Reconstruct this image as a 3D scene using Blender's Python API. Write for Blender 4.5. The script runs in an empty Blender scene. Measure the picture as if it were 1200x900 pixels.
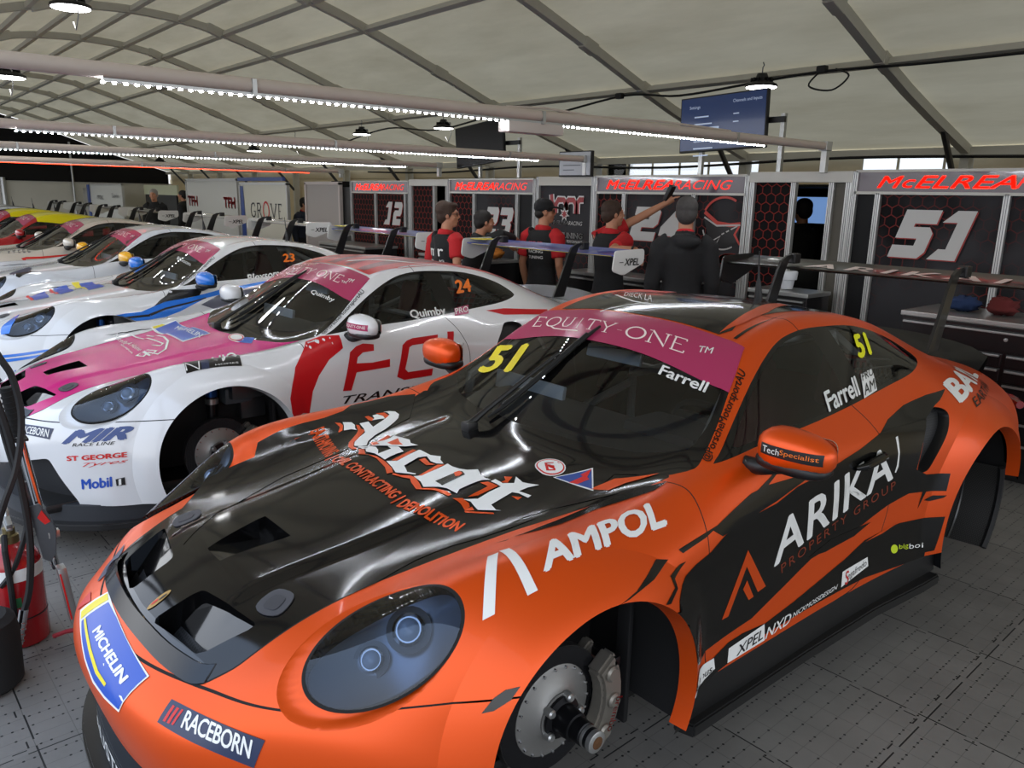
import bpy, bmesh, math, random
import numpy as np
from mathutils import Vector, Matrix
from mathutils.bvhtree import BVHTree
random.seed(7)
C = bpy.context.scene.collection
S = bpy.context.scene
PI = math.pi
FLOOR = -0.06          # floor level; the nominal ride height of the cars is z = 0
# ---------------------------------------------------------------- camera
YAW, PITCH, ROLL = math.radians(49.743), math.radians(13.561), math.radians(1.109)
fw = Vector((-math.sin(YAW)*math.cos(PITCH), math.cos(YAW)*math.cos(PITCH), -math.sin(PITCH)))
rt = fw.cross(Vector((0, 0, 1))).normalized(); up = rt.cross(fw)
r2 = rt*math.cos(ROLL)+up*math.sin(ROLL); u2 = -rt*math.sin(ROLL)+up*math.cos(ROLL)
cam_data = bpy.data.cameras.new('camera'); cam = bpy.data.objects.new('camera', cam_data); C.objects.link(cam)
cam_data.sensor_width = 36.0; cam_data.lens = 916.518/1200*36; cam_data.clip_start = 0.05; cam_data.clip_end = 300
M3 = Matrix((r2, u2, -fw)).transposed()
cam.matrix_world = Matrix.Translation(Vector((2.1185, -1.3954, 1.7198))) @ M3.to_4x4()
S.camera = cam
# ---------------------------------------------------------------- view, world, daylight
S.view_settings.view_transform = 'Standard'; S.view_settings.look = 'None'
S.view_settings.exposure = 0.08; S.view_settings.gamma = 1.0; S.view_settings.use_curve_mapping = False
S.cycles.max_bounces = 8; S.cycles.diffuse_bounces = 4; S.cycles.transparent_max_bounces = 16
S.cycles.sample_clamp_indirect = 6.0; S.cycles.caustics_reflective = False; S.cycles.caustics_refractive = False
W = bpy.data.worlds.new('overcast_sky'); S.world = W; W.use_nodes = True
nt = W.node_tree; nt.nodes.clear()
wo = nt.nodes.new('ShaderNodeOutputWorld'); wb = nt.nodes.new('ShaderNodeBackground')
tcw = nt.nodes.new('ShaderNodeTexCoord'); sp = nt.nodes.new('ShaderNodeSeparateXYZ'); rmp = nt.nodes.new('ShaderNodeValToRGB')
rmp.color_ramp.elements[0].position = 0.0; rmp.color_ramp.elements[0].color = (0.30, 0.30, 0.30, 1)
rmp.color_ramp.elements[1].position = 0.9; rmp.color_ramp.elements[1].color = (0.50, 0.68, 1.0, 1)
e = rmp.color_ramp.elements.new(0.12); e.color = (0.95, 0.97, 1.0, 1)
nt.links.new(tcw.outputs['Generated'], sp.inputs[0]); nt.links.new(sp.outputs['Z'], rmp.inputs[0])
nt.links.new(rmp.outputs[0], wb.inputs[0]); wb.inputs[1].default_value = 2.4
nt.links.new(wb.outputs[0], wo.inputs[0])
# ---------------------------------------------------------------- materials
MATS = {}
def srgb(h):
    h = h.lstrip('#'); v = [int(h[i:i+2], 16)/255 for i in (0, 2, 4)]
    return tuple(c/12.92 if c <= 0.04045 else ((c+0.055)/1.055)**2.4 for c in v)+(1,)
def mat(name, col, rough=0.5, metal=0.0, coat=0.0, emit=0.0, spec=0.5):
    if name in MATS: return MATS[name]
    m = bpy.data.materials.new(name); m.use_nodes = True
    b = m.node_tree.nodes['Principled BSDF']
    c = srgb(col) if isinstance(col, str) else tuple(col)+(1,)
    b.inputs['Base Color'].default_value = c; b.inputs['Roughness'].default_value = rough
    b.inputs['Metallic'].default_value = metal; b.inputs['Coat Weight'].default_value = coat
    b.inputs['Coat Roughness'].default_value = 0.04; b.inputs['Specular IOR Level'].default_value = spec
    if emit: b.inputs['Emission Color'].default_value = c; b.inputs['Emission Strength'].default_value = emit
    MATS[name] = m; return m
def nodes(m): return m.node_tree.nodes, m.node_tree.links, m.node_tree.nodes['Principled BSDF']
def speckle(m, scale=40, amt=0.15, bump=0.0, coord='Object'):
    """mottle a material's colour a little, with an optional fine bump"""
    n, l, b = nodes(m); c = tuple(b.inputs['Base Color'].default_value)
    tc = n.new('ShaderNodeTexCoord'); nz = n.new('ShaderNodeTexNoise'); nz.inputs['Scale'].default_value = scale; nz.inputs['Detail'].default_value = 4
    mx = n.new('ShaderNodeMix'); mx.data_type = 'RGBA'
    mx.inputs[6].default_value = tuple(v*(1-amt) for v in c[:3])+(1,); mx.inputs[7].default_value = tuple(min(1, v*(1+amt)) for v in c[:3])+(1,)
    l.new(tc.outputs[coord], nz.inputs['Vector']); l.new(nz.outputs['Fac'], mx.inputs[0]); l.new(mx.outputs[2], b.inputs['Base Color'])
    if bump:
        bp = n.new('ShaderNodeBump'); bp.inputs['Strength'].default_value = bump; bp.inputs['Distance'].default_value = 0.01
        l.new(nz.outputs['Fac'], bp.inputs['Height']); l.new(bp.outputs[0], b.inputs['Normal'])
    return m
def hexmesh(name, base, line, scale, width=0.06, rough=0.5, fade=None, tilt=None):
    """honeycomb line pattern in the object's own coordinates (u = x, v = z after mapping)"""
    if name in MATS: return MATS[name]
    m = mat(name, base, rough); n, l, b = nodes(m)
    tc = n.new('ShaderNodeTexCoord'); sx = n.new('ShaderNodeSeparateXYZ'); l.new(tc.outputs['UV'], sx.inputs[0])
    def math_(op, a, bb=None, c=None):
        k = n.new('ShaderNodeMath'); k.operation = op
        for i, v in enumerate((a, bb, c)):
            if v is None: continue
            if isinstance(v, (int, float)): k.inputs[i].default_value = v
            else: l.new(v, k.inputs[i])
        return k.outputs[0]
    s3 = math.sqrt(3)
    u = math_('MULTIPLY', sx.outputs[0], scale); v = math_('MULTIPLY', sx.outputs[1], scale)
    def cell(ou, ov):
        a = math_('SUBTRACT', math_('FLOORED_MODULO', math_('ADD', u, ou), 1.0), 0.5)
        c = math_('SUBTRACT', math_('FLOORED_MODULO', math_('ADD', v, ov), s3), s3/2)
        return a, c
    def hd(a, c):   # hexagonal distance
        a, c = math_('ABSOLUTE', a), math_('ABSOLUTE', c)
        return math_('MAXIMUM', a, math_('ADD', math_('MULTIPLY', a, 0.5), math_('MULTIPLY', c, s3/2)))
    d = math_('MINIMUM', hd(*cell(0, 0)), hd(*cell(0.5, s3/2)))
    f = math_('GREATER_THAN', d, 0.5-width)
    if fade is not None:
        nz = n.new('ShaderNodeTexNoise'); nz.inputs['Scale'].default_value = fade; l.new(tc.outputs['UV'], nz.inputs['Vector'])
        rp = n.new('ShaderNodeValToRGB'); rp.color_ramp.elements[0].position = 0.42; rp.color_ramp.elements[1].position = 0.62
        l.new(nz.outputs['Fac'], rp.inputs[0]); f = math_('MULTIPLY', f, rp.outputs[0])
        mx0 = n.new('ShaderNodeMix'); mx0.data_type = 'RGBA'; mx0.inputs[6].default_value = srgb('3a393c'); mx0.inputs[7].default_value = srgb(base)
        l.new(rp.outputs[0], mx0.inputs[0])
    mx = n.new('ShaderNodeMix'); mx.data_type = 'RGBA'; mx.inputs[6].default_value = srgb(base); mx.inputs[7].default_value = srgb(line)
    if fade is not None: l.new(mx0.outputs[2], mx.inputs[6])
    l.new(f, mx.inputs[0]); l.new(mx.outputs[2], b.inputs['Base Color'])
    return m
def glass(name, tint, fac=0.75, rough=0.0):
    """tinted pane: sees through with a tint, mirrors by angle"""
    if name in MATS: return MATS[name]
    m = bpy.data.materials.new(name); m.use_nodes = True; n = m.node_tree.nodes; l = m.node_tree.links; n.clear()
    o = n.new('ShaderNodeOutputMaterial'); t = n.new('ShaderNodeBsdfTransparent'); g = n.new('ShaderNodeBsdfGlossy'); mx = n.new('ShaderNodeMixShader')
    t.inputs[0].default_value = srgb(tint); g.inputs['Roughness'].default_value = rough; g.inputs[0].default_value = (1, 1, 1, 1)
    fr = n.new('ShaderNodeFresnel'); fr.inputs[0].default_value = 1.5
    l.new(fr.outputs[0], mx.inputs[0]); l.new(t.outputs[0], mx.inputs[1]); l.new(g.outputs[0], mx.inputs[2]); l.new(mx.outputs[0], o.inputs[0])
    MATS[name] = m; return m
BLACK = mat('satin_black', '101011', 0.45); GLOSSB = mat('gloss_black', '0a0a0b', 0.12, coat=0.6)
RUBBER = mat('rubber_black', '141414', 0.8); ALU = mat('aluminium', 'b9bab8', 0.35, 0.85); STEEL = mat('dark_steel', '6c6d70', 0.35, 0.9)
WHITE = mat('white_print', 'e9e9e6', 0.4); PRED = mat('red_print', 'd0201c', 0.4); PBLACK = mat('black_print', '0b0b0c', 0.35)
# ---------------------------------------------------------------- mesh helpers
def link(o, parent=None):
    C.objects.link(o)
    if parent is not None: o.parent = parent
    return o
def tag(o, label=None, cat=None, group=None, kind=None):
    if label: o['label'] = label
    if cat: o['category'] = cat
    if group: o['group'] = group
    if kind: o['kind'] = kind
    return o
def thing(name, label, cat, loc=(0, 0, 0), rz=0.0, group=None):
    o = bpy.data.objects.new(name, None); o.empty_display_size = 0.1; C.objects.link(o)
    o.location = loc; o.rotation_euler = (0, 0, rz); return tag(o, label, cat, group)
class MB:
    """collects shapes into one mesh with several materials"""
    def __init__(s): s.v = []; s.f = []; s.m = []; s.uv = {}; s.mats = []
    def mi(s, m):
        if m not in s.mats: s.mats.append(m)
        return s.mats.index(m)
    def add(s, vs, fs, m, uvs=None):
        o = len(s.v); k = s.mi(m); s.v += [tuple(p) for p in vs]
        for i, f in enumerate(fs):
            if uvs: s.uv[len(s.f)] = [uvs[j] for j in f]
            s.f.append(tuple(j+o for j in f)); s.m.append(k)
        return s
    def box(s, c, d, m, rot=None, bevel=0.0):
        bm = bmesh.new(); bmesh.ops.create_cube(bm, size=1.0)
        for v in bm.verts: v.co = Vector((v.co.x*d[0], v.co.y*d[1], v.co.z*d[2]))
        if bevel: bmesh.ops.bevel(bm, geom=bm.edges[:]+bm.verts[:], offset=min(bevel, min(d)*0.45), segments=2, profile=0.6, affect='EDGES')
        M = Matrix.Translation(Vector(c))
        if rot is not None: M = M @ (rot.to_4x4() if isinstance(rot, Matrix) else Matrix.Rotation(rot, 4, 'Z'))
        return s.bm(bm, m, M)
    def bm(s, bm, m, M=None):
        bm.verts.index_update(); vs = [(M @ v.co if M else v.co.copy()) for v in bm.verts]
        fs = [[v.index for v in f.verts] for f in bm.faces]; bm.free(); return s.add(vs, fs, m)
    def tube(s, pts, r, m, seg=8, cap=True):
        pts = [Vector(p) for p in pts]; rs = r if isinstance(r, (list, tuple)) else [r]*len(pts)
        vs = []; fs = []; n = len(pts); prev = None
        for i, p in enumerate(pts):
            t = ((pts[min(i+1, n-1)]-pts[max(i-1, 0)])).normalized()
            if prev is None:
                a = Vector((0, 0, 1)) if abs(t.z) < 0.9 else Vector((1, 0, 0)); x = t.cross(a).normalized()
            else:
                x = (prev-t*prev.dot(t)).normalized()
            prev = x; y = t.cross(x)
            for k in range(seg):
                a = 2*PI*k/seg; vs.append(p+(x*math.cos(a)+y*math.sin(a))*rs[i])
        for i in range(n-1):
            for k in range(seg):
                k2 = (k+1) % seg; fs.append((i*seg+k, i*seg+k2, (i+1)*seg+k2, (i+1)*seg+k))
        if cap: fs.append(tuple(range(seg))[::-1]); fs.append(tuple((n-1)*seg+k for k in range(seg)))
        return s.add(vs, fs, m)
    def lathe(s, prof, m, seg=24, M=None):
        """profile of (radius, height) turned about local z"""
        vs = []; fs = []; n = len(prof)
        for (r, z) in prof:
            for k in range(seg):
                a = 2*PI*k/seg; v = Vector((r*math.cos(a), r*math.sin(a), z)); vs.append(M @ v if M else v)
        for i in range(n-1):
            for k in range(seg):
                k2 = (k+1) % seg; fs.append((i*seg+k, i*seg+k2, (i+1)*seg+k2, (i+1)*seg+k))
        if prof[0][0] > 1e-4: fs.append(tuple(range(seg))[::-1])
        if prof[-1][0] > 1e-4: fs.append(tuple((n-1)*seg+k for k in range(seg)))
        return s.add(vs, fs, m)
    def prism(s, poly, h, m, M=None, bevel=0.0):
        """flat outline (u, v) extruded by h along +w; M maps (u, v, w) into place"""
        bm = bmesh.new(); vs = [bm.verts.new((p[0], p[1], 0)) for p in poly]; f = bm.faces.new(vs)
        r = bmesh.ops.extrude_face_region(bm, geom=[f]); bmesh.ops.translate(bm, vec=(0, 0, h), verts=[g for g in r['geom'] if isinstance(g, bmesh.types.BMVert)])
        if bevel: bmesh.ops.bevel(bm, geom=bm.edges[:], offset=bevel, segments=2, affect='EDGES')
        bmesh.ops.recalc_face_normals(bm, faces=bm.faces[:])
        return s.bm(bm, m, M)
    def quad(s, p, m, uv=None): return s.add(p, [tuple(range(len(p)))], m, uv)
    def build(s, name, parent=None, smooth=True, loc=(0, 0, 0), angle=0.6):
        me = bpy.data.meshes.new(name); me.from_pydata(s.v, [], s.f)
        for m in s.mats: me.materials.append(m)
        me.polygons.foreach_set('material_index', s.m)
        if s.uv:
            ul = me.uv_layers.new(name='UVMap')
            for i, p in enumerate(me.polygons):
                if i in s.uv:
                    for j, li in enumerate(p.loop_indices): ul.data[li].uv = s.uv[i][j]
        me.update()
        if smooth: smooth_by_angle(me, angle)
        o = bpy.data.objects.new(name, me); o.location = loc; return link(o, parent)
def smooth_by_angle(me, angle=0.6):
    me.polygons.foreach_set('use_smooth', [True]*len(me.polygons))
    bm = bmesh.new(); bm.from_mesh(me)
    for e_ in bm.edges: e_.smooth = not (len(e_.link_faces) == 2 and e_.calc_face_angle(0) > angle)
    bm.to_mesh(me); bm.free()
def rnd(poly, r, n=4):
    """round the corners of an outline"""
    out = []; m = len(poly)
    for i in range(m):
        p0, p, p1 = (np.array(poly[(i+k) % m], float) for k in (-1, 0, 1))
        a = (p0-p); b = (p1-p); la, lb = np.linalg.norm(a), np.linalg.norm(b); rr = min(r, la*.45, lb*.45)
        q0, q1 = p+a/la*rr, p+b/lb*rr
        for k in range(n+1): t = k/n; out.append(tuple((1-t)**2*q0+2*t*(1-t)*p+t*t*q1))
    return out
def spl(pts, k=6, closed=True):
    """Catmull-Rom through points"""
    P = [np.array(p, float) for p in pts]; n = len(P); out = []
    for i in range(n if closed else n-1):
        g = lambda j: P[j % n] if closed else P[min(max(j, 0), n-1)]
        a, b, c, d = g(i-1), g(i), g(i+1), g(i+2)
        for q in range(k):
            t = q/k; out.append(tuple(0.5*((2*b)+(c-a)*t+(2*a-5*b+4*c-d)*t*t+(3*b-a-3*c+d)*t**3)))
    if not closed: out.append(tuple(P[-1]))
    return out
def frame(o, u, v, w=None):
    u, v = Vector(u), Vector(v); w = Vector(w) if w is not None else u.cross(v).normalized()
    M = Matrix.Identity(4)
    for i in range(3): M[i][0], M[i][1], M[i][2], M[i][3] = u[i], v[i], w[i], o[i]
    return M
# ---------------------------------------------------------------- flat lettering
_txt = {}
def text_mesh(s, bold=0.0, shear=0.0, spacing=1.0):
    """(verts2d, faces) of a line of text scaled to width 1 and height 1"""
    key = (s, bold, shear, spacing)
    if key in _txt: return _txt[key]
    cu = bpy.data.curves.new('lettering', 'FONT'); cu.body = s; cu.shear = shear; cu.space_character = spacing
    cu.resolution_u = 3; cu.fill_mode = 'BOTH'
    o = bpy.data.objects.new('lettering', cu); C.objects.link(o)
    bpy.context.view_layer.update(); dg = bpy.context.evaluated_depsgraph_get(); me = bpy.data.meshes.new_from_object(o.evaluated_get(dg))
    v = np.array([p.co[:2] for p in me.vertices]); f = [tuple(p.vertices) for p in me.polygons]
    bpy.data.objects.remove(o); bpy.data.curves.remove(cu); bpy.data.meshes.remove(me)
    if bold:
        b_ = bold; v0, f0 = v, f; v = np.concatenate([v0+np.array(d) for d in ((-b_, 0), (b_, 0), (0, b_*.7), (0, -b_*.7), (0, 0))]); f = [tuple(i+k*len(v0) for i in q) for k in range(5) for q in f0]
    mn, mx = v.min(0), v.max(0); ar = (mx[0]-mn[0])/(mx[1]-mn[1]); v = (v-mn)/(mx-mn)
    _txt[key] = (v, f, ar); return _txt[key]
def poly_fill(poly):
    """triangulate an outline given as (u, v) points"""
    from mathutils.geometry import tessellate_polygon
    return [tuple(t) for t in tessellate_polygon([[Vector((p[0], p[1], 0)) for p in poly]])]
def stroke(pts, w, closed=False):
    """a ribbon of width w along points: (verts, faces)"""
    P = [Vector(p) for p in pts]; n = len(P); vs = []; fs = []
    for i in range(n):
        a = P[(i-1) % n] if (closed or i > 0) else P[i]; b = P[(i+1) % n] if (closed or i < n-1) else P[i]
        t = (b-a).normalized(); q = Vector((-t.y, t.x))*w/2
        if 0 < i < n-1 or closed:
            t1 = (P[i]-a).normalized(); c = max(0.5, abs(t1.dot(t))); q /= c
        vs += [tuple(P[i]+q), tuple(P[i]-q)]
    for i in range(n if closed else n-1):
        j = (i+1) % n; fs.append((2*i, 2*i+1, 2*j+1, 2*j))
    return vs, fs
# stroke letters for the heavy italic numerals and wide type, each on a 1 x 1 box
SEG = {'0': [[(0, 0), (1, 0), (1, 1), (0, 1), (0, 0)]], '1': [[(.25, .85), (.62, 1), (.62, 0)], [(.2, 0), (1, 0)]], '2': [[(0, .78), (0, 1), (1, 1), (1, .55), (0, .45), (0, 0), (1, 0)]],
       '3': [[(0, 1), (1, 1), (1, 0), (0, 0)], [(.25, .52), (1, .52)]], '4': [[(.8, 0), (.8, 1), (0, .35), (1.05, .35)]], '5': [[(1, 1), (0, 1), (0, .55), (1, .55), (1, 0), (0, 0)]]}
# ---------------------------------------------------------------- floor of interlocking tiles
fm = mat('floor_tile', '7d7a75', 0.55); n, l, b = nodes(fm)
def mth(n, l, op, a, bb=None):
    k = n.new('ShaderNodeMath'); k.operation = op
    for i, v in enumerate((a, bb)):
        if v is None: continue
        if isinstance(v, (int, float)): k.inputs[i].default_value = v
        else: l.new(v, k.inputs[i])
    return k.outputs[0]
tc = n.new('ShaderNodeTexCoord'); mp = n.new('ShaderNodeMapping'); mp.inputs['Rotation'].default_value = (0, 0, -.024); mp.inputs['Location'].default_value = (.25, .22, 0)
l.new(tc.outputs['Object'], mp.inputs[0]); sx = n.new('ShaderNodeSeparateXYZ'); l.new(mp.outputs[0], sx.inputs[0]); T_ = .605
q = lambda op, a, bb=None: mth(n, l, op, a, bb)
X_, Y_ = sx.outputs[0], sx.outputs[1]
def notch(v): return q('MULTIPLY', q('GREATER_THAN', q('SINE', q('MULTIPLY', v, 31.2)), .80), .022)
def seam(a, v): f = q('FRACT', q('DIVIDE', q('ADD', a, notch(v)), T_)); return q('LESS_THAN', q('ABSOLUTE', q('SUBTRACT', f, .5)), .0045)
sm_ = q('MAXIMUM', seam(X_, Y_), seam(Y_, X_))
def rib(a, s, w): return q('LESS_THAN', q('ABSOLUTE', q('SUBTRACT', q('FRACT', q('MULTIPLY', a, s)), .5)), w)
wn = n.new('ShaderNodeTexWhiteNoise'); wn.noise_dimensions = '2D'; cmb = n.new('ShaderNodeCombineXYZ')
l.new(q('FLOOR', q('MULTIPLY', X_, 16.5)), cmb.inputs[0]); l.new(q('FLOOR', q('MULTIPLY', Y_, 33)), cmb.inputs[1]); l.new(cmb.outputs[0], wn.inputs['Vector'])
du = q('SUBTRACT', q('FRACT', q('MULTIPLY', X_, 16.5)), .5); dv = q('MULTIPLY', q('SUBTRACT', q('FRACT', q('MULTIPLY', Y_, 33)), .5), .5)
dot = q('MULTIPLY', q('LESS_THAN', q('ADD', q('MULTIPLY', du, du), q('MULTIPLY', dv, dv)), .0052), q('GREATER_THAN', wn.outputs['Value'], .45))
grv = q('MULTIPLY', q('MAXIMUM', rib(X_, 16.5, .02), rib(Y_, 8.25, .012)), .30)
dark = q('MINIMUM', q('ADD', q('MAXIMUM', sm_, dot), grv), 1.0)
wt = n.new('ShaderNodeTexWhiteNoise'); wt.noise_dimensions = '2D'; c2 = n.new('ShaderNodeCombineXYZ'); l.new(q('FLOOR', q('ADD', q('DIVIDE', X_, T_), .5)), c2.inputs[0]); l.new(q('FLOOR', q('ADD', q('DIVIDE', Y_, T_), .5)), c2.inputs[1]); l.new(c2.outputs[0], wt.inputs['Vector'])
nz = n.new('ShaderNodeTexNoise'); nz.inputs['Scale'].default_value = 5; nz.inputs['Detail'].default_value = 8; l.new(mp.outputs[0], nz.inputs['Vector'])
val = q('ADD', q('MULTIPLY', wt.outputs['Value'], .22), q('ADD', q('MULTIPLY', nz.outputs['Fac'], .5), .55))
mx = n.new('ShaderNodeMix'); mx.data_type = 'RGBA'; mx.blend_type = 'MULTIPLY'; mx.inputs[0].default_value = 1; mx.inputs[6].default_value = srgb('7a7772'); l.new(val, mx.inputs[7])
m2 = n.new('ShaderNodeMix'); m2.data_type = 'RGBA'; m2.inputs[7].default_value = srgb('19191a'); l.new(dark, m2.inputs[0]); l.new(mx.outputs[2], m2.inputs[6]); l.new(m2.outputs[2], b.inputs['Base Color'])
bp = n.new('ShaderNodeBump'); bp.inputs['Strength'].default_value = .5; bp.inputs['Distance'].default_value = .004; bp.invert = True; l.new(dark, bp.inputs['Height']); l.new(bp.outputs[0], b.inputs['Normal'])
def struct(o): return tag(o, kind='structure')
mb = MB(); mb.quad([(-32, -4.6, FLOOR), (9, -4.6, FLOOR), (9, 9.2, FLOOR), (-32, 9.2, FLOOR)], fm); mb.quad([(-32, -4.6, FLOOR-.1), (-32, 9.2, FLOOR-.1), (9, 9.2, FLOOR-.1), (9, -4.6, FLOOR-.1)], fm); struct(mb.build('floor', smooth=False))
mb = MB(); mb.quad([(-70, -60, FLOOR-.12), (60, -60, FLOOR-.12), (60, 60, FLOOR-.12), (-70, 60, FLOOR-.12)], speckle(mat('asphalt', '77767a', .9), 3, .2)); struct(mb.build('ground', smooth=False))
# ---------------------------------------------------------------- the tent
FAB = bpy.data.materials.new('tent_fabric'); FAB.use_nodes = True; n = FAB.node_tree.nodes; l = FAB.node_tree.links; n.clear()
o_ = n.new('ShaderNodeOutputMaterial'); d_ = n.new('ShaderNodeBsdfDiffuse'); t_ = n.new('ShaderNodeBsdfTranslucent'); mx = n.new('ShaderNodeMixShader'); mx.inputs[0].default_value = .19
tc = n.new('ShaderNodeTexCoord'); mp = n.new('ShaderNodeMapping'); mp.inputs['Scale'].default_value = (.5, 1.6, 1.6); nz = n.new('ShaderNodeTexNoise'); nz.inputs['Scale'].default_value = 1.1; nz.inputs['Detail'].default_value = 7; nz.inputs['Roughness'].default_value = .62
l.new(tc.outputs['Object'], mp.inputs[0]); l.new(mp.outputs[0], nz.inputs['Vector'])
rp = n.new('ShaderNodeValToRGB'); rp.color_ramp.elements[0].position = .25; rp.color_ramp.elements[0].color = srgb('c4b492'); rp.color_ramp.elements[1].position = .75; rp.color_ramp.elements[1].color = srgb('dfcfac')
l.new(nz.outputs['Fac'], rp.inputs[0]); l.new(rp.outputs[0], d_.inputs[0]); l.new(rp.outputs[0], t_.inputs[0]); l.new(d_.outputs[0], mx.inputs[1]); l.new(t_.outputs[0], mx.inputs[2]); l.new(mx.outputs[0], o_.inputs[0])
w1 = n.new('ShaderNodeTexWave'); w1.inputs['Scale'].default_value = .55; w1.inputs['Distortion'].default_value = 9; w1.inputs['Detail'].default_value = 3; w1.bands_direction = 'DIAGONAL'
l.new(mp.outputs[0], w1.inputs['Vector']); bp = n.new('ShaderNodeBump'); bp.inputs['Strength'].default_value = .22; bp.inputs['Distance'].default_value = .08; l.new(w1.outputs['Fac'], bp.inputs['Height']); l.new(bp.outputs[0], d_.inputs['Normal'])
YC, EAVE_Y, EAVE_Z = 2.15, 8.68, 2.30
half = [(6.53, 2.30), (4.77, 2.82), (3.23, 3.385), (2.2, 3.75), (1.6, 3.94), (1.15, 4.055), (.7, 4.13), (.3, 4.16), (0, 4.168)]
half2 = [(4.0, 3.10)]+[h for h in half if h[0] <= 3.3]
prof = [(YC+a, z) for a, z in half]+[(YC-a, z) for a, z in half2[::-1][1:]]
X0, X1 = -31.0, 7.1; BAYX = [-1.7+2.95*k for k in range(-9, 4)]
xs = sorted(set([X0, X1]+[x for x in BAYX]+[x+1.475 for x in BAYX if x+1.475 < X1]))
mb = MB(); vs = []; fs = []; m_ = len(prof)
for x in xs:
    sag = .0 if min(abs(x-bx) for bx in BAYX) < .1 else .0
    vs += [(x, y, z+.075-sag) for y, z in prof]
for i in range(len(xs)-1): fs += [(i*m_+k, i*m_+k+1, (i+1)*m_+k+1, (i+1)*m_+k) for k in range(m_-1)]
mb.add(vs, fs, FAB); struct(mb.build('ceiling', angle=1.2))
BEAM = speckle(mat('beam_aluminium', 'c0bcae', .5, .0), 6, .08); PURL = mat('purlin_aluminium', 'c6c2b4', .5, .0)
fine = spl(prof, 3, closed=False)
for x in BAYX:
    mb = MB(); vs = []
    for i, (y, z) in enumerate(fine):
        a = fine[max(i-1, 0)]; c = fine[min(i+1, len(fine)-1)]; t = Vector((c[0]-a[0], c[1]-a[1])).normalized(); nn = Vector((-t.y, t.x)); nn = nn if nn.y > 0 else -nn
        for (dx, dn) in ((-.045, .05), (.045, .05), (.045, -.05), (-.045, -.05)): vs.append((x+dx, y+nn.x*dn, z+nn.y*dn))
        
    fs = [(4*i+k, 4*i+(k+1) % 4, 4*i+4+(k+1) % 4, 4*i+4+k) for i in range(len(fine)-1) for k in range(4)]+[(0, 1, 2, 3), tuple(4*len(fine)-4+k for k in range(4))]
    mb.add(vs, fs, BEAM)
    # keder groove and joint plates
    for (y, z) in ((YC+3.23, 3.385), (YC+1.15, 4.055), (YC-1.15, 4.055), (YC+4.25, 3.01)):
        mb.box((x, y, z-.0), (.105, .22, .13), BEAM, Matrix.Rotation(-math.copysign(.34, y-YC), 3, 'X'), bevel=.01)
    for sg in (1,):
        mb.box((x, YC+sg*6.5, 1.12), (.10, .16, 2.36), BEAM, bevel=.008)
        mb.tube([(x, YC+sg*6.43, 1.75), (x, YC+sg*5.75, 2.50)], .035, STEEL, 8)
    struct(mb.build('roof_beam', smooth=False))
for off in (0, .66, -.66, 1.30, -1.30, 2.06, -2.06, 4.25, 6.5):
    a = abs(off); z = np.interp(a, [h[0] for h in half[::-1]], [h[1] for h in half[::-1]]); sl = np.interp(a, [0, 1.2, 2, 6.5], [0, .2, .33, .33])
    mb = MB(); mb.box(((X0+X1)/2, YC+off, z), (X1-X0, .075 if a < 6 else .12, .06 if a < 6 else .10), PURL, Matrix.Rotation(-math.copysign(sl, off) if a < 6 else 0, 3, 'X')); struct(mb.build('roof_purlin', smooth=False))
# back wall with a clear strip under the eave, black gable and pale wall at the far end
CLEAR = glass('clear_vinyl', 'f2f6fa')
def wall_back():
    mb = MB(); y = EAVE_Y+.12; O = [(-7.5, -4.53), (-3.0, -1.95)]
    mb.box((-12, y, 1.0), (38.2, .02, 2.12), FAB); xs_ = [X0, -7.5, -4.53, -3.0, -1.95, X1]
    for a, c in ((X0, -7.5), (-4.53, -3.0), (-1.95, X1)): mb.box(((a+c)/2, y, 2.18), (c-a, .02, .26), FAB)
    mb.box((-12, y, 2.36), (38.2, .02, .12), FAB); return mb
struct(wall_back().build('wall_back', smooth=False))
for k, (a, c) in enumerate(((-7.5, -4.53), (-3.0, -1.95))):
    mb = MB(); mb.box(((a+c)/2, EAVE_Y+.125, 2.18), (c-a, .006, .24), CLEAR)
    for x in np.arange(a+.45, c, .55): mb.box((x, EAVE_Y+.12, 2.18), (.03, .015, .25), FAB)
    struct(mb.build('window_%d' % (k+1), smooth=False))
BLKFAB = mat('black_fabric', '0d0a0b', .9); PALE = speckle(mat('pale_sheeting', 'cfccc2', .6), 1.5, .06)
mb = MB(); mb.box((X0+.02, 2.15, .92), (.04, 13.4, 1.96), PALE); g = [(y, z+.05) for y, z in prof]+[(-4.4, 2.4), (-4.4, 1.9), (prof[0][0], 1.9)]
mb.prism([(p[0], p[1]) for p in g], .03, BLKFAB, frame((X0+.04, 0, 0), (0, 1, 0), (0, 0, 1))); struct(mb.build('wall_end', smooth=False))
mb = MB(); mb.tube([(X0+.1, 5.3, FLOOR), (X0+.1, 5.3, 3.3)], .04, ALU, 8); mb.tube([(X0+.1, 3.1, FLOOR), (X0+.1, 3.1, 2.0)], .09, ALU, 8); struct(mb.build('wall_post', smooth=True))
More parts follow.
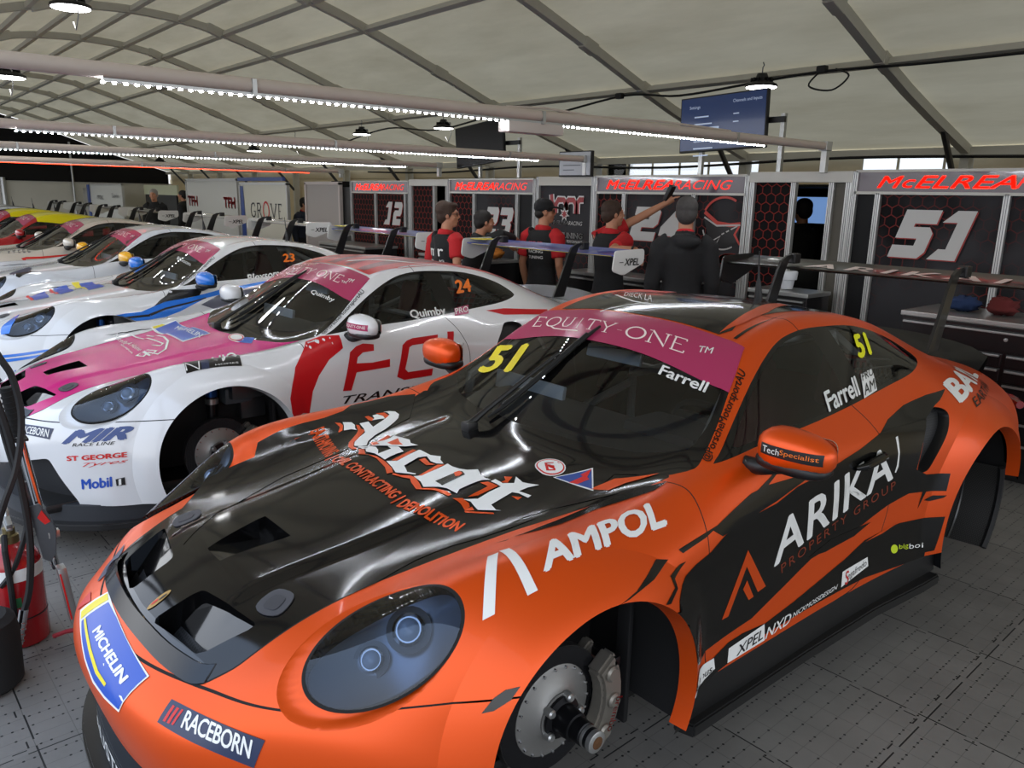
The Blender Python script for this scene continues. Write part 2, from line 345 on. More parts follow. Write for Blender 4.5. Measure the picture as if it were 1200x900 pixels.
# ---------------------------------------------------------------- partition wall of graphic bays
PY = 5.0; FRAME = mat('frame_aluminium', 'c9c9c6', .35, .55); WHITEFR = mat('white_frame', 'cfcdc6', .45)
HEXR = hexmesh('hex_red_panel', '0e0b0c', '7c2a24', 11, .045, .4); HEXF = hexmesh('hex_fade_panel', '0d0b0d', '6e2a28', 11, .045, .4, fade=1.6); HEXG = hexmesh('hex_grey_panel', '2c2b2d', '80302c', 11, .04, .4, fade=.9)
for _m in (HEXR, HEXF, HEXG): nodes(_m)[2].inputs['Specular IOR Level'].default_value = .12; nodes(_m)[2].inputs['Roughness'].default_value = .6
DKP = speckle(mat('dark_panel', '121214', .5, spec=.2), 2, .5); ACR = mat('acrylic_header', '6f6670', .07, coat=.8); NUM = mat('number_silver', 'c4c3c1', .4); REDL = mat('red_edge', 'a5221d', .4)
LEDR = mat('red_led_letter', 'f02010', .4, emit=.9); LEDO = mat('red_letter_rim', 'ff8a70', .4, emit=.7)
zs = lambda x: .0085*(x+1.0)
def flat(mb, v, f, M, m): mb.add([M @ Vector((p[0], p[1], 0)) for p in v], f, m)
def flat_text(mb, s, o, w, h, m, bold=0., shear=0., u=(1, 0, 0), v=(0, 0, 1), y=0, spacing=1.0):
    vv, ff, _ = text_mesh(s, bold, shear, spacing); u, v = Vector(u), Vector(v); M = frame(o, u*w, v*h, u.cross(v)); flat(mb, vv, ff, M, m)
DIG = {'5': [(0, 100), (100, 100), (100, 72), (40, 72), (40, 65), (86, 65), (100, 53), (100, 13), (86, 0), (0, 0), (0, 26), (62, 26), (62, 41), (0, 41)], '1': [(0, 76), (28, 100), (78, 100), (78, 0), (0, 0), (20, 22), (40, 22), (40, 76)],
       '2': [(0, 100), (86, 100), (100, 87), (100, 52), (86, 40), (40, 40), (40, 27), (100, 27), (100, 0), (0, 0), (0, 52), (14, 64), (60, 64), (60, 75), (0, 75)], '3': [(0, 100), (86, 100), (100, 87), (100, 58), (88, 51), (100, 44), (100, 13), (86, 0), (0, 0), (0, 26), (60, 26), (60, 40), (25, 40), (25, 61), (60, 61), (60, 75), (0, 75)],
       '4': [(46, 100), (86, 100), (86, 43), (100, 43), (100, 18), (86, 18), (86, 0), (48, 0), (48, 18), (0, 18), (0, 43)]}
def digits(s, w, h, thick=0, sh=.30, gap=.14):
    """heavy slanted block numerals: (verts, faces)"""
    vs, fs = [], []; dw = w/(len(s)+gap*(len(s)-1)); x = 0
    for ch in s:
        o = len(vs); vs += [(x+p[0]/100*dw+sh*p[1]/100*h, p[1]/100*h) for p in DIG[ch]]; fs += [tuple(i+o for i in q) for q in poly_fill(DIG[ch])]; x += dw*(1+gap)
    return vs, fs
def post(mb, x, z0, z1, y=PY, w=.045, m=None):
    m = m or FRAME; mb.box((x, y, (z0+z1)/2), (w, .05, z1-z0), m, bevel=.004)
    for dx in (-.008, .008): mb.box((x+dx, y-.026, (z0+z1)/2), (.004, .004, z1-z0), STEEL)
def panel(name, root, x0, x1, z0, z1, m, y=PY+.012):
    mb = MB(); mb.quad([(x0, y, z0), (x1, y, z0), (x1, y, z1), (x0, y, z1)], m, [(x0, z0), (x1, z0), (x1, z1), (x0, z1)]); mb.box(((x0+x1)/2, y+.012, (z0+z1)/2), (x1-x0, .02, z1-z0), BLACK); return mb.build(name, root, smooth=False)
def bay(label, x0, x1, posts, panels, num=None, numbox=None, lettering=True, txt=None):
    xm = (x0+x1)/2; z = zs(xm); root = thing('partition_bay', label, 'partition', (xm, PY, FLOOR)); zt = 1.955+z; zb = 1.785+z
    def loc(o): o.location = Vector(o.location)-Vector((xm, PY, FLOOR)); return o
    mb = MB(); post(mb, x0, FLOOR, zt); post(mb, x1, FLOOR, zt); mb.box((xm, PY, zb), (x1-x0, .05, .022), WHITEFR); mb.box((xm, PY, zt), (x1-x0, .05, .02), WHITEFR); mb.box((xm, PY, FLOOR+.02), (x1-x0, .05, .04), FRAME)
    for p in posts: post(mb, p, FLOOR, zb)
    loc(mb.build('frame', root, smooth=False))
    ps = [x0]+posts+[x1]
    for i, m in enumerate(panels): loc(panel('graphic_panel', root, ps[i]+.02, ps[i+1]-.02, FLOOR+.04, zb, m))
    mb = MB(); mb.box((xm, PY+.005, (zt+zb)/2), (x1-x0-.04, .02, zt-zb-.02), ACR); hb = loc(mb.build('header_board', root, smooth=False))
    if txt:
        (ta, tb) = txt; h = .088; zz = (zb+zt)/2-h/2; w = tb-ta; mb = MB(); Y0 = PY-.008
        flat_text(mb, 'M', (ta, Y0, zz), w*.115, h, LEDR, .012, .35); flat_text(mb, 'c', (ta+w*.112, Y0, zz), w*.058, h*.72, LEDR, .012, .35); flat_text(mb, 'ELREA', (ta+w*.168, Y0, zz), w*.40, h, LEDR, .012, .35); flat_text(mb, 'RACING', (ta+w*.565, Y0, zz), w*.435, h, LEDR, 0, .35)
        flat_text(mb, 'M', (ta-.006, Y0+.003, zz-.006), w*.122, h+.012, LEDO, .02, .35); flat_text(mb, 'ELREA', (ta+w*.168-.006, Y0+.003, zz-.006), w*.40+.012, h+.012, LEDO, .02, .35)
        o = mb.build('header_lettering', root, smooth=False); loc(o)
    if num:
        (a, c, zlo, zhi) = numbox; v, f = digits(num, (c-a)-.28*(zhi-zlo), zhi-zlo, .27*(zhi-zlo)); mb = MB()
        flat(mb, v, f, frame((a+.008, PY-.004, zlo-.008), (1, 0, 0), (0, 0, 1)), REDL); flat(mb, v, f, frame((a, PY-.008, zlo), (1, 0, 0), (0, 0, 1)), NUM); loc(mb.build('number_lettering', root, smooth=False))
    return root, loc
LAMPD = 'dark red honeycomb partition bay'
bay('nearest partition bay with a large silver 51 behind the tool cabinet', -1.13, 1.06, [-.93, .0, .83], [DKP, HEXF, HEXF, DKP], '51', (-.80, -.13, 1.30, 1.67), txt=(-.95, .80))
r, loc = bay('partition bay with a large silver 24 and a round road emblem', -4.06, -2.146, [-3.64, -2.735], [HEXR, HEXF, HEXF], '24', (-3.56, -2.74, 1.285, 1.63), txt=(-3.91, -2.31))
mb = MB(); cx, cz = -2.38, 1.49; y = PY-.006; G1 = mat('emblem_grey', 'b9b6b4', .4); G2 = mat('emblem_red', 'c03a2e', .4)
def arc(r, a0, a1, n=14, cx=cx, cz=cz, sx_=1.0): return [(cx+sx_*r*math.cos(math.radians(a0+(a1-a0)*k/n)), cz+r*math.sin(math.radians(a0+(a1-a0)*k/n))) for k in range(n+1)]
def ribbon(mb, pts, w, m, y): v, f = stroke(pts, w); flat(mb, v, f, frame((0, y, 0), (1, 0, 0), (0, 0, 1)), m)
D_ = [(-2.60, 1.56), (-2.45, 1.50), (-2.30, 1.485), (-2.19, 1.50)]
v = [(-2.60, 1.53), (-2.45, 1.47), (-2.19, 1.49), (-2.22, 1.33), (-2.33, 1.27), (-2.45, 1.29), (-2.55, 1.38)]; flat(mb, v, poly_fill(v), frame((0, y+.002, 0), (1, 0, 0), (0, 0, 1)), PBLACK)
ribbon(mb, [(-2.60, 1.60)]+D_[1:], .035, G2, y); ribbon(mb, [(-2.60, 1.55), (-2.45, 1.475), (-2.19, 1.49)], .016, G1, y-.001); ribbon(mb, arc(.235, 195, 300), .014, G1, y); ribbon(mb, arc(.25, 60, 150), .022, G2, y); ribbon(mb, [(-2.20, 1.48), (-2.245, 1.40), (-2.18, 1.31)], .02, G2, y)
ribbon(mb, [(-2.49, 1.33), (-2.40, 1.38), (-2.44, 1.31)], .01, G1, y)
for (a, c) in (((-2.39, 1.395), (-2.36, 1.41)), ((-2.34, 1.42), (-2.31, 1.435)), ((-2.29, 1.445), (-2.22, 1.48))): ribbon(mb, [a, c], .012, G1, y)
flat_text(mb, 'FC', (-2.58, y, 1.10), .42, .125, mat('emblem_orange', 'd8402a', .4), .02); flat_text(mb, 'TRANSPORT', (-2.58, y, 1.02), .42, .05, G1, .01); flat_text(mb, 'SERVICES', (-2.58, y, .95), .42, .05, G1, .01)
loc(mb.build('emblem', r, smooth=False))
bay('partition bay with a silver 23 behind the person in glasses', -6.82, -5.07, [-6.26, -5.39], [HEXR, HEXF, DKP], '23', (-6.08, -5.45, 1.20, 1.57), txt=(-6.69, -5.21))
bay('small far partition bay with a silver 12', -9.54, -7.82, [-8.78, -7.93], [HEXR, HEXR, DKP], '12', (-8.56, -8.0, 1.25, 1.59), txt=(-9.41, -7.96))
# logo poster bay
z = zs(-4.5); r = thing('poster_board', 'grey poster board with a white and red maple-like logo beside the capped person', 'poster', (-4.56, PY, FLOOR)); off = Vector((-4.56, PY, FLOOR))
r['label'] = 'poster board with a white and red rounded logo behind the person in a cap'
mb = MB(); post(mb, -5.01, FLOOR, 1.94); post(mb, -4.10, FLOOR, 1.94); mb.box((-4.555, PY, 1.89), (.92, .04, .10), PALE); o = mb.build('frame', r, smooth=False, loc=-off)
o = panel('graphic_panel', r, -4.99, -4.12, FLOOR+.04, 1.85, HEXG); o.location = -off
mb = MB(); y = PY-.004; W2 = mat('logo_white', 'cfcdcb', .4); R2 = mat('logo_red', '9c2c30', .4)
def arch(x, w, h, z0, t, m, y): ribbon(mb, [(x, z0), (x, z0+h-.05), (x+.04, z0+h), (x+w-.04, z0+h), (x+w, z0+h-.05), (x+w, z0)], t, m, y)
for t, m, yy in ((.085, W2, y), (.055, R2, y-.002)):
    arch(-4.70, .17, .15, 1.53, t, m, yy); arch(-4.53, .16, .15, 1.53, t, m, yy); ribbon(mb, [(-4.345, 1.53), (-4.345, 1.65), (-4.31, 1.685), (-4.25, 1.685)], t, m, yy); ribbon(mb, [(-4.78, 1.74), (-4.76, 1.60), (-4.74, 1.53)], t, m, yy)
star = [(-4.55+r_*math.cos(a), 1.52+r_*math.sin(a)) for k in range(14) for r_, a in [((.085 if k % 2 == 0 else .04), PI*k/7+PI/2)]]; flat(mb, star, poly_fill(star), frame((0, y-.004, 0), (1, 0, 0), (0, 0, 1)), W2)
star = [((p[0]+4.55)*.62-4.55, (p[1]-1.52)*.62+1.52) for p in star]; flat(mb, star, poly_fill(star), frame((0, y-.006, 0), (1, 0, 0), (0, 0, 1)), R2)
flat_text(mb, 'McELREA', (-4.78, y, 1.40), .30, .045, W2, .02, .2); flat_text(mb, 'RACING', (-4.48, y, 1.40), .22, .045, W2, 0, .2); mb.build('logo_print', r, smooth=False, loc=-off); mb = MB(); flat_text(mb, 'PROTUNING', (-4.80, y, 1.25), .55, .065, W2, .03); flat_text(mb, 'PERFORMANCE', (-4.50, y, 1.20), .25, .03, W2); mb.build('partner_print', r, smooth=False, loc=-off)
# doorways between the bays
def doorway(label, x0, x1, hexw, open_to=None):
    xm = (x0+x1)/2; off = Vector((xm, PY, FLOOR)); z = zs(xm); r = thing('doorway_frame', label, 'doorway', off)
    mb = MB(); mb.box((xm, PY, 1.925+z), (x1-x0, .06, .09), WHITEFR, bevel=.004); post(mb, x0+.03, FLOOR, 1.9+z, w=.05); post(mb, x1-.03, FLOOR, 1.9+z, w=.05); post(mb, x0+hexw, FLOOR, 1.88+z)
    if open_to: post(mb, open_to, FLOOR, 1.88+z)
    mb.build('frame', r, smooth=False, loc=-off); o = panel('graphic_panel', r, x0+.055, x0+hexw-.02, FLOOR+.02, 1.88+z, HEXR); o.location = -off
    if open_to: o = panel('graphic_panel', r, open_to+.02, x1-.05, FLOOR+.02, 1.88+z, mat('grey_board', '5a564d', .6)); o.location = -off
    return r
doorway('open doorway with white header between the 24 and 51 bays', -2.12, -1.15, .44, -1.33)
doorway('doorway with honeycomb door between the 12 and 23 bays', -7.80, -6.84, .62)
# store room behind the partition; black ceiling sheet added to keep the doorways dark
mb = MB(); DKC = mat('store_black', '0b0b0c', .95); mb.box((-4.6, 7.3, .92), (11.6, .05, 1.96), DKC); mb.box((-4.6, 6.62, 1.87), (11.6, 1.3, .02), DKC); mb.box((-10.4, 6.2, .92), (.05, 2.2, 1.96), DKC); mb.box((1.2, 6.2, .92), (.05, 2.2, 1.96), DKC); mb.box((-.9, 6.2, .92), (.03, 2.2, 1.9), DKC); mb.box((-3.2, 6.2, .92), (.03, 2.2, 1.9), DKC); struct(mb.build('wall_store_shade_lid', smooth=False))
# other teams' panels further along
def board(name, label, cat, x0, x1, z0, z1, m, y=PY, marks=None, fr=FRAME, group=None):
    off = Vector(((x0+x1)/2, y, FLOOR)); r = thing(name, label, cat, off, 0, group); mb = MB(); mb.quad([(x0, y, z0), (x1, y, z0), (x1, y, z1), (x0, y, z1)], m); mb.box(((x0+x1)/2, y+.02, (z0+z1)/2), (x1-x0, .03, z1-z0), m); mb.build('board', r, smooth=False, loc=-off)
    mb = MB()
    for x in (x0, x1): mb.box((x, y+.01, (z0+z1)/2), (.05, .06, z1-z0+.02), fr)
    mb.box(((x0+x1)/2, y+.01, z1), (x1-x0+.05, .06, .05), fr); mb.build('frame', r, smooth=False, loc=-off)
    if marks: mb = MB(); marks(mb, y-.008); mb.build('lettering', r, smooth=False, loc=-off)
    return r
CREAM = mat('cream_board', 'dcdacb', .25); BLUE = mat('blue_stripe', '2c4a94', .35); DKT = mat('dark_text', '333338', .5)
def serif(mb, ch, x, z, w, h, m, y, t=.16, lean=0.):
    S_ = {'G': [[(.95, .78), (.8, .97), (.5, 1), (.18, .88), (.03, .5), (.18, .12), (.5, 0), (.8, .05), (.93, .2), (.93, .42)], [(.62, .42), (1.05, .42)]], 'R': [[(.12, 0), (.12, 1)], [(.12, 1), (.65, 1), (.88, .78), (.65, .5), (.12, .5)], [(.5, .5), (1.0, 0)], [(-.03, 0), (.3, 0)], [(-.03, 1), (.3, 1)]],
          'O': [[(.5+.48*math.cos(a), .5+.5*math.sin(a)) for a in np.linspace(0, 2*PI, 21)]], 'V': [[(0.02, 1), (.5, 0), (.98, 1)], [(-.12, 1), (.18, 1)], [(.82, 1), (1.12, 1)]], 'E': [[(.12, 0), (.12, 1)], [(0, 1), (.82, 1), (.82, .86)], [(.12, .52), (.6, .52)], [(0, 0), (.86, 0), (.86, .15)]],
          'Q': [[(.5+.48*math.cos(a), .5+.5*math.sin(a)) for a in np.linspace(0, 2*PI, 21)], [(.45, .05), (.9, -.22), (1.6, -.3), (2.6, -.26)]], 'U': [[(.12, 1), (.12, .3), (.3, .03), (.65, .03), (.85, .3), (.85, 1)], [(-.06, 1), (.3, 1)], [(.68, 1), (1.02, 1)]], 'I': [[(.5, 0), (.5, 1)], [(.3, 0), (.7, 0)], [(.3, 1), (.7, 1)]],
          'T': [[(.5, 0), (.5, 1)], [(0, .86), (0.02, 1), (.98, 1), (1, .86)], [(.3, 0), (.7, 0)]], 'Y': [[(0, 1), (.5, .45), (1, 1)], [(.5, .45), (.5, 0)], [(.3, 0), (.7, 0)], [(-.12, 1), (.18, 1)], [(.82, 1), (1.1, 1)]], 'N': [[(.1, 0), (.1, 1), (.9, 0), (.9, 1)], [(-.06, 0), (.26, 0)], [(-.1, 1), (.12, 1)], [(.74, 1), (1.06, 1)]], '-': [[(.1, .42), (.9, .42)]]}
    out = []
    for st in S_[ch]: v, f = stroke([(x+w*(p[0]+lean*p[1]), z+h*p[1]) for p in st], t*w if len(st) != 2 or abs(st[0][1]-st[1][1]) > .2 else t*w*.55); out.append((v, f))
    if mb is not None:
        for v, f in out: flat(mb, v, f, frame((0, y, 0), (1, 0, 0), (0, 0, 1)), m)
    return out
def grove(mb, y):
    x = -13.72
    for ch, w, m in (('G', .27, DKT), ('R', .25, DKT), ('O', .33, PRED), ('V', .29, DKT), ('E', .22, DKT)): serif(mb, ch, x, 1.20-(.03 if ch == 'O' else 0), w*.86, .27+(.06 if ch == 'O' else 0), m, y, .13); x += w+.045
    for (a, c) in ((-14.22, -13.95),): mb.quad([(a, y, FLOOR+.1), (c, y, FLOOR+.1), (c-.12, y, 1.80), (a-.0, y, 1.80)], BLUE)
board('sponsor_board', 'cream board lettered in tall dark and red serif type', 'board', -14.25, -11.98, FLOOR, 1.85, CREAM, marks=grove)
mb = MB(); mb.box((-13.2, PY, 1.935), (2.2, .05, .07), BLUE); tag(mb.build('blue_header_rail', smooth=False), 'blue rail above the cream serif-lettered board', 'rail')
def tfh(mb, y):
    for x0 in (-17.5, -15.2)[:1]: flat_text(mb, 'TFH', (x0, y, 1.35), .66, .22, PRED, .03); flat_text(mb, 'TFH', (x0+.015, y+.002, 1.33), .66, .22, DKT, .03)
tb_ = board('sponsor_board', 'white board printed twice with short red lettering', 'board', -17.55, -14.40, FLOOR, 1.93, mat('white_board', 'd4d5d0', .25), marks=tfh)
mb = MB(); flat_text(mb, 'TFH', (-15.2, PY-.008, 1.35), .66, .22, PRED, .03); flat_text(mb, 'TFH', (-15.185, PY-.006, 1.33), .66, .22, DKT, .03); mb.build('lettering', tb_, smooth=False, loc=-Vector(((-17.55-14.40)/2, PY, FLOOR)))
board('sponsor_board', 'grey door board with pink-edged frame beside the black cupboard', 'board', -11.2, -9.95, FLOOR, 1.86, mat('grey_door', 'a6a09c', .4), fr=mat('pinkish_frame', 'c9bfba', .4))
mb = MB(); mb.box((-9.76, PY+.3, .9), (.34, .5, 1.8), BLACK); tag(mb.build('black_cupboard', smooth=False), 'tall black cupboard beside the 12 bay', 'cupboard')
mb = MB(); mb.box((-11.9, PY+1.2, .95), (1.2, .04, 1.9), mat('white_board', 'd4d5d0')); mb.box((-10.9, PY+.8, 1.86), (3.0, .05, .10), PALE); struct(mb.build('trim_1', smooth=False))
board('sponsor_board', 'far white board with small faded grey lettering', 'board', -27.0, -23.2, FLOOR, 1.82, mat('white_board', 'd4d5d0'), marks=lambda mb, y: (flat_text(mb, 'mac', (-26.2, y, 1.35), .8, .12, STEEL), flat_text(mb, 'Savin', (-24.4, y, 1.42), .8, .14, STEEL)))
mb = MB(); mb.box((-21.6, PY+.6, .75), (2.8, .05, 1.6), BLACK); mb.box((-21.6, PY+.6, 1.68), (3.0, .05, .26), mat('lime_pale', 'c3c6a8', .5)); tag(mb.build('dark_opening_sheet', smooth=False), 'black opening under a pale header behind the grey-haired person', 'opening')  # flat black sheet put in for the shade inside the opening
board('sponsor_board', 'far grey cabinet panel near the pale end wall', 'board', -30.8, -27.4, FLOOR, 1.66, mat('cabinet_grey', 'b5b4ac', .5), y=5.6)
mb = MB(); mb.box((-27.1, PY-.05, .95), (.25, .03, 1.7), BLUE); tag(mb.build('blue_banner', smooth=False), 'narrow blue banner edging the far white board', 'banner')
# ---------------------------------------------------------------- the racing coupe: body surface
# rows run from the lower lip of the front bumper over the bonnet, windscreen and roof to the tail; columns from the centre line to the sill
ROWS = [
 [(0,-.985,.17),(.14,-.98,.17),(.27,-.965,.17),(.39,-.935,.17),(.50,-.895,.17),(.60,-.84,.17),(.68,-.785,.17),(.75,-.72,.17),(.80,-.67,.17),(.835,-.625,.17)],
 [(0,-1.04,.36),(.15,-1.035,.355),(.29,-1.015,.345),(.42,-.972,.325),(.54,-.90,.305),(.64,-.83,.29),(.72,-.755,.265),(.785,-.69,.235),(.83,-.63,.205),(.86,-.58,.17)],
 [(0,-1.06,.50),(.16,-1.052,.495),(.315,-1.022,.485),(.46,-.965,.48),(.58,-.87,.46),(.68,-.785,.43),(.76,-.70,.38),(.82,-.62,.32),(.86,-.56,.25),(.885,-.52,.17)],
 [(0,-.945,.598),(.15,-.94,.596),(.29,-.92,.585),(.42,-.885,.572),(.55,-.835,.572),(.67,-.755,.555),(.77,-.66,.50),(.84,-.575,.40),(.88,-.52,.28),(.905,-.47,.17)],
 [(0,-.71,.697),(.2,-.70,.694),(.38,-.68,.683),(.53,-.63,.685),(.67,-.575,.70),(.79,-.515,.635),(.865,-.46,.52),(.905,-.43,.40),(.925,-.41,.28),(.93,-.39,.17)],
 [(0,-.43,.742),(.22,-.42,.740),(.43,-.39,.735),(.58,-.37,.762),(.72,-.345,.808),(.835,-.305,.745),(.905,-.28,.62),(.93,-.27,.45),(.935,-.26,.3),(.935,-.26,.17)],
 [(0,-.15,.785),(.25,-.14,.783),(.46,-.11,.775),(.615,-.08,.800),(.745,-.05,.838),(.855,-.04,.79),(.925,-.03,.68),(.945,-.03,.50),(.94,-.03,.3),(.93,-.03,.17)],
 [(0,.15,.833),(.27,.17,.830),(.50,.21,.818),(.65,.25,.838),(.765,.29,.852),(.845,.31,.80),(.895,.32,.70),(.91,.32,.5),(.91,.32,.3),(.90,.32,.17)],
 [(0,.40,.885),(.30,.43,.882),(.56,.50,.880),(.695,.56,.900),(.785,.60,.893),(.835,.62,.82),(.868,.63,.70),(.885,.63,.5),(.90,.63,.3),(.90,.63,.17)],
 [(0,.70,1.06),(.29,.725,1.055),(.56,.79,1.032),(.66,.83,1.030),(.793,.92,.905),(.838,.95,.82),(.862,.97,.70),(.872,.98,.5),(.895,.98,.3),(.90,.98,.17)],
 [(0,1.0,1.228),(.26,1.012,1.223),(.485,1.05,1.205),(.578,1.11,1.175),(.79,1.24,.917),(.84,1.26,.82),(.862,1.27,.70),(.872,1.28,.5),(.895,1.28,.3),(.90,1.3,.17)],
 [(0,1.40,1.296),(.25,1.405,1.292),(.455,1.42,1.270),(.563,1.44,1.226),(.785,1.55,.932),(.843,1.57,.83),(.872,1.58,.70),(.885,1.58,.5),(.905,1.6,.3),(.91,1.6,.17)],
 [(0,1.80,1.268),(.25,1.80,1.262),(.46,1.80,1.250),(.568,1.80,1.207),(.770,1.86,.960),(.86,1.88,.86),(.905,1.88,.72),(.92,1.88,.5),(.925,1.88,.3),(.925,1.88,.17)],
 [(0,2.22,1.192),(.24,2.22,1.187),(.455,2.20,1.165),(.588,2.16,1.118),(.76,2.15,1.0),(.88,2.17,.885),(.945,2.17,.74),(.955,2.17,.55),(.945,2.17,.35),(.94,2.17,.2)],
 [(0,2.68,1.025),(.24,2.66,1.02),(.45,2.62,1.008),(.59,2.58,.992),(.74,2.52,.952),(.88,2.48,.86),(.955,2.46,.72),(.968,2.46,.55),(.955,2.46,.38),(.94,2.46,.22)],
 [(0,3.02,.922),(.24,3.00,.92),(.46,2.95,.915),(.62,2.89,.90),(.76,2.83,.855),(.87,2.79,.795),(.93,2.77,.69),(.945,2.77,.53),(.94,2.77,.38),(.93,2.77,.22)],
 [(0,3.28,.870),(.25,3.27,.867),(.48,3.23,.855),(.64,3.16,.830),(.75,3.09,.79),(.83,3.03,.73),(.88,2.98,.63),(.90,2.95,.50),(.90,2.93,.37),(.895,2.91,.22)],
 [(0,3.40,.66),(.25,3.39,.655),(.47,3.34,.64),(.62,3.26,.615),(.72,3.19,.58),(.79,3.11,.53),(.84,3.05,.46),(.87,3.0,.39),(.88,2.97,.31),(.885,2.95,.22)],
 [(0,3.39,.32),(.24,3.38,.32),(.45,3.34,.31),(.6,3.27,.3),(.7,3.2,.29),(.77,3.13,.28),(.82,3.08,.26),(.85,3.03,.25),(.865,3.0,.235),(.87,2.97,.22)]]
FAX, RAX = -0.05, 2.405        # axle positions along the car
ZAX = 0.335
def bspline_grid(P, kr=13, kc=12):
    P = np.array(P, float); T = P.copy(); R, Cc, _ = P.shape
    def pad(Q):
        Q = np.concatenate([2*Q[:1]-Q[1:2], Q, 2*Q[-1:]-Q[-2:-1]], 0)
        m = Q[:, 1:2]*np.array([-1, 1, 1]); return np.concatenate([m, Q, 2*Q[:, -1:]-Q[:, -2:-1]], 1)
    w = np.array([1/6, 4/6, 1/6])
    for _ in range(4):
        Q = pad(P); A = sum(w[i]*Q[i:i+R] for i in range(3)); L = sum(w[j]*A[:, j:j+Cc] for j in range(3)); P = P+0.9*(T-L)
    Q = pad(P)
    def basis(n, k):
        out = []
        for i in range(n-1):
            for t in range(k): out.append((i, t/k))
        out.append((n-2, 1.0)); B = np.zeros((len(out), n+2)); D = np.zeros_like(B)
        for r, (i, t) in enumerate(out):
            B[r, i:i+4] = [(1-t)**3/6, (3*t**3-6*t*t+4)/6, (-3*t**3+3*t*t+3*t+1)/6, t**3/6]
            D[r, i:i+4] = [-(1-t)**2/2, (9*t*t-12*t)/6, (-9*t*t+6*t+3)/6, t*t/2]
        return B, D
    Br, Dr = basis(R, kr); Bc, Dc = basis(Cc, kc)
    G = np.einsum('ri,ijk,cj->rck', Br, Q, Bc); Gu = np.einsum('ri,ijk,cj->rck', Dr, Q, Bc); Gv = np.einsum('ri,ijk,cj->rck', Br, Q, Dc)
    N = np.cross(Gv, Gu); N /= np.linalg.norm(N, axis=-1, keepdims=True)+1e-12
    return G, N
def sm(t): t = np.clip(t, 0, 1); return t*t*(3-2*t)
class Skin:
    """polygon surface that can be cut along the zero line of any field"""
    def __init__(s, V, N, F): s.V = [tuple(v) for v in V]; s.N = [tuple(v) for v in N]; s.F = F; s.L = ['body']*len(F)
    def arr(s): return np.array(s.V)
    def cut(s, fn, inside, among=('body',)):
        A = s.arr(); fv = list(fn(A)); fv = [1e-7 if abs(x) < 1e-7 else x for x in fv]; edge = {}
        NF, NL = [], []
        def mid(i, j):
            k = (i, j) if i < j else (j, i)
            if k not in edge:
                i, j = k; t = fv[i]/(fv[i]-fv[j]); p = tuple(a+(b-a)*t for a, b in zip(s.V[i], s.V[j])); q = tuple(a+(b-a)*t for a, b in zip(s.N[i], s.N[j]))
                edge[k] = len(s.V); s.V.append(p); s.N.append(q); fv.append(0.0)
            return edge[k]
        for f, l in zip(s.F, s.L):
            if l not in among: NF.append(f); NL.append(l); continue
            sg = [fv[i] < 0 for i in f]
            if all(sg): NF.append(f); NL.append(inside); continue
            if not any(sg): NF.append(f); NL.append(l); continue
            a, b = [], []; n = len(f)
            for k in range(n):
                i, j = f[k], f[(k+1) % n]; (a if sg[k] else b).append(i)
                if sg[k] != sg[(k+1) % n]: m = mid(i, j); a.append(m); b.append(m)
            if len(a) > 2: NF.append(tuple(a)); NL.append(inside)
            if len(b) > 2: NF.append(tuple(b)); NL.append(l)
        s.F, s.L = NF, NL
    def panel(s, fn, inside, among=('body',), gap=0.0022):
        """cut a panel out with a dark joint of width 2*gap around it"""
        s.cut(lambda A: fn(A)-gap, '_t', among); s.cut(lambda A: fn(A)+gap, inside, ('_t',)); s.L = ['gap' if l == '_t' else l for l in s.L]
    def faces(s, *labels): return [f for f, l in zip(s.F, s.L) if l in labels]
    def sub(s, faces):
        idx = {}; V, N, F = [], [], []
        for f in faces:
            g = []
            for i in f:
                if i not in idx: idx[i] = len(V); V.append(s.V[i]); N.append(s.N[i])
                g.append(idx[i])
            F.append(tuple(g))
        return V, N, F
def mesh_from(name, V, F, mats, N=None, mi=None):
    me = bpy.data.meshes.new(name); me.from_pydata([tuple(v) for v in V], [], F)
    for m in mats: me.materials.append(m)
    if mi is not None: me.polygons.foreach_set('material_index', mi)
    me.polygons.foreach_set('use_smooth', [True]*len(me.polygons)); me.update()
    if N is not None:
        N = [Vector(n).normalized() for n in N]; me.normals_split_custom_set_from_vertices([tuple(n) for n in N])
    return me
def obj(name, me, parent=None, loc=(0, 0, 0)):
    o = bpy.data.objects.new(name, me); o.location = loc; return link(o, parent)
def sdpoly(poly, r=0.0):
    """signed distance to a polygon (u, v); negative inside"""
    P = np.array(poly, float); Q = np.roll(P, -1, 0)
    def f(u, v):
        d = np.full(u.shape, 1e9); ins = np.zeros(u.shape, bool)
        for (x0, y0), (x1, y1) in zip(P, Q):
            ex, ey = x1-x0, y1-y0; wx, wy = u-x0, v-y0
            t = np.clip((wx*ex+wy*ey)/(ex*ex+ey*ey), 0, 1); d = np.minimum(d, np.hypot(wx-ex*t, wy-ey*t))
            c = ((y0 > v) != (y1 > v)) & (u < (ex*(v-y0)/(ey if abs(ey) > 1e-12 else 1e-12)+x0)); ins ^= c
        return np.where(ins, -d, d)-r
    return f
NOSTRIL = [(.10, -.915), (.325, -.872), (.375, -.735), (.118, -.785)]
BLADE = [(-.41, -.87), (-.40, -.91), (-.22, -.95), (0, -.965), (.22, -.95), (.40, -.91), (.41, -.87), (.36, -.865), (.2, -.90), (0, -.91), (-.2, -.90), (-.36, -.865)]
VENT = [(-.05, -.71), (.05, -.71), (.095, -.515), (-.095, -.515)]
QUARTER = [(1.915, .893), (2.006, .897), (2.063, .871), (2.015, .80), (1.905, .70), (1.857, .653), (1.779, .664), (1.838, .789)]
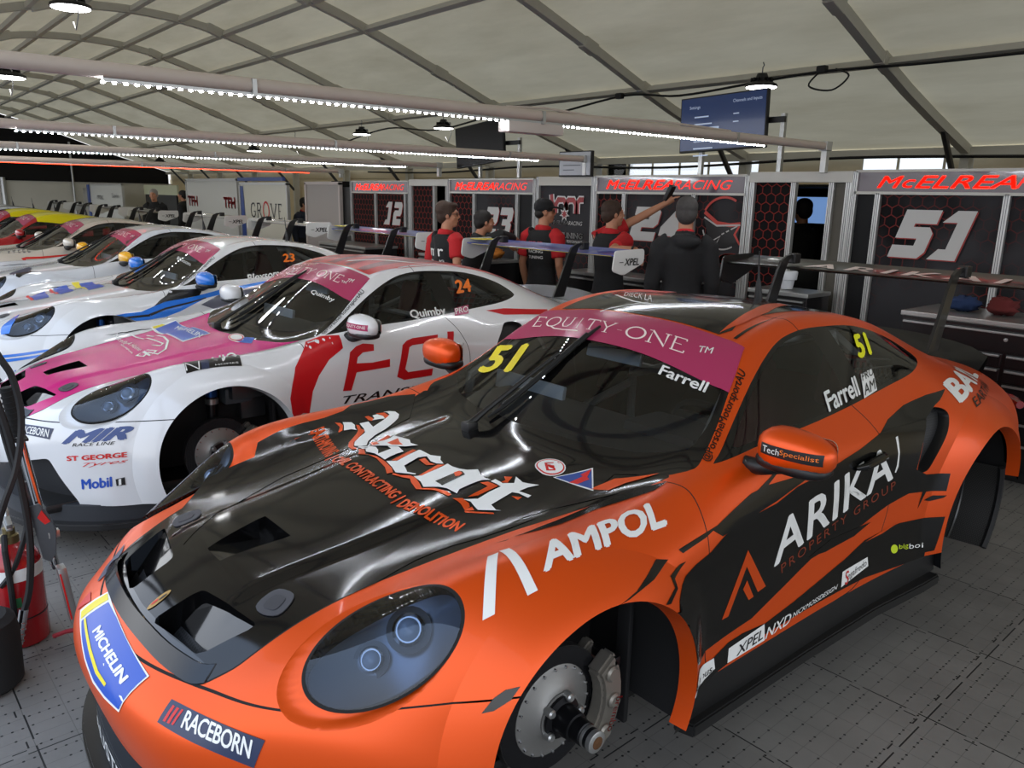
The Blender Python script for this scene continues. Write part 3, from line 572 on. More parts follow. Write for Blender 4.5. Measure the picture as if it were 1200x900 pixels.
# outlines: plan view (|x|, y), side view (y, z) -- LINES
HL_C, HL_U = np.array([.688, -.560, .697]), np.array([.115, .31, .155])     # headlight: centre and long half axis direction
def mirr(p): return p+[(-x, y) for x, y in p[::-1] if x > 0]
OUT = dict(
 windscreen=rnd(mirr([(0, .27), (.2, .29), (.38, .345), (.54, .41), (.67, .475), (.725, .545), (.658, .735), (.579, .935), (.535, 1.045), (.47, 1.06), (.2, 1.063), (0, 1.064)]), .03),
 clear=rnd(mirr([(0, .425), (.28, .45), (.50, .525), (.645, .615), (.628, .74), (.552, .93), (.515, 1.02), (.46, 1.036), (0, 1.038)]), .03),
 rear_window=rnd([(0, 1.87), (.36, 1.87), (.47, 2.56), (.2, 2.62), (-.2, 2.62), (-.47, 2.56), (-.36, 1.87)], .06),
 dlo=spl([(.605, .908), (.707, .950), (.96, 1.097), (1.175, 1.195), (1.336, 1.231), (1.518, 1.236), (1.792, 1.215), (2.03, 1.15), (2.14, 1.085), (2.155, 1.055)], 4, False)+spl([(2.155, 1.055), (2.10, 1.038), (1.93, 1.009), (1.56, .977), (1.207, .951), (.879, .936), (.605, .908)], 3, False)[1:-1],
 bonnet=rnd(mirr([(0, -.945), (.22, -.935), (.40, -.895), (.435, -.82), (.47, -.45), (.54, -.05), (.63, .28), (.685, .485), (.54, .43), (.38, .37), (.2, .31), (0, .29)]), .02),
 door=rnd([(.445, .93), (.425, .72), (.40, .50), (.42, .33), (.55, .27), (1.35, .29), (1.50, .36), (1.60, .55), (1.60, .75), (1.52, .90), (1.42, 1.00), (1.36, 1.3), (.5, 1.3)], .05),
 intake=rnd([(-.61, .405), (-.3, .335), (.3, .335), (.61, .405), (.715, .185), (.715, .10), (-.715, .10), (-.715, .185)], .02),
 roofhatch=rnd([(-.28, 1.25), (.10, 1.25), (.10, 1.60), (-.28, 1.60)], .05))
FLARES = ((FAX, .49, .378, .030), (RAX, .55, .415, .030))
def flare_disp(p, n):
    y0, rc, r0, h = FLARES[0] if p[1] < 1.2 else FLARES[1]
    r = math.hypot(p[1]-y0, p[2]-ZAX); k = min(1.1, max(0.0, (rc-r)/(rc-r0)))
    if p[1] < 1.2: k *= float(sm((.41-p[1])/.08))
    return p+np.asarray(n)/np.linalg.norm(n)*(h*k)
def socket_r(A, un_, vn, nr):
    D = np.stack([np.abs(A[:, 0]), A[:, 1], A[:, 2]], -1)-(HL_C-un_*.035); u = D@un_; v = D@vn; w = D@nr
    return np.where(np.abs(w) < .2, np.sqrt((u/.232)**2+(v/.142)**2), 2.0)
def build_skin():
    G, N = bspline_grid(ROWS); R, Cc, _ = G.shape
    # bonnet bulge between the two long creases
    x, y = G[..., 0], G[..., 1]; wb_ = .27+.10*np.clip((y+.7)/1.1, 0, 1)
    k = sm((wb_-x)/.03)*sm((y+.80)/.12)*sm((.40-y)/.15); G[..., 2] += .009*k
    k = sm((.17-x)/.02)*0
    # normals again from the displaced grid
    Gu = np.gradient(G, axis=0); Gv = np.gradient(G, axis=1)
    Gv[:, 0] = (G[:, 1]-G[:, 1]*np.array([-1, 1, 1]))/2
    Nn = np.cross(Gv, Gu); Nn /= np.linalg.norm(Nn, axis=-1, keepdims=True)+1e-12
    V = np.concatenate([G[:, ::-1]*np.array([-1, 1, 1]), G[:, 1:]], 1); NN = np.concatenate([Nn[:, ::-1]*np.array([-1, 1, 1]), Nn[:, 1:]], 1)
    n = V.shape[1]; F = [(i*n+j, i*n+j+1, (i+1)*n+j+1, (i+1)*n+j) for i in range(R-1) for j in range(n-1)]
    s = Skin(V.reshape(-1, 3), NN.reshape(-1, 3), F)
    # orient outward
    X = lambda A: A[:, 0]; AX = lambda A: np.abs(A[:, 0]); Y = lambda A: A[:, 1]; Z = lambda A: A[:, 2]
    BIG = 1.0
    def plan(p, zmin=-9): g = sdpoly(p); return lambda A: np.where(Z(A) > zmin, g(X(A), Y(A)), BIG)
    def side(p, xmin=.3): g = sdpoly(p); return lambda A: np.where(AX(A) > xmin, g(Y(A), Z(A)), BIG)
    s.cut(lambda A: np.hypot(Y(A)-FAX, Z(A)-ZAX)-.378, 'arch_hole'); s.cut(lambda A: np.hypot(Y(A)-RAX, Z(A)-ZAX)-.415, 'arch_hole')
    s.cut(lambda A: .175-Z(A)*1.0 if False else np.where((Y(A) > RAX) & (Y(A) < 2.93), Z(A)-.36, BIG), 'arch_hole')
    FL = lambda A: np.where(AX(A) > .6, np.minimum(np.hypot(Y(A)-FAX, Z(A)-ZAX)-.49, np.hypot(Y(A)-RAX, Z(A)-ZAX)-.55), BIG)
    s.cut(lambda A: np.where((AX(A) > .6) & (Y(A) > .2) & (Y(A) < 2.1), Z(A)-(.300-.012*(Y(A)-.3)), BIG), 'sill'); s.cut(lambda A: np.where(Y(A) > RAX+.2, Z(A)-.42, BIG), 'drop')
    s.cut(plan(OUT['windscreen'], .80), 'windscreen'); s.cut(plan(OUT['rear_window'], .80), 'rear_window'); s.cut(side(OUT['dlo']), 'dlo')
    # black edge band on the glass, B pillar
    g1 = sdpoly(OUT['clear']); s.cut(lambda A: g1(X(A), Y(A)), 'windscreen_clear', ('windscreen',))
    g2 = sdpoly(OUT['dlo']); s.cut(lambda A: g2(Y(A), Z(A))+.014, 'glass_side', ('dlo',))
    s.cut(lambda A: Y(A)-1.46-(Z(A)-1.0)*-.12, 'glass_door', ('glass_side',)); s.cut(lambda A: Y(A)-1.60-(Z(A)-1.0)*-.12, 'pillar_b', ('glass_side',))
    g3 = sdpoly(OUT['rear_window']); s.cut(lambda A: g3(X(A), Y(A))+.03, 'rear_clear', ('rear_window',))
    # headlights
    un_ = HL_U/np.linalg.norm(HL_U); nr = np.array([.50, -.58, .62]); nr = nr-un_*nr.dot(un_); nr /= np.linalg.norm(nr); vn = np.cross(nr, un_)
    def hl(A, a=.200, b=.124):
        D = np.stack([AX(A), Y(A), Z(A)], -1)-HL_C; u = D@un_; v = D@vn; w = D@nr
        v = v-.03*(1-(u/a)**2)*0
        return np.where(np.abs(w) < .2, (np.sqrt((u/a)**2+(v/b)**2)-1)*b, BIG)
    s.panel(hl, 'headlight', gap=.003)
    s.cut(lambda A: socket_r(A, un_, vn, nr)-1, 'socket', ('body',))
    s.panel(plan(OUT['bonnet'], .5), 'bonnet'); s.panel(side(OUT['door']), 'door')
    # joint between bumper and wings
    s.panel(lambda A: np.where(Y(A) < -.30, Z(A)-(.572+.012*np.clip((AX(A)-.4)/.4, 0, 1)-.035*np.clip((AX(A)-.80)/.1, 0, 1)*0), BIG), 'bumper')
    s.cut(FL, 'flare'); s.cut(FL, 'flare_bumper', ('bumper',))
    gi = sdpoly(OUT['intake']); s.cut(lambda A: np.where(Y(A) < -.5, gi(X(A), Z(A)), BIG), 'intake', ('bumper',))
    # bonnet openings: two nostrils and the centre vent, plan view
    gn = sdpoly(rnd(NOSTRIL, .02)); s.cut(lambda A: gn(AX(A), Y(A)), 'nostril', ('bonnet',))
    gl = sdpoly(rnd(BLADE, .02)); s.cut(lambda A: gl(X(A), Y(A)), 'lip', ('bonnet',))
    gv = sdpoly(VENT); s.cut(lambda A: gv(X(A), Y(A)), 'vent', ('bonnet',))
    gq = sdpoly(rnd(QUARTER, .03)); s.cut(lambda A: np.where(AX(A) > .6, gq(Y(A), Z(A)), BIG), 'quarter', ('body', 'gap'))
    return s
# ---------------------------------------------------------------- car parts shared by every car
def two_sided(m, inner='1c1c1e'):
    n, l, b = nodes(m); g = n.new('ShaderNodeNewGeometry'); o = [k for k in n if k.type == 'OUTPUT_MATERIAL'][0]
    d = n.new('ShaderNodeBsdfDiffuse'); d.inputs[0].default_value = srgb(inner); mx = n.new('ShaderNodeMixShader')
    l.new(g.outputs['Backfacing'], mx.inputs[0]); l.new(b.outputs[0], mx.inputs[1]); l.new(d.outputs[0], mx.inputs[2]); l.new(mx.outputs[0], o.inputs[0]); return m
def paint(name, col, rough=0.2, metal=0.0, coat=0.8, inner='1c1c1e'):
    return MATS[name] if name in MATS else two_sided(mat(name, col, rough, metal, coat), inner)
GAP = mat('panel_gap', '050505', 0.8)
GLASS = glass('cabin_glass', 'dde0de'); LENS = glass('headlight_lens', 'b9c4d2', rough=.02)
BAND = mat('glass_band', '0a0a0b', 0.08)
CARBON = mat('carbon_black', '1a1a1b', 0.3, coat=0.3)
HONEY = hexmesh('honeycomb_mesh', '050505', '2b2b2d', 90, .14, .5)
PERF = hexmesh('perforated_mesh', '2a2927', '0b0b0b', 95, .2, .6)
GREYP = mat('grey_plastic', '45484d', 0.55); LAMP = mat('chrome', 'd8dadd', 0.12, 1.0)
SK = build_skin(); SKA = SK.arr(); SKN = np.array(SK.N)
_solid = [f for f, l in zip(SK.F, SK.L) if l not in ('arch_hole', 'drop')]
_dv = [Vector(v) for v in SK.V]
for f in SK.faces('flare', 'flare_bumper'):
    for i in f: _dv[i] = Vector(flare_disp(SKA[i], SKN[i]))
BVH = BVHTree.FromPolygons(_dv, _solid)
def centre(f): return SKA[list(f)].mean(0)
def boundary(faces):
    d = {}
    for f in faces:
        for i in range(len(f)): d[(f[i], f[(i+1) % len(f)])] = 1
    return [e_ for e_ in d if (e_[1], e_[0]) not in d]
MESH = {}
def skin_mesh(name, groups, extra=None):
    """groups: list of (faces, material); extra: list of (V, F, N, material)"""
    V, N, F, mi, mats = [], [], [], [], []
    for faces, m in groups:
        v, n, f = SK.sub(faces); o = len(V); V += v; N += n; F += [tuple(i+o for i in q) for q in f]
        if m not in mats: mats.append(m)
        mi += [mats.index(m)]*len(f)
    for (v, f, n, m) in extra or []:
        o = len(V); V += list(v); N += list(n); F += [tuple(i+o for i in q) for q in f]
        if m not in mats: mats.append(m)
        mi += [mats.index(m)]*len(f)
    MESH[name] = (mesh_from(name, V, F, mats, N, mi), mats); return MESH[name]
PAINT = mat('paint_slot', '888888')       # replaced per car on the object's own slot
def side_faces(labels, sg): return [f for f in SK.faces(*labels) if centre(f)[0]*sg > 0]
def lip(edges, to, m, start=lambda p, n: p):
    """strip from a boundary inward; to(p, n) gives the inner point"""
    V, F, N = [], [], []
    for (i, j) in edges:
        a, b = SKA[i], SKA[j]; a2, b2 = to(a, SKN[i]), to(b, SKN[j]); a, b = start(a, SKN[i]), start(b, SKN[j]); o = len(V); V += [tuple(a), tuple(b), tuple(b2), tuple(a2)]; F.append((o, o+1, o+2, o+3)[::-1])
        nn = np.cross(b-a, a2-a); nn /= np.linalg.norm(nn)+1e-9; N += [tuple(-nn)]*4
    return (V, F, N, m)
def recess(faces, to, wall, floor, uvplane=None):
    MBx = MB(); v, n, f = SK.sub(faces); P = [to(np.array(p), np.array(q)) for p, q in zip(v, n)]
    uv = [(p[uvplane[0]], p[uvplane[1]]) for p in v] if uvplane else None
    MBx.add(P, f, floor, uv)
    L = lip(boundary(faces), to, wall); MBx.add(L[0], L[1], wall); return MBx
def inward(dx): return lambda p, n: np.array([p[0]-math.copysign(dx, p[0]), p[1], p[2]])
ah = SK.faces('arch_hole')
def arch_to(p, n):
    c = FAX if p[1] < 1.2 else RAX
    p = flare_disp(p, n); d = np.array([0, c-p[1], ZAX-p[2]]); d /= np.linalg.norm(d)+1e-9
    return p+np.array([-math.copysign(.055, p[0]), 0, 0])+d*.012
def flare_part(label, m):
    V, N, F = SK.sub(SK.faces(label)); D = [tuple(flare_disp(np.array(p), np.array(n))) for p, n in zip(V, N)]
    A = np.array(D); nn = np.zeros_like(A)
    for f in F:
        q = np.cross(A[f[1]]-A[f[0]], A[f[2]]-A[f[0]]); q2 = np.cross(A[f[2]]-A[f[0]], A[f[-1]]-A[f[0]]); q = q+q2 if len(f) > 3 else q
        for i in f: nn[i] += q
    return (D, F, [tuple(v/(np.linalg.norm(v)+1e-12)) for v in nn], m)
arch_edges = [(j, i) for (i, j) in boundary(ah) if not (SKA[i][2] < .20 and SKA[j][2] < .20) and not (SKA[i][1] > RAX-.10 and min(SKA[i][2], SKA[j][2]) < .43) and not (SKA[i][1] > RAX-.405 and abs(SKA[i][2]-SKA[j][2]) < .25*abs(SKA[i][1]-SKA[j][1]) and SKA[i][2] < .5)]
body_f = SK.faces('body')
_u = HL_U/np.linalg.norm(HL_U); _n = np.array([.50, -.58, .62]); _n = _n-_u*_n.dot(_u); _n /= np.linalg.norm(_n); _v = np.cross(_n, _u)
def socket_part(m):
    V, N, F = SK.sub(SK.faces('socket')); r = socket_r(np.array(V), _u, _v, _n); D = [tuple(np.array(p)-np.array(n)*.016*float(sm((1-q)/.14))) for p, n, q in zip(V, N, r)]
    A = np.array(D); nn = np.zeros_like(A)
    for f in F:
        q = np.cross(A[f[1]]-A[f[0]], A[f[2]]-A[f[0]])
        for i in f: nn[i] += q
    return (D, F, [tuple(v/(np.linalg.norm(v)+1e-12)) for v in nn], m)
_hb = boundary(SK.faces('headlight'))
skin_mesh('body_shell', [(body_f, PAINT), (SK.faces('gap'), GAP)], [lip(arch_edges, arch_to, PAINT, flare_disp), flare_part('flare', PAINT), socket_part(PAINT), lip(_hb, lambda p, n: p-n*.03, GAP)])
skin_mesh('front_bumper', [(SK.faces('bumper'), PAINT)], [flare_part('flare_bumper', PAINT)])
skin_mesh('bonnet', [(SK.faces('bonnet'), PAINT), (SK.faces('lip'), GLOSSB)])
for sg, nm in ((1, 'l'), (-1, 'r')):
    skin_mesh('door_'+nm, [(side_faces(['door'], sg), PAINT)])
    skin_mesh('side_window_'+nm, [(side_faces(['glass_door', 'glass_side'], sg), GLASS), (side_faces(['dlo', 'pillar_b'], sg), BAND)])
    skin_mesh('headlight_'+nm, [(side_faces(['headlight'], sg), LENS)])
skin_mesh('windscreen', [(SK.faces('windscreen_clear'), GLASS), (SK.faces('windscreen'), BAND)])
skin_mesh('rear_window', [(SK.faces('rear_clear'), GLASS), (SK.faces('rear_window'), BAND)])
def own(name, mb, **k):
    o = mb.build(name, **k); MESH[name] = (o.data, list(o.data.materials)); bpy.data.objects.remove(o)
own('bumper_intake', recess(SK.faces('intake'), lambda p, n: p+np.array([0, .08, 0]), mat('duct_grey', '2c2f34', .5), mat('duct_dark', '1c1e22', .5)))
for sg, nm in ((1, 'l'), (-1, 'r')):
    def nd(p, n):
        t = np.clip((-.735-p[1])/.16, 0, 1); return p+np.array([0, .0, -.012-.085*t])
    fs = [f for f in SK.faces('nostril') if centre(f)[0]*sg > 0]
    fr = [f for f in fs if centre(f)[1] < -.835]; bk = [f for f in fs if f not in fr]
    m_ = recess(fs, nd, GLOSSB, GLOSSB, (0, 1)); k = m_.mi(HONEY)
    for i in range(len(fs)):
        if centre(fs[i])[1] < -.835: m_.m[i] = k
    own('bonnet_duct_'+nm, m_)
    own('quarter_intake_'+nm, recess(side_faces(['quarter'], sg), lambda p, n: p+np.array([-math.copysign(.045, p[0]), .0, 0]), CARBON, HONEY, (1, 2)))
own('bonnet_vent', recess(SK.faces('vent'), lambda p, n: p+np.array([0, 0, -.004-.065*np.clip((p[1]+.71)/.18, 0, 1)]), GLOSSB, GLOSSB))
mb = MB(); bp_ = spl([(-.405, -.885), (-.36, -.915), (-.22, -.948), (0, -.962), (.22, -.948), (.36, -.915), (.405, -.885)], 4, False); vs = []
for (x, y) in bp_:
    q = BVH.ray_cast(Vector((x, y, 3)), Vector((0, 0, -1))); q2 = BVH.ray_cast(Vector((x*.95, y+.036, 3)), Vector((0, 0, -1))); vs += [q[0]+q[1]*.004, q2[0]+q2[1]*(.002+.020*min(1, (.407-abs(x))/.08)), q2[0]+q2[1]*(.002+.015*min(1, (.407-abs(x))/.08))+Vector((0, .004, 0)), q[0]+Vector((0, .004, -.002))]
mb.add(vs, [(4*i+a, 4*i+b_, 4*i+4+b_, 4*i+4+a) for i in range(len(bp_)-1) for a, b_ in ((0, 1), (1, 2), (2, 3), (3, 0))]+[(0, 1, 2, 3), tuple(4*len(bp_)-4+k for k in range(4))], mat('smoked_deflector', '12161d', .12)); own('bonnet_deflector', mb)
# headlight inside: dark bucket following the lens, with two round projectors
for sg, nm in ((1, 'l'), (-1, 'r')):
    fs = side_faces(['headlight'], sg); cc = np.array([HL_C[0]*sg, HL_C[1], HL_C[2]])
    def hd(p, n, cc=cc):
        r = np.linalg.norm(p-cc); return p-n*(.012+.075*max(0, 1-(r/.2)**2))
    DIM = mat('headlight_bucket', '8d96a3', .28, .7); mb = recess(fs, hd, GLOSSB, DIM)
    nrm = np.array([.50*sg, -.58, .62]); nrm /= np.linalg.norm(nrm)
    zq = Vector(nrm).to_track_quat('Z', 'Y').to_matrix().to_4x4()
    for (dy, dz, r) in ((.04, .04, .030), (-.045, -.025, .024)):
        c = cc+np.array([.02*sg*(dy/.05), dy, dz])-nrm*.075; M = Matrix.Translation(Vector(c)) @ zq
        mb.lathe([(r*1.35, 0), (r*1.35, .012), (r*1.1, .018), (r*1.05, .012)], LAMP, 20, M); mb.lathe([(r*1.0, .008), (r*.8, .02), (r*.4, .028), (0, .03)], mat('projector_lens', '9fb0c4', .05, coat=.6), 20, M)
        mb.lathe([(r*1.5, .004), (r*1.9, .006), (r*1.9, .002)], GREYP, 20, M)
    own('headlight_bucket_'+nm, mb)
# wheel arch liners with an inner wall, underbody
def liner(sg, y0, r, xo, xi):
    mb = MB(); n = 20; vs = []; fs = []; D = mat('liner_black', '0d0d0f', .7)
    a0, a1 = -.35, PI+.35
    for k in range(n+1):
        a = a0+(a1-a0)*k/n
        for x in (xo, xi): vs.append((sg*x, y0+math.cos(a)*r, ZAX+math.sin(a)*r))
    for k in range(n): fs.append((2*k, 2*k+1, 2*k+3, 2*k+2))
    fs.append(tuple(2*k+1 for k in range(n+1))); return mb.add(vs, fs, D)
for sg, nm in ((1, 'l'), (-1, 'r')):
    own('front_arch_liner_'+nm, liner(sg, FAX, .39, .90, .50)); mb = liner(sg, RAX, .43, .90, .52)
    own('rear_arch_liner_'+nm, mb)
# mesh panel and outer guard behind the rear wheel
mb = MB(); a_ = np.linspace(.35, -.72, 9); pts = [(.78, RAX+.40*math.cos(a), ZAX+.40*math.sin(a)) for a in a_]
vs = []; uv = []
for (x, y, z_) in pts: vs += [(.90, y, z_), (.62, y-.03, z_)]; uv += [(0, z_*1.2), (.3, z_*1.2)]
mb.add(vs, [(2*i, 2*i+1, 2*i+3, 2*i+2) for i in range(8)], PERF, uv)
mb.tube([(.90, p[1], p[2]) for p in pts], .016, mat('liner_black', '0d0d0f'), 6); mb.tube([(.74, p[1]-.012, p[2]) for p in pts], .008, CARBON, 6)
own('wheel_guard', mb)
mb = MB(); mb.box((0, 1.15, .16), (1.35, 4.1, .05), BLACK, bevel=.02); mb.box((0, 1.15, .22), (1.7, 1.5, .10), BLACK, bevel=.02); mb.box((0, -.55, .40), (1.0, .5, .40), BLACK, bevel=.02); own('floor_pan', mb)
# front splitter and side skirt
def ring(c_pts, z0, z1, grow, back):
    o = [(x+grow*x/.9, y-grow, 0) for x, y in c_pts]; return o
sp_pts = [(0, -1.06), (.3, -1.045), (.52, -.985), (.68, -.885), (.80, -.755), (.875, -.62), (.915, -.48)]
sp_pts = spl([(-x, y) for x, y in sp_pts[::-1]][:-1]+sp_pts, 4, False); pl = sp_pts+[(.80, -.42), (-.80, -.42)]
mb = MB(); mb.prism(pl, .035, CARBON, Matrix.Translation((0, 0, .055)), bevel=.006)
mb.prism([(x*.97, y+.045) for x, y in sp_pts]+[(.80, -.42), (-.80, -.42)], .09, mat('splitter_grey', '2e3136', .45), Matrix.Translation((0, 0, .085)), bevel=.004); own('front_splitter', mb)
for sg, nm in ((1, 'l'), (-1, 'r')):
    sk_ = [(.86, .34), (.925, .36), (.925, 1.0), (.935, 1.5), (.965, 1.85), (.97, 1.99), (.86, 2.0)]
    mb = MB(); mb.prism([(sg*x, y) for x, y in sk_], .045, BLACK, Matrix.Translation((0, 0, .135)), bevel=.006); v, n, f = SK.sub(side_faces(['sill'], sg)); mb.add(v, f, BLACK); own('side_skirt_'+nm, mb)
# mirrors
def blob(c, d, pw=2.6, nu=20, nv=12, taper=0.0, flat=0.0):
    vs = []; fs = []
    for i in range(nv+1):
        th = PI*i/nv-PI/2
        for k in range(nu):
            ph = 2*PI*k/nu; f = lambda t: math.copysign(abs(t)**(2/pw), t)
            x = f(math.cos(th))*f(math.cos(ph)); y = f(math.cos(th))*f(math.sin(ph)); z = f(math.sin(th))
            s_ = 1-taper*x; y2 = y*(1-flat) if y > 0 else y
            vs.append((c[0]+x*d[0], c[1]+y2*d[1]*s_, c[2]+z*d[2]*s_))
    for i in range(nv):
        for k in range(nu):
            k2 = (k+1) % nu; fs.append((i*nu+k, i*nu+k2, (i+1)*nu+k2, (i+1)*nu+k))
    return vs, fs
MIR = (.945, .750, .975)
mb = MB(); v, f = blob((0, 0, 0), (.125, .075, .068), 2.5, taper=.12, flat=.35); mb.add(v, f, PAINT); own('mirror_housing', mb, angle=3)
mb = MB(); v, f = blob((-.01, .0, -.045), (.12, .068, .028), 2.8); mb.add(v, f, BLACK); mb.tube([(-.04, .01, -.055), (-.12, .0, -.085), (-.17, -.02, -.085)], [.03, .026, .03], BLACK, 10); own('mirror_foot', mb, angle=3)
mb = MB(); mb.prism(rnd([(-.10, -.045), (.10, -.05), (.10, .045), (-.10, .045)], .03), .004, LAMP, frame((0, .048, 0), (-1, 0, 0), (0, 0, 1))); own('mirror_glass', mb)
# wiper
mb = MB(); W0 = Vector((-.30, .47, .905)); W1 = Vector((.08, .90, 1.195))
def on_glass(x, y, h=.02):
    q = BVH.ray_cast(Vector((x, y, 3)), Vector((0, 0, -1)))
    return q[0]+q[1]*h
own_w = [on_glass(-.135, .31, .02), on_glass(-.13, .40, .045), on_glass(-.115, .60, .045), on_glass(-.10, .74, .03)]
mb.tube(own_w, [.014, .011, .008, .007], BLACK, 8); mb.box(on_glass(-.135, .31, .012), (.05, .05, .04), BLACK, bevel=.01)
bl = [on_glass(-.135+.07*t, .40+.525*t, .012) for t in np.linspace(0, 1, 9)]
own('wiper_arm', mb); mb = MB(); mb.tube(bl, [.005]+[.009]*7+[.005], RUBBER, 6); mb.tube([p+Vector((0, 0, .012)) for p in bl[1:-1]], .005, BLACK, 6); own('wiper_blade', mb)
# rear wing
def aerofoil(n=12, ch=.30, th=.035, camber=.02):
    up_, lo = [], []
    for k in range(n+1):
        t = 0.5-0.5*math.cos(PI*k/n); yt = th*2.97*(math.sqrt(t)*.6-t*.25-t*t*.35+.0) if t > 0 else 0; cb = -camber*4*t*(1-t)+.035*t
        up_.append((t*ch, cb+yt*.5)); lo.append((t*ch, cb-yt*.5))
    return up_+lo[::-1][1:-1]
def wing_plane(hw, y, z, mat_, ch=.30):
    pr = aerofoil(ch=ch); mb = MB(); vs = []; fs = []; xs = [-hw, -hw*.5, 0, hw*.5, hw]; n = len(pr)
    for x in xs: vs += [(x, y+p[0], z+p[1]) for p in pr]
    for i in range(len(xs)-1):
        for k in range(n): k2 = (k+1) % n; fs.append((i*n+k, (i+1)*n+k, (i+1)*n+k2, i*n+k2))
    fs += [tuple(range(n)), tuple((len(xs)-1)*n+k for k in range(n))[::-1]]; return mb.add(vs, fs, mat_)
WY, WZ, WHW = 2.99, 1.325, .915
own('wing_plane', wing_plane(WHW, WY, WZ, PAINT))
mb = MB(); pth = [(2.80, .98), (2.875, 1.16), (2.93, 1.30), (2.965, 1.365), (3.02, 1.395), (3.08, 1.40)]; wd = [.06, .048, .042, .04, .034, .026]
vs = []
for (y, z_), w in zip(pth, wd):
    for dx in (-.008, .008): vs += [(dx, y-w, z_), (dx, y+w, z_)]
fs = []
for i in range(len(pth)-1):
    o = 4*i; fs += [(o, o+1, o+5, o+4), (o+2, o+6, o+7, o+3), (o, o+4, o+6, o+2), (o+1, o+3, o+7, o+5)]
fs += [(0, 2, 3, 1), (4*len(pth)-4, 4*len(pth)-3, 4*len(pth)-1, 4*len(pth)-2)]
mb.add(vs, fs, CARBON)
for (dy, dz) in ((-.01, 0), (.015, 0), (-.01, -.03), (.015, -.03)): mb.lathe([(0, 0), (.006, 0), (.006, .004), (0, .006)], ALU, 8, Matrix.Translation((.008, 3.075+dy, 1.40+dz)) @ Matrix.Rotation(PI/2, 4, 'Y'))
mb.box((0, 3.075, 1.375), (.05, .07, .06), BLACK, bevel=.008)
own('wing_strut', mb, smooth=False)
ep = rnd([(2.93, 1.21), (3.06, 1.175), (3.30, 1.265), (3.30, 1.375), (2.95, 1.365)], .03)
mb = MB(); mb.prism(ep, .012, mat('endplate_white', 'd9d9d6', .35), frame((0, 0, 0), (0, 1, 0), (0, 0, 1)), bevel=.002); own('wing_endplate', mb)
mb = MB(); vs = []
for x in np.linspace(-.62, .62, 13):
    q = 1-(x/.62)**2; y = 3.08+.16*q; z_ = .895+.055*q**.5; vs += [(x, y, z_-.05), (x, y+.13, z_+.035), (x, y+.14, z_+.02), (x, y+.06, z_-.09)]
mb.add(vs, [(4*i+a, 4*i+b, 4*i+4+b, 4*i+4+a) for i in range(12) for a, b in ((0, 1), (1, 2), (2, 3))], CARBON); own('ducktail', mb)
mb = MB(); mb.tube([(x, 3.43-.45*x*x, .73+.0*x) for x in np.linspace(-.72, .72, 11)]+[], .02, mat('tail_light', '7a0a0c', .2, coat=.5), 8); mb.tube([(.72, 3.19, .73), (.80, 3.10, .735), (.86, 3.03, .74)], [.03, .035, .02], mat('tail_light', '7a0a0c'), 8); own('tail_light', mb)
# antenna on the roof
def roof_at(x, y): return BVH.ray_cast(Vector((x, y, 3)), Vector((0, 0, -1)))[0]
mb = MB(); rp = roof_at(-.02, 1.98); mb.lathe([(.022, -.02), (.02, .01), (.016, .05), (.012, .085), (.006, .11), (.0035, .20), (.0025, .24)], BLACK, 10, Matrix.Translation(rp) @ Matrix.Rotation(.12, 4, 'X')); mb.lathe([(.0175, .02), (.0175, .035)], LAMP, 10, Matrix.Translation(rp) @ Matrix.Rotation(.12, 4, 'X')); own('antenna', mb)
# door handle: bar standing off the door skin
mb = MB(); hp = []
for yy in np.linspace(1.34, 1.55, 7):
    q = BVH.ray_cast(Vector((2, yy, .765+.08*(yy-1.34))), Vector((-1, 0, 0))); hp.append(q[0]+q[1]*(.026 if 1.36 < yy < 1.53 else .004))
mb.tube(hp, [.008, .015, .017, .017, .017, .015, .008], PAINT, 10); own('door_handle', mb)
# bonnet latch
mb = MB(); mb.prism(spl([(-.045, -.035), (.0, -.05), (.045, -.035), (.05, .01), (.03, .05), (-.03, .05), (-.05, .01)], 3), .003, mat('latch_grey', '45454a', .5)); mb.prism(spl([(-.026, -.022), (0, -.03), (.026, -.022), (.022, .025), (-.022, .025)], 3), .005, mat('latch_dark', '3a3a3f', .5), bevel=.001)
mb.v = [(a*.86, b_*.86, c) for a, b_, c in mb.v]; own('bonnet_latch', mb)
# interior: dash, seat, steering wheel, roll cage, net, rear-view mirror
DASH = mat('dash_black', '3c3c3f', .75); CAGE = mat('cage_grey', '8f9294', .4)
mb = MB(); mb.box((0, .78, .78), (1.3, .42, .16), DASH, bevel=.06); mb.box((0, .55, .82), (1.25, .3, .06), DASH, bevel=.025); mb.box((.36, .90, .86), (.34, .22, .08), DASH, bevel=.03); mb.box((0, 1.05, .55), (.26, .6, .3), DASH, bevel=.03); own('dashboard', mb)
mb = MB(); mb.box((-.47, .90, .875), (.46, .02, .085), mat('panel_pale_blue', 'c2d0e4', .35), Matrix.Rotation(-.15, 3, 'X'), bevel=.006); mb.box((-.47, .92, .83), (.05, .05, .06), BLACK); own('dash_panel', mb)
mb = MB(); RED_SEAT = mat('seat_red', '5c1018', .7); mb.box((.36, 1.45, .42), (.5, .5, .14), DASH, bevel=.05); mb.box((.36, 1.74, .72), (.5, .14, .66), RED_SEAT, Matrix.Rotation(-.22, 3, 'X'), bevel=.06)
for dx in (-.22, .22): mb.box((.36+dx, 1.70, 1.0), (.06, .30, .22), RED_SEAT, Matrix.Rotation(-.2, 3, 'X'), bevel=.025)
mb.box((.36, 1.80, 1.04), (.28, .12, .22), DASH, Matrix.Rotation(-.2, 3, 'X'), bevel=.04); own('race_seat', mb)
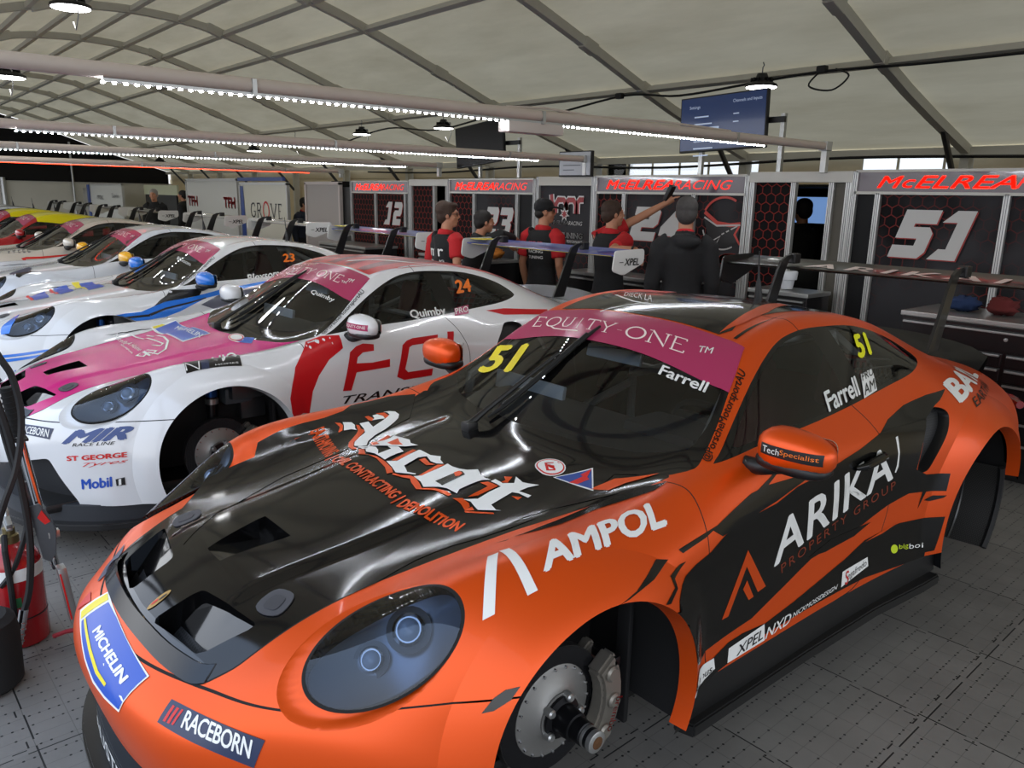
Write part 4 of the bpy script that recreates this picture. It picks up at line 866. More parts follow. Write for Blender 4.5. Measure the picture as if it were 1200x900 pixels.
mb = MB(); T = Matrix.Translation((.36, 1.06, .86)) @ Matrix.Rotation(1.15, 4, 'X'); tp = [T @ Vector((math.copysign(abs(math.cos(a))**.6, math.cos(a))*.135, math.copysign(abs(math.sin(a))**.7, math.sin(a))*.085, 0)) for a in np.linspace(0, 2*PI, 33)]
mb.tube(tp, .015, RUBBER, 8, cap=False); mb.box(T @ Vector((0, 0, 0)), (.24, .09, .05), BLACK, T.to_3x3(), bevel=.015); mb.tube([(.36, .90, .80), T @ Vector((0, 0, 0))], .022, BLACK, 8); own('steering_wheel', mb)
mb = MB(); R_ = .022
def bar(*p): mb.tube(p, R_, CAGE, 8)
for sg in (1, -1):
    bar((sg*.66, .62, .55), (sg*.64, .70, .93), (sg*.52, 1.06, 1.15), (sg*.50, 1.35, 1.20), (sg*.50, 1.72, 1.19)); bar((sg*.62, 1.78, .3), (sg*.60, 1.76, .85), (sg*.50, 1.72, 1.19)); bar((sg*.50, 1.72, 1.19), (sg*.44, 2.45, .85)); bar((sg*.64, .75, .5), (sg*.62, 1.77, .75)); bar((sg*.60, 1.76, .8), (-sg*.50, 1.72, 1.19))
bar((-.50, 1.72, 1.19), (.50, 1.72, 1.19)); bar((-.52, 1.06, 1.15), (.52, 1.06, 1.15)); bar((-.6, 1.76, .85), (.6, 1.76, .85)); own('roll_cage', mb)
mb = MB(); NET = mat('net_webbing', '3a3a3c', .8)
for i in range(9): y = 1.64+.05*i; mb.tube([(.615, y+.02, 1.10-.012*i), (.655, y-.05, .99)], .006, NET, 4)
for i in range(3): mb.tube([(.61-.0+.017*i, 1.62, 1.10-.04*i), (.61+.017*i, 2.06, 1.05-.03*i)], .005, NET, 4)
own('window_net', mb)
mb = MB(); mb.box((-.04, .985, 1.085), (.30, .02, .055), mat('mirror_painted_reflection', 'b4c6dc', .18, .2), Matrix.Rotation(-.25, 3, 'X'), bevel=.008); mb.tube([(-.04, .995, 1.09), (-.04, 1.05, 1.18)], .008, BLACK, 6); own('rear_view_mirror', mb)  # pale blue face colour stands in for the bright reflection
# brake, hub and damper at the front; axle end at the rear
IRON = mat('brake_iron', '4c4b4a', .32, .75); BELL = mat('disc_bell', '8c8b88', .42, .5); HUBB = mat('hub_black', '17171a', .35, .5); DARKI = mat('disc_face', '4a4a4d', .25, .7)
ZB0 = ZAX; ZAX = ZAX-.022
MX = lambda sg, x, y=FAX, z=ZAX: Matrix.Translation((sg*x, y, z)) @ Matrix.Rotation(sg*PI/2, 4, 'Y')
mb = MB(); M = MX(1, .70); mb.lathe([(.115, .0), (.19, .0), (.19, .032), (.115, .032)], IRON, 56, M)
mb.lathe([(.118, .033), (.188, .033)], DARKI, 56, M); own('brake_disc', mb)
mb = MB(); mb.lathe([(.137, .02), (.137, .034), (.128, .038), (.085, .046), (.07, .06), (.07, .065), (.0, .065)], BELL, 48, M)
for k in range(20): a = 2*PI*k/20; mb.lathe([(.0042, .036), (.0042, .043), (0, .044)], LAMP, 8, M @ Matrix.Translation((.130*math.cos(a), .130*math.sin(a), 0)))
own('disc_bell', mb)
mb = MB(); mb.lathe([(.062, .06), (.062, .075), (.045, .08), (.04, .13), (.034, .132), (.034, .165), (.030, .168), (.030, .20), (.026, .205), (.0, .203)], HUBB, 32, M); mb.lathe([(.0305, .17), (.0315, .175), (.0305, .18)], ALU, 32, M); mb.lathe([(.031, .192), (.031, .206), (.024, .209)], ALU, 32, M); mb.lathe([(.018, .206), (.018, .210), (0, .212)], mat('hub_bronze', '6a4a30', .5, .5), 24, M)
for k in range(5): a = 2*PI*k/5+.3; mb.lathe([(.013, .062), (.013, .085), (.009, .09), (0, .09)], ALU, 12, M @ Matrix.Translation((.062*math.cos(a), .062*math.sin(a), 0)))
own('wheel_hub', mb)
CAL = mat('caliper_grey', '8a857c', .38, .6); mb = MB(); pr = []
for a in np.linspace(-.85, .62, 10): pr.append((FAX+.232*math.cos(a), ZAX+.232*math.sin(a)))
for a in np.linspace(.62, -.85, 10): pr.append((FAX+.150*math.cos(a), ZAX+.150*math.sin(a)))
mb.prism(pr, .055, CAL, frame((.735, 0, 0), (0, 1, 0), (0, 0, 1)), bevel=.010); mb.prism(pr, .04, CAL, frame((.66, 0, 0), (0, 1, 0), (0, 0, 1)), bevel=.008)
for a in (-.6, -.1, .4): mb.lathe([(.024, 0), (.024, .012), (.018, .018), (0, .018)], CAL, 16, Matrix.Translation((.785, FAX+.19*math.cos(a), ZAX+.19*math.sin(a))) @ Matrix.Rotation(PI/2, 4, 'Y'))
mb.box((.74, FAX+.20, ZAX+.10), (.10, .03, .03), HUBB, bevel=.006); own('brake_caliper', mb)
mb = MB(); ZB = mat('blue_anodised', '2b5fa8', .3, .8); mb.tube([(.60, FAX+.02, ZAX+.02), (.575, FAX+.03, ZAX+.34)], [.026, .03], HUBB, 12); mb.lathe([(.036, 0), (.036, .03)], ALU, 16, Matrix.Translation((.582, FAX+.03, ZAX+.24))); mb.lathe([(.032, 0), (.032, .05)], ZB, 16, Matrix.Translation((.578, FAX+.03, ZAX+.28))); mb.box((.60, FAX+.16, ZAX+.28), (.10, .16, .09), GREYP, bevel=.015); mb.box((.55, FAX+.27, ZAX+.20), (.06, .15, .16), STEEL, bevel=.01)
mb.tube([(.68, FAX, ZAX-.10), (.45, FAX+.12, ZAX-.14)], .022, HUBB, 8); mb.tube([(.68, FAX-.05, ZAX-.02), (.45, FAX-.10, ZAX-.02)], .014, STEEL, 8); mb.box((.62, FAX+.20, ZAX+.33), (.16, .20, .12), STEEL, bevel=.01); mb.box((.70, FAX+.33, ZAX+.05), (.05, .02, .5), mat('liner_black', '0d0d0f'), bevel=.005); own('damper', mb)
mb = MB(); M = MX(1, .66, RAX-.16, ZAX-.05); mb.lathe([(.06, .0), (.06, .04), (.034, .045), (.032, .14), (.028, .145), (0, .145)], HUBB, 24, M)
for k in range(4): mb.lathe([(.0345, .05+.024*k), (.0345, .062+.024*k)], BLACK, 24, M)
mb.tube([(.75, RAX-.30, ZAX-.06), (.80, RAX-.33, ZAX-.13), (.78, RAX-.28, ZAX-.18)], .02, STEEL, 8); own('axle_end', mb)
ZAX = ZB0
# air-jack stand peeping out under the sill
def P(root, name, key, loc=(0, 0, 0), parent=None, sub=None, rot=None):
    me, mats = MESH[key]; o = bpy.data.objects.new(name, me); o.location = Vector(loc)+(Vector((0, 0, -FLOOR)) if parent is None else Vector((0, 0, 0)))
    if rot: o.rotation_euler = rot
    link(o, parent or root)
    for i, m in enumerate(me.materials):
        if sub and m in sub: o.material_slots[i].link = 'OBJECT'; o.material_slots[i].material = sub[m]
    return o
def make_car(label, x, y, rz, body, bonnet, bumper=None, door=None, mirror=None, wing=None, endplate=None, near=True, group='race coupes parked in a row under the tent'):
    root = thing('race_car', label, 'race car', (x, y, FLOOR), rz, group)
    pb = lambda m: {PAINT: m}
    P(root, 'body_shell', 'body_shell', sub=pb(body)); P(root, 'front_bumper', 'front_bumper', sub=pb(bumper or body))
    bo = P(root, 'bonnet', 'bonnet', sub=pb(bonnet)); P(root, 'windscreen', 'windscreen'); P(root, 'rear_window', 'rear_window'); P(root, 'bumper_intake', 'bumper_intake')
    for nm in 'lr':
        if nm == 'l' or near: P(root, 'door', 'door_'+nm, sub=pb(door or body))
        else: P(root, 'door', 'door_'+nm, sub=pb(door or body))
        P(root, 'side_window', 'side_window_'+nm); h = P(root, 'headlight', 'headlight_'+nm); P(root, 'headlight_bucket', 'headlight_bucket_'+nm, parent=h)
        P(root, 'bonnet_duct', 'bonnet_duct_'+nm); P(root, 'quarter_intake', 'quarter_intake_'+nm); P(root, 'wheel_arch_liner', 'front_arch_liner_'+nm); P(root, 'wheel_arch_liner', 'rear_arch_liner_'+nm); P(root, 'side_skirt', 'side_skirt_'+nm)
        sg = 1 if nm == 'l' else -1
        mh = P(root, 'door_mirror', 'mirror_housing', (sg*MIR[0], MIR[1], MIR[2]), sub=pb(mirror or body)); mh.scale.x = sg
        P(root, 'mirror_foot', 'mirror_foot', parent=mh); P(root, 'mirror_glass', 'mirror_glass', parent=mh)
        P(root, 'wing_strut', 'wing_strut', (sg*.49, 0, 0)); ws = P(root, 'wing_endplate', 'wing_endplate', (sg*(WHW+.006)-.006, 0, 0), sub={MATS['endplate_white']: endplate} if endplate else None)
        for (lx, ly) in ((.342, -.675),):
            q = BVH.ray_cast(Vector((sg*lx, ly, 3)), Vector((0, 0, -1)))
            if near: P(root, 'bonnet_latch', 'bonnet_latch', q[0]+q[1]*.001, rot=q[1].to_track_quat('Z', 'Y').to_euler())
    P(root, 'bonnet_vent', 'bonnet_vent'); P(root, 'bonnet_deflector', 'bonnet_deflector'); P(root, 'floor_pan', 'floor_pan'); P(root, 'front_splitter', 'front_splitter'); P(root, 'wing_plane', 'wing_plane', sub=pb(wing or CARBON)); P(root, 'ducktail', 'ducktail', sub={CARBON: body} if False else None)
    P(root, 'tail_light', 'tail_light'); P(root, 'antenna', 'antenna'); P(root, 'door_handle', 'door_handle', sub=pb(PBLK if body is ORANGE else body)); w = P(root, 'wiper', 'wiper_arm'); P(root, 'wiper_blade', 'wiper_blade', parent=w)
    for k in ('dashboard', 'dash_panel', 'race_seat', 'steering_wheel', 'roll_cage', 'rear_view_mirror'): P(root, k, k)
    P(root, 'window_net', 'window_net')
    d = P(root, 'brake_disc', 'brake_disc'); P(root, 'disc_bell', 'disc_bell', parent=d); P(root, 'wheel_hub', 'wheel_hub'); P(root, 'brake_caliper', 'brake_caliper'); P(root, 'damper', 'damper'); P(root, 'axle_end', 'axle_end'); P(root, 'wheel_guard', 'wheel_guard')
    return root
# ---------------------------------------------------------------- decals laid on the body
class Decal:
    def __init__(s, cell=.03): s.parts = []; s.cell = cell
    def raw(s, v, f, p0, p1, p2, m, lift=0):
        s.parts.append((np.array(v, float), [tuple(q) for q in f], np.array(p0, float), np.array(p1, float)-np.array(p0, float), np.array(p2, float)-np.array(p0, float), m, lift)); return s
    def text(s, t, p0, p1, p2, m, lift=0, bold=0.0, shear=0.0, spacing=1.0):
        v, f, _ = text_mesh(t, bold, shear, spacing); return s.raw(v, f, p0, p1, p2, m, lift)
    def poly(s, pts, m, lift=0, plane='side'):
        """pts are points on the body (x, y, z)"""
        A = np.array(pts, float)
        o, U, V = {'side': ((2, 0, 0), (2, 1, 0), (2, 0, 1)), 'plan': ((0, 0, 2), (1, 0, 2), (0, 1, 2)), 'front': ((0, -2, 0), (1, -2, 0), (0, -2, 1)), 'right': ((-2, 0, 0), (-2, -1, 0), (-2, 0, 1))}[plane]
        q = {'side': A[:, [1, 2]], 'plan': A[:, [0, 1]], 'front': A[:, [0, 2]], 'right': A[:, [1, 2]]*np.array([-1, 1])}[plane] if A.shape[1] == 3 else A
        return s.raw(q, poly_fill(q), o, U, V, m, lift)
    def build(s, name, root, bvh=None, label=None):
        bvh = bvh or BVH; out = MB()
        for (v, f, o, U, V, m, lift) in s.parts:
            lu, lv = np.linalg.norm(U), np.linalg.norm(V); D = np.cross(U, V); D /= np.linalg.norm(D)
            bm = bmesh.new(); bv = [bm.verts.new((p[0], p[1], 0)) for p in v]
            for q in f:
                try: bm.faces.new([bv[i] for i in q])
                except ValueError: pass
            mn, mx = v.min(0), v.max(0)
            for ax, L in ((0, lu), (1, lv)):
                n = int((mx[ax]-mn[ax])*L/s.cell)
                for k in range(1, n+1):
                    c = mn[ax]+(mx[ax]-mn[ax])*k/(n+1); co = (c, 0, 0) if ax == 0 else (0, c, 0); no = (1, 0, 0) if ax == 0 else (0, 1, 0)
                    bmesh.ops.bisect_plane(bm, geom=bm.verts[:]+bm.edges[:]+bm.faces[:], plane_co=co, plane_no=no, dist=1e-6)
            bm.verts.index_update(); vs = []
            for w in bm.verts:
                P_ = Vector(o+U*w.co.x+V*w.co.y); Dv = Vector(D); q = bvh.ray_cast(P_+Dv*.6, -Dv)
                if q[0] is None or (q[0]-P_).length > 1.75: q = bvh.find_nearest(P_)
                n_ = q[1] if q[1].dot(Dv) > 0 else -q[1]; vs.append(tuple(q[0]+n_*(.0015+.0009*lift)))
            out.add(vs, [[x.index for x in k.verts] for k in bm.faces], m); bm.free()
        o_ = out.build(name, root, smooth=True, loc=(0, 0, -FLOOR), angle=3)
        if label: o_['label'] = label
        return o_
# ---------------------------------------------------------------- hanging light bars
LEDW = mat('led_white', 'f2f6ff', .4, emit=130.0); LEDRED = mat('led_red', 'ff3a1c', .4, emit=7.0); BARM = mat('bar_painted', 'c9bcb0', .45)
def light_bar(label, X, y0, y1, z, l0, l1, led, group, box=False, pitch=.042, post_z=None):
    off = Vector((X, PY, z)); r = thing('light_bar', label, 'light bar', off, 0, group); mb = MB(); mb.tube([(X, y0, z), (X, y1, z)], .032, BARM, 12); mb.build('rail', r, loc=-off)
    mb = MB(); mb.box((X, (l0+l1)/2, z-.036), (.03, l1-l0, .012), ALU)
    for yy in (l0+.6, (l0+l1)/2, l1-.4): mb.box((X, yy, z-.01), (.07, .02, .07), ALU)
    mb.build('led_channel', r, smooth=False, loc=-off); mb = MB(); y = l0
    while y < l1:
        mb.box((X, y, z-.0455), (.011, .012 if pitch > .03 else pitch, .007), led); y += pitch
    o = mb.build('led_strip', r, smooth=False, loc=-off); o['kind'] = 'stuff'
    mb = MB(); mb.box((X, y1, (z+1.97)/2), (.05, .05, z-1.93), FRAME, bevel=.004); mb.box((X, y1-.01, z), (.075, .09, .075), FRAME, bevel=.006); mb.build('post', r, smooth=False, loc=-off)
    mb = MB(); mb.tube([(X, y0+.15, z), (X, y0+.15, 3.22+.34*(y0+1.55))], .004, STEEL, 5); mb.build('hanger_wire', r, loc=-off)
    if box:
        mb = MB(); mb.box((X-.03, 1.72, z-.07), (.10, .42, .06), mat('ballast_white', 'cfc6bd', .4), bevel=.01); mb.tube([(X, 1.5, z+.03), (X, 1.8, z+.045), (X, 2.2, z+.03), (X, 2.8, z+.045), (X, 3.6, z+.035)], .008, BARM, 6); mb.build('ballast', r, loc=-off)
light_bar('nearest long light bar, dotted with white LEDs, over the orange car', -1.4, -1.7, 4.95, 2.165, -.54, 4.06, LEDW, 'light bars across the tent', box=True)
light_bar('white LED light bar between the pink-bonnet car and the blue-mirror car', -4.2, -1.4, 4.95, 2.12, -.42, 4.25, LEDW, 'light bars across the tent')
light_bar('white LED light bar beyond the blue-mirror car, third along', -7.0, -1.4, 4.95, 2.10, -.6, 4.4, LEDW, 'light bars across the tent')
light_bar('light bar glowing red-orange, farthest of the row', -9.8, -1.4, 4.95, 2.05, -.6, 4.39, LEDRED, 'light bars across the tent', pitch=.03)
# ---------------------------------------------------------------- high-bay lamps and cables
HBL = mat('highbay_lens', 'ffffff', .4, emit=14.0)
def highbay(label, x, y, z, s=1.0, cable=True):
    r = thing('high_bay_lamp', label, 'lamp', (x, y, z), 0, 'high bay lamps under the roof'); mb = MB()
    mb.lathe([(.0, .13), (.05, .13), (.06, .10), (.065, .06), (.10, .05), (.16, .02), (.165, 0), (.155, -.005)], BLACK, 28, Matrix.Scale(s, 4))
    for k in range(14): a = 2*PI*k/14; mb.box((.08*math.cos(a)*s, .08*math.sin(a)*s, .055*s), (.07*s, .006, .06*s), BLACK, Matrix.Rotation(a, 3, 'Z'))
    mb.build('housing', r); mb = MB(); mb.lathe([(.155*s, 0), (.15*s, -.012), (.0, -.014)], HBL, 28); mb.build('lens', r)
    mb = MB(); mb.tube([(0, 0, .13*s), (0, 0, .19*s), (.015, 0, .21*s), (0, 0, .24*s)], .006, STEEL, 6); mb.build('hook', r)
    if cable: mb = MB(); mb.tube([(.03, 0, .12), (.14, .03, .06), (.18, .02, -.10), (.12, .0, -.22), (.05, 0, -.14)], .007, mat('grey_cable', 'a9a8a4', .6), 6); mb.build('cable', r)
highbay('black high bay lamp under the roof beside the blue screen', -2.86, 6.15, 2.87, cable=False)
highbay('black high bay lamp beside the dark tilted screen', -8.6, 6.15, 2.74); highbay('black high bay lamp above the 12 bay', -11.2, 6.15, 2.76)
highbay('small high bay lamp above the cream serif-lettered board', -14.0, 6.15, 2.68); highbay('small high bay lamp above the white board with red lettering', -16.2, 6.15, 2.61); highbay('tiny high bay lamp above the grey-haired person', -20.8, 6.15, 2.55, cable=False); highbay('tiny high bay lamp farthest along the roof', -23.3, 6.15, 2.49, cable=False)
highbay('bright high bay lamp with looped cable near the roof crown', -7.0, .60, 3.42, 1.15); highbay('high bay lamp under the roof at the left, above the light bars', -9.2, .33, 2.96, 1.2)
BLKC = mat('black_cable', '0c0c0d', .6)
def cable(label, pts, r=.012, name='power_cable', m=None, plugs=()):
    mb = MB(); mb.tube(spl(pts, 6, closed=False), r, m or BLKC, 6)
    for p in plugs: mb.box(p, (.10, .07, .07), BLKC, bevel=.015)
    return tag(mb.build(name), label, 'cable', None)
cable('black power cable slung under the roof purlin above the blue screen', [(2.2, 6.3, 2.98), (.4, 6.28, 2.95), (-1.2, 6.3, 2.95), (-2.2, 6.25, 2.97), (-2.9, 6.2, 2.93), (-4.0, 6.25, 2.88), (-4.9, 6.28, 2.95), (-6.4, 6.28, 2.80), (-7.4, 6.3, 2.88), (-9, 6.3, 2.74), (-10.5, 6.3, 2.84), (-12, 6.3, 2.68)], .014, plugs=[(-2.25, 6.25, 2.99), (-4.95, 6.26, 2.95), (-7.4, 6.3, 2.88)])
cable('thin black cable looped from the purlin plug', [(-2.25, 6.25, 2.99), (-2.35, 6.2, 2.84), (-2.1, 6.2, 2.78), (-1.95, 6.22, 2.9), (-2.1, 6.24, 2.98)], .009)
cable('black cable sagging along the eave of the back wall', [(3, 8.45, 2.28), (0, 8.45, 2.22), (-3, 8.45, 2.26), (-6, 8.45, 2.18), (-9, 8.45, 2.24), (-12, 8.45, 2.16), (-15, 8.45, 2.2)], .02)
# ---------------------------------------------------------------- screens on posts
def screen(label, x0, x1, z0, z1, m, roll=0.0, y=4.93, rz=0.0, poles=(), prints=None):
    c = Vector(((x0+x1)/2, y, (z0+z1)/2)); w, h = x1-x0, z1-z0; r = thing('wall_screen', label, 'screen', c, rz); R3 = Matrix.Rotation(roll, 4, 'Y')
    def put(mb, name, **k): o = mb.build(name, r, **k); o.matrix_local = R3; return o
    mb = MB(); mb.box((0, .03, 0), (w, .045, h), BLACK, bevel=.006); put(mb, 'bezel', smooth=False)
    mb = MB(); mb.quad([(-w/2+.012, 0.006, -h/2+.018), (w/2-.012, .006, -h/2+.018), (w/2-.012, .006, h/2-.012), (-w/2+.012, .006, h/2-.012)], m); put(mb, 'display', smooth=False)
    if prints: mb = MB(); prints(mb); put(mb, 'display_text', smooth=False)
    mb = MB(); mb.box((0, .07, 0), (.4, .04, .25), BLACK, bevel=.01)
    for px, zt in poles: mb.box((px-c.x, .11, (1.93+zt)/2-c.z), (.04, .04, zt-1.93), ALU); mb.box((px/2-c.x/2, .09, 0), (abs(px-c.x)+.05, .03, .05), BLACK)
    mb.build('bracket', r, smooth=False)
SCRB = mat('screen_blue', '16305f', .12, emit=.35, coat=.5); SCRK = mat('screen_off', '07080a', .25, spec=.2); SCRG = mat('screen_grey', '8f9298', .25, emit=.25); SCRT = mat('screen_text', 'a9b8cf', .4, emit=.5)
def menu(mb):
    flat_text(mb, 'Settings', (-.36, .002, .135), .12, .035, SCRT); flat_text(mb, 'Channels and Inputs', (.12, .002, .155), .30, .035, SCRT)
    mb.quad([(-.37, .002, -.09), (-.02, .002, -.09), (-.02, .002, -.03), (-.37, .002, -.03)], SCRT)
    for k, w in enumerate((.16, .2, .14, .22, .17)): mb.quad([(-.30, .002, .06-.065*k-(.09 if k > 1 else 0)), (-.30+w, .002, .06-.065*k-(.09 if k > 1 else 0)), (-.30+w, .002, .072-.065*k-(.09 if k > 1 else 0)), (-.30, .002, .072-.065*k-(.09 if k > 1 else 0))], SCRT)
    for k in range(2): mb.quad([(.13, .002, .06-.07*k), (.19, .002, .06-.07*k), (.19, .002, .07-.07*k), (.13, .002, .07-.07*k)], SCRT)
screen('large blue settings screen raised on posts above the 24 bay', -2.92, -1.98, 2.16, 2.66, SCRB, roll=-.03, poles=((-1.87, 2.46), (-2.72, 2.2)), prints=menu)
screen('dark tilted switched-off screen above the 23 bay', -6.60, -5.62, 2.09, 2.60, SCRK, roll=-.09, poles=((-5.42, 2.40), (-6.2, 2.2)))
def lines(mb):
    for k, w in enumerate((.25, .32, .28, .18)): mb.quad([(-.18, .002, .08-.05*k), (-.18+w, .002, .08-.05*k), (-.18+w, .002, .09-.05*k), (-.18, .002, .09-.05*k)], mat('screen_line', '5d6068', .5))
screen('small grey monitor above the logo poster board', -4.61, -4.10, 1.935, 2.21, SCRG, prints=lines)
# ---------------------------------------------------------------- tool cabinets
CAB = mat('cabinet_black', '101012', .3, coat=.3)
def cabinet(label, x0, x1, y0, y1, z1, cols=2, top=ALU, group='tool cabinets along the partition'):
    off = Vector(((x0+x1)/2, (y0+y1)/2, FLOOR)); r = thing('tool_cabinet', label, 'tool cabinet', off, 0, group); w = x1-x0
    mb = MB(); mb.box(((x0+x1)/2, (y0+y1)/2, (z1-.03+FLOOR+.08)/2), (w, y1-y0, z1-.03-FLOOR-.08), CAB, bevel=.008); mb.box(((x0+x1)/2, (y0+y1)/2+.02, FLOOR+.04), (w-.06, y1-y0-.08, .08), BLACK); mb.build('carcass', r, smooth=False, loc=-off)
    mb = MB(); mb.box(((x0+x1)/2, (y0+y1)/2, z1-.015), (w+.02, y1-y0+.02, .035), top, bevel=.006); mb.build('worktop', r, smooth=False, loc=-off)
    zs_ = [z1-.05]; cw = w/cols
    rows = [.15]+[.095]*3+[.14, .14, .18]
    z = z1-.05
    for i, h in enumerate(rows):
        if z-h < FLOOR+.09: break
        for c in range(1 if i == 0 else cols):
            a = x0+.012+(0 if i == 0 else c*cw); b_ = (x1-.012) if i == 0 else x0+(c+1)*cw-.012
            mb = MB(); mb.box(((a+b_)/2, y0-.006, z-h/2), (b_-a, .018, h-.012), CAB, bevel=.004); d = mb.build('drawer', r, smooth=False, loc=-off)
            mb = MB(); mb.box(((a+b_)/2, y0-.024, z-.018), (b_-a-.02, .022, .014), ALU, bevel=.003); mb.build('handle', d, smooth=False)
            if i == 0: mb = MB(); mb.lathe([(.012, 0), (.012, .008), (0, .009)], ALU, 12, Matrix.Translation(((a+b_)/2, y0-.015, z-.06)) @ Matrix.Rotation(PI/2, 4, 'X')); mb.build('lock', d)
        z -= h
    return r
cabinet('black tool cabinet with silver drawer pulls under the large 51', -.30, 1.05, 4.25, 4.85, .985, 2)
cabinet('black tool cabinet under the large 24, behind the blue wing', -4.0, -2.5, 4.52, 4.92, .95, 3)
cabinet('black tool cabinet under the large 23', -6.75, -5.25, 4.45, 4.92, .95, 3); cabinet('black tool cabinet under the 12', -9.45, -8.0, 4.35, 4.88, .95, 3)
def lump(name, label, cat, c, d, m, seed=1, amp=.2):
    rnd_ = random.Random(seed); mb = MB(); v, f = blob((0, 0, 0), d, 2.2, 16, 10); v = [Vector(p)*(1+amp*(rnd_.random()-.5)) for p in v]; mb.add(v, f, m); o = mb.build(name, angle=3); o.location = c; return tag(o, label, cat)
lump('rag', 'crumpled blue rag on the tool cabinet under the 51', 'rag', (-.02, 4.55, 1.045), (.10, .08, .05), mat('rag_blue', '23375e', .9), 3, .5); lump('rag', 'crumpled red rag on the tool cabinet under the 51', 'rag', (.22, 4.55, 1.05), (.10, .08, .055), mat('rag_red', '64201f', .9), 4, .5)
mb = MB(); mb.tube([(.72, 4.30, 1.015), (1.02, 4.62, 1.015)], .028, mat('tube_grey', 'b9b9b6', .35), 16); tag(mb.build('cardboard_tube'), 'pale tube lying on the tool cabinet under the 51', 'tube')
lump('rag', 'orange rag bundle on the cabinet behind the white car', 'rag', (-5.42, 4.66, 1.03), (.13, .1, .06), mat('rag_orange', 'c87a2c', .9), 5, .5)
mb = MB(); mb.box((0, 0, .10), (.18, .16, .20), mat('carton_blue', '26407c', .5), bevel=.01); o = mb.build('carton', smooth=False); o.location = (-5.95, 4.66, .95); tag(o, 'small blue carton on the cabinet under the 23', 'carton')
# tyres in the store room behind the open doorway
TY = speckle(mat('tyre_black', '1b1b1a', .75), 20, .3)
def tyre(label, c, r=.33, w=.29):
    mb = MB(); P_ = [(.23, -w/2), (.29, -w/2), (r-.01, -w/2+.03), (r, -w/2+.06), (r, w/2-.06), (r-.01, w/2-.03), (.29, w/2), (.23, w/2), (.22, 0), (.23, -w/2)]; mb.lathe(P_, TY, 36); o = mb.build('racing_slick'); o.location = c; return tag(o, label, 'tyre', 'stacked slick tyres in the store room')
for i in range(4): tyre('black slick tyre %s in the stack inside the open doorway' % ('at the bottom of' and ('lowest', 'second from the floor', 'third from the floor', 'topmost')[i]), (-2.0, 5.62, FLOOR+.15+.295*i))
mb = MB(); mb.box((0, .02, 0), (.5, .03, .32), BLACK, bevel=.006); mb.quad([(-.235, 0, -.145), (.235, 0, -.145), (.235, 0, .145), (-.235, 0, .145)], mat('screen_lit', '6f93c8', .3, emit=.8)); o = mb.build('laptop_screen', smooth=False); o.location = (-2.74, 7.1, 1.62); tag(o, 'glowing blue screen seen through the open doorway', 'screen')
mb = MB(); mb.lathe([(.045, 0), (.05, .02), (.058, .075), (.075, .08), (.08, .14), (.075, .15), (.05, .15)], mat('cup_white', 'dfe3e8', .4), 20); o = mb.build('bottle'); o.location = (-1.48, 4.7, .99); tag(o, 'white plastic tub by the open doorway behind the orange roof', 'tub')
cabinet('low dark counter by the open doorway', -1.75, -1.2, 4.55, 4.9, .98, 1)
# ---------------------------------------------------------------- fire extinguisher, air-jack lance, hoses
EX = thing('fire_extinguisher', 'red fire extinguisher standing on the floor at the left edge', 'fire extinguisher', (-1.31, -1.06, FLOOR)); mb = MB(); REDX = mat('extinguisher_red', 'a3161c', .25, coat=.5)
mb.lathe([(.085, 0), (.095, .005), (.097, .02), (.097, .33), (.09, .365), (.07, .395), (.04, .41), (.03, .42)], REDX, 36); mb.lathe([(.0985, .12), (.0985, .125)], BLACK, 36); mb.build('cylinder', EX)
mb = MB(); mb.lathe([(.0978, .285), (.0978, .335)], WHITE, 36); mb.build('label_band', EX); mb = MB(); mb.quad([(.0985*math.cos(a), .0985*math.sin(a), z) for a, z in ((-.9, .09), (-.6, .09), (-.6, .13), (-.9, .13))], WHITE); mb.build('inspection_sticker', EX)
mb = MB(); mb.lathe([(.032, .42), (.032, .45), (.022, .455), (.022, .48), (0, .485)], mat('brass', '8a7d58', .4, .9), 16); mb.box((-.01, 0, .52), (.13, .022, .02), ALU, Matrix.Rotation(.3, 3, 'Y'), bevel=.004); mb.box((-.02, 0, .485), (.12, .022, .014), ALU, bevel=.004); mb.build('valve', EX)
mb = MB(); mb.lathe([(.012, 0), (.012, .05), (.010, .06)], ALU, 12, Matrix.Translation((.0, 0, .50)) @ Matrix.Rotation(-.4, 4, 'Y')); mb.tube([(.03, -.02, .46), (.09, -.03, .42), (.115, -.03, .30), (.11, -.03, .15), (.105, -.03, .06)], .011, RUBBER, 8); mb.build('discharge_hose', EX)
mb = MB(); mb.box((.099, -.015, .20), (.003, .03, .04), mat('label_green', '2f7a4a', .5)); mb.build('green_sticker', EX)
J = thing('air_jack_lance', 'silver air jack lance with black grip leaning beside the extinguisher', 'jack lance', (-1.1, -.9, FLOOR)); off = Vector((-1.1, -.9, FLOOR))
mb = MB(); mb.tube([(-1.2, -1.014, .997), (-1.2, -.985, .70), (-1.2, -.935, .27)], .016, LAMP, 14); mb.tube([(-1.225, -1.0, .62), (-1.225, -.93, .24)], .011, STEEL, 10); mb.build('pole', J, loc=-off)
mb = MB(); mb.tube([(-1.2, -1.016, 1.0), (-1.2, -.998, .82)], [.022, .024], RUBBER, 14)
for k in range(9): t = k/8; mb.tube([(-1.2, -1.015+.016*t, .99-.17*t), (-1.2, -1.014+.016*t, .985-.17*t)], .0265, RUBBER, 14)
mb.box((-1.2, -.996, .80), (.07, .05, .012), BLACK, bevel=.004); mb.build('grip', J, loc=-off)
mb = MB(); plate = [(-.045, .16), (.0, .17), (.035, .10), (.045, .03), (.02, -.08), (-.01, -.12), (-.04, -.10)]
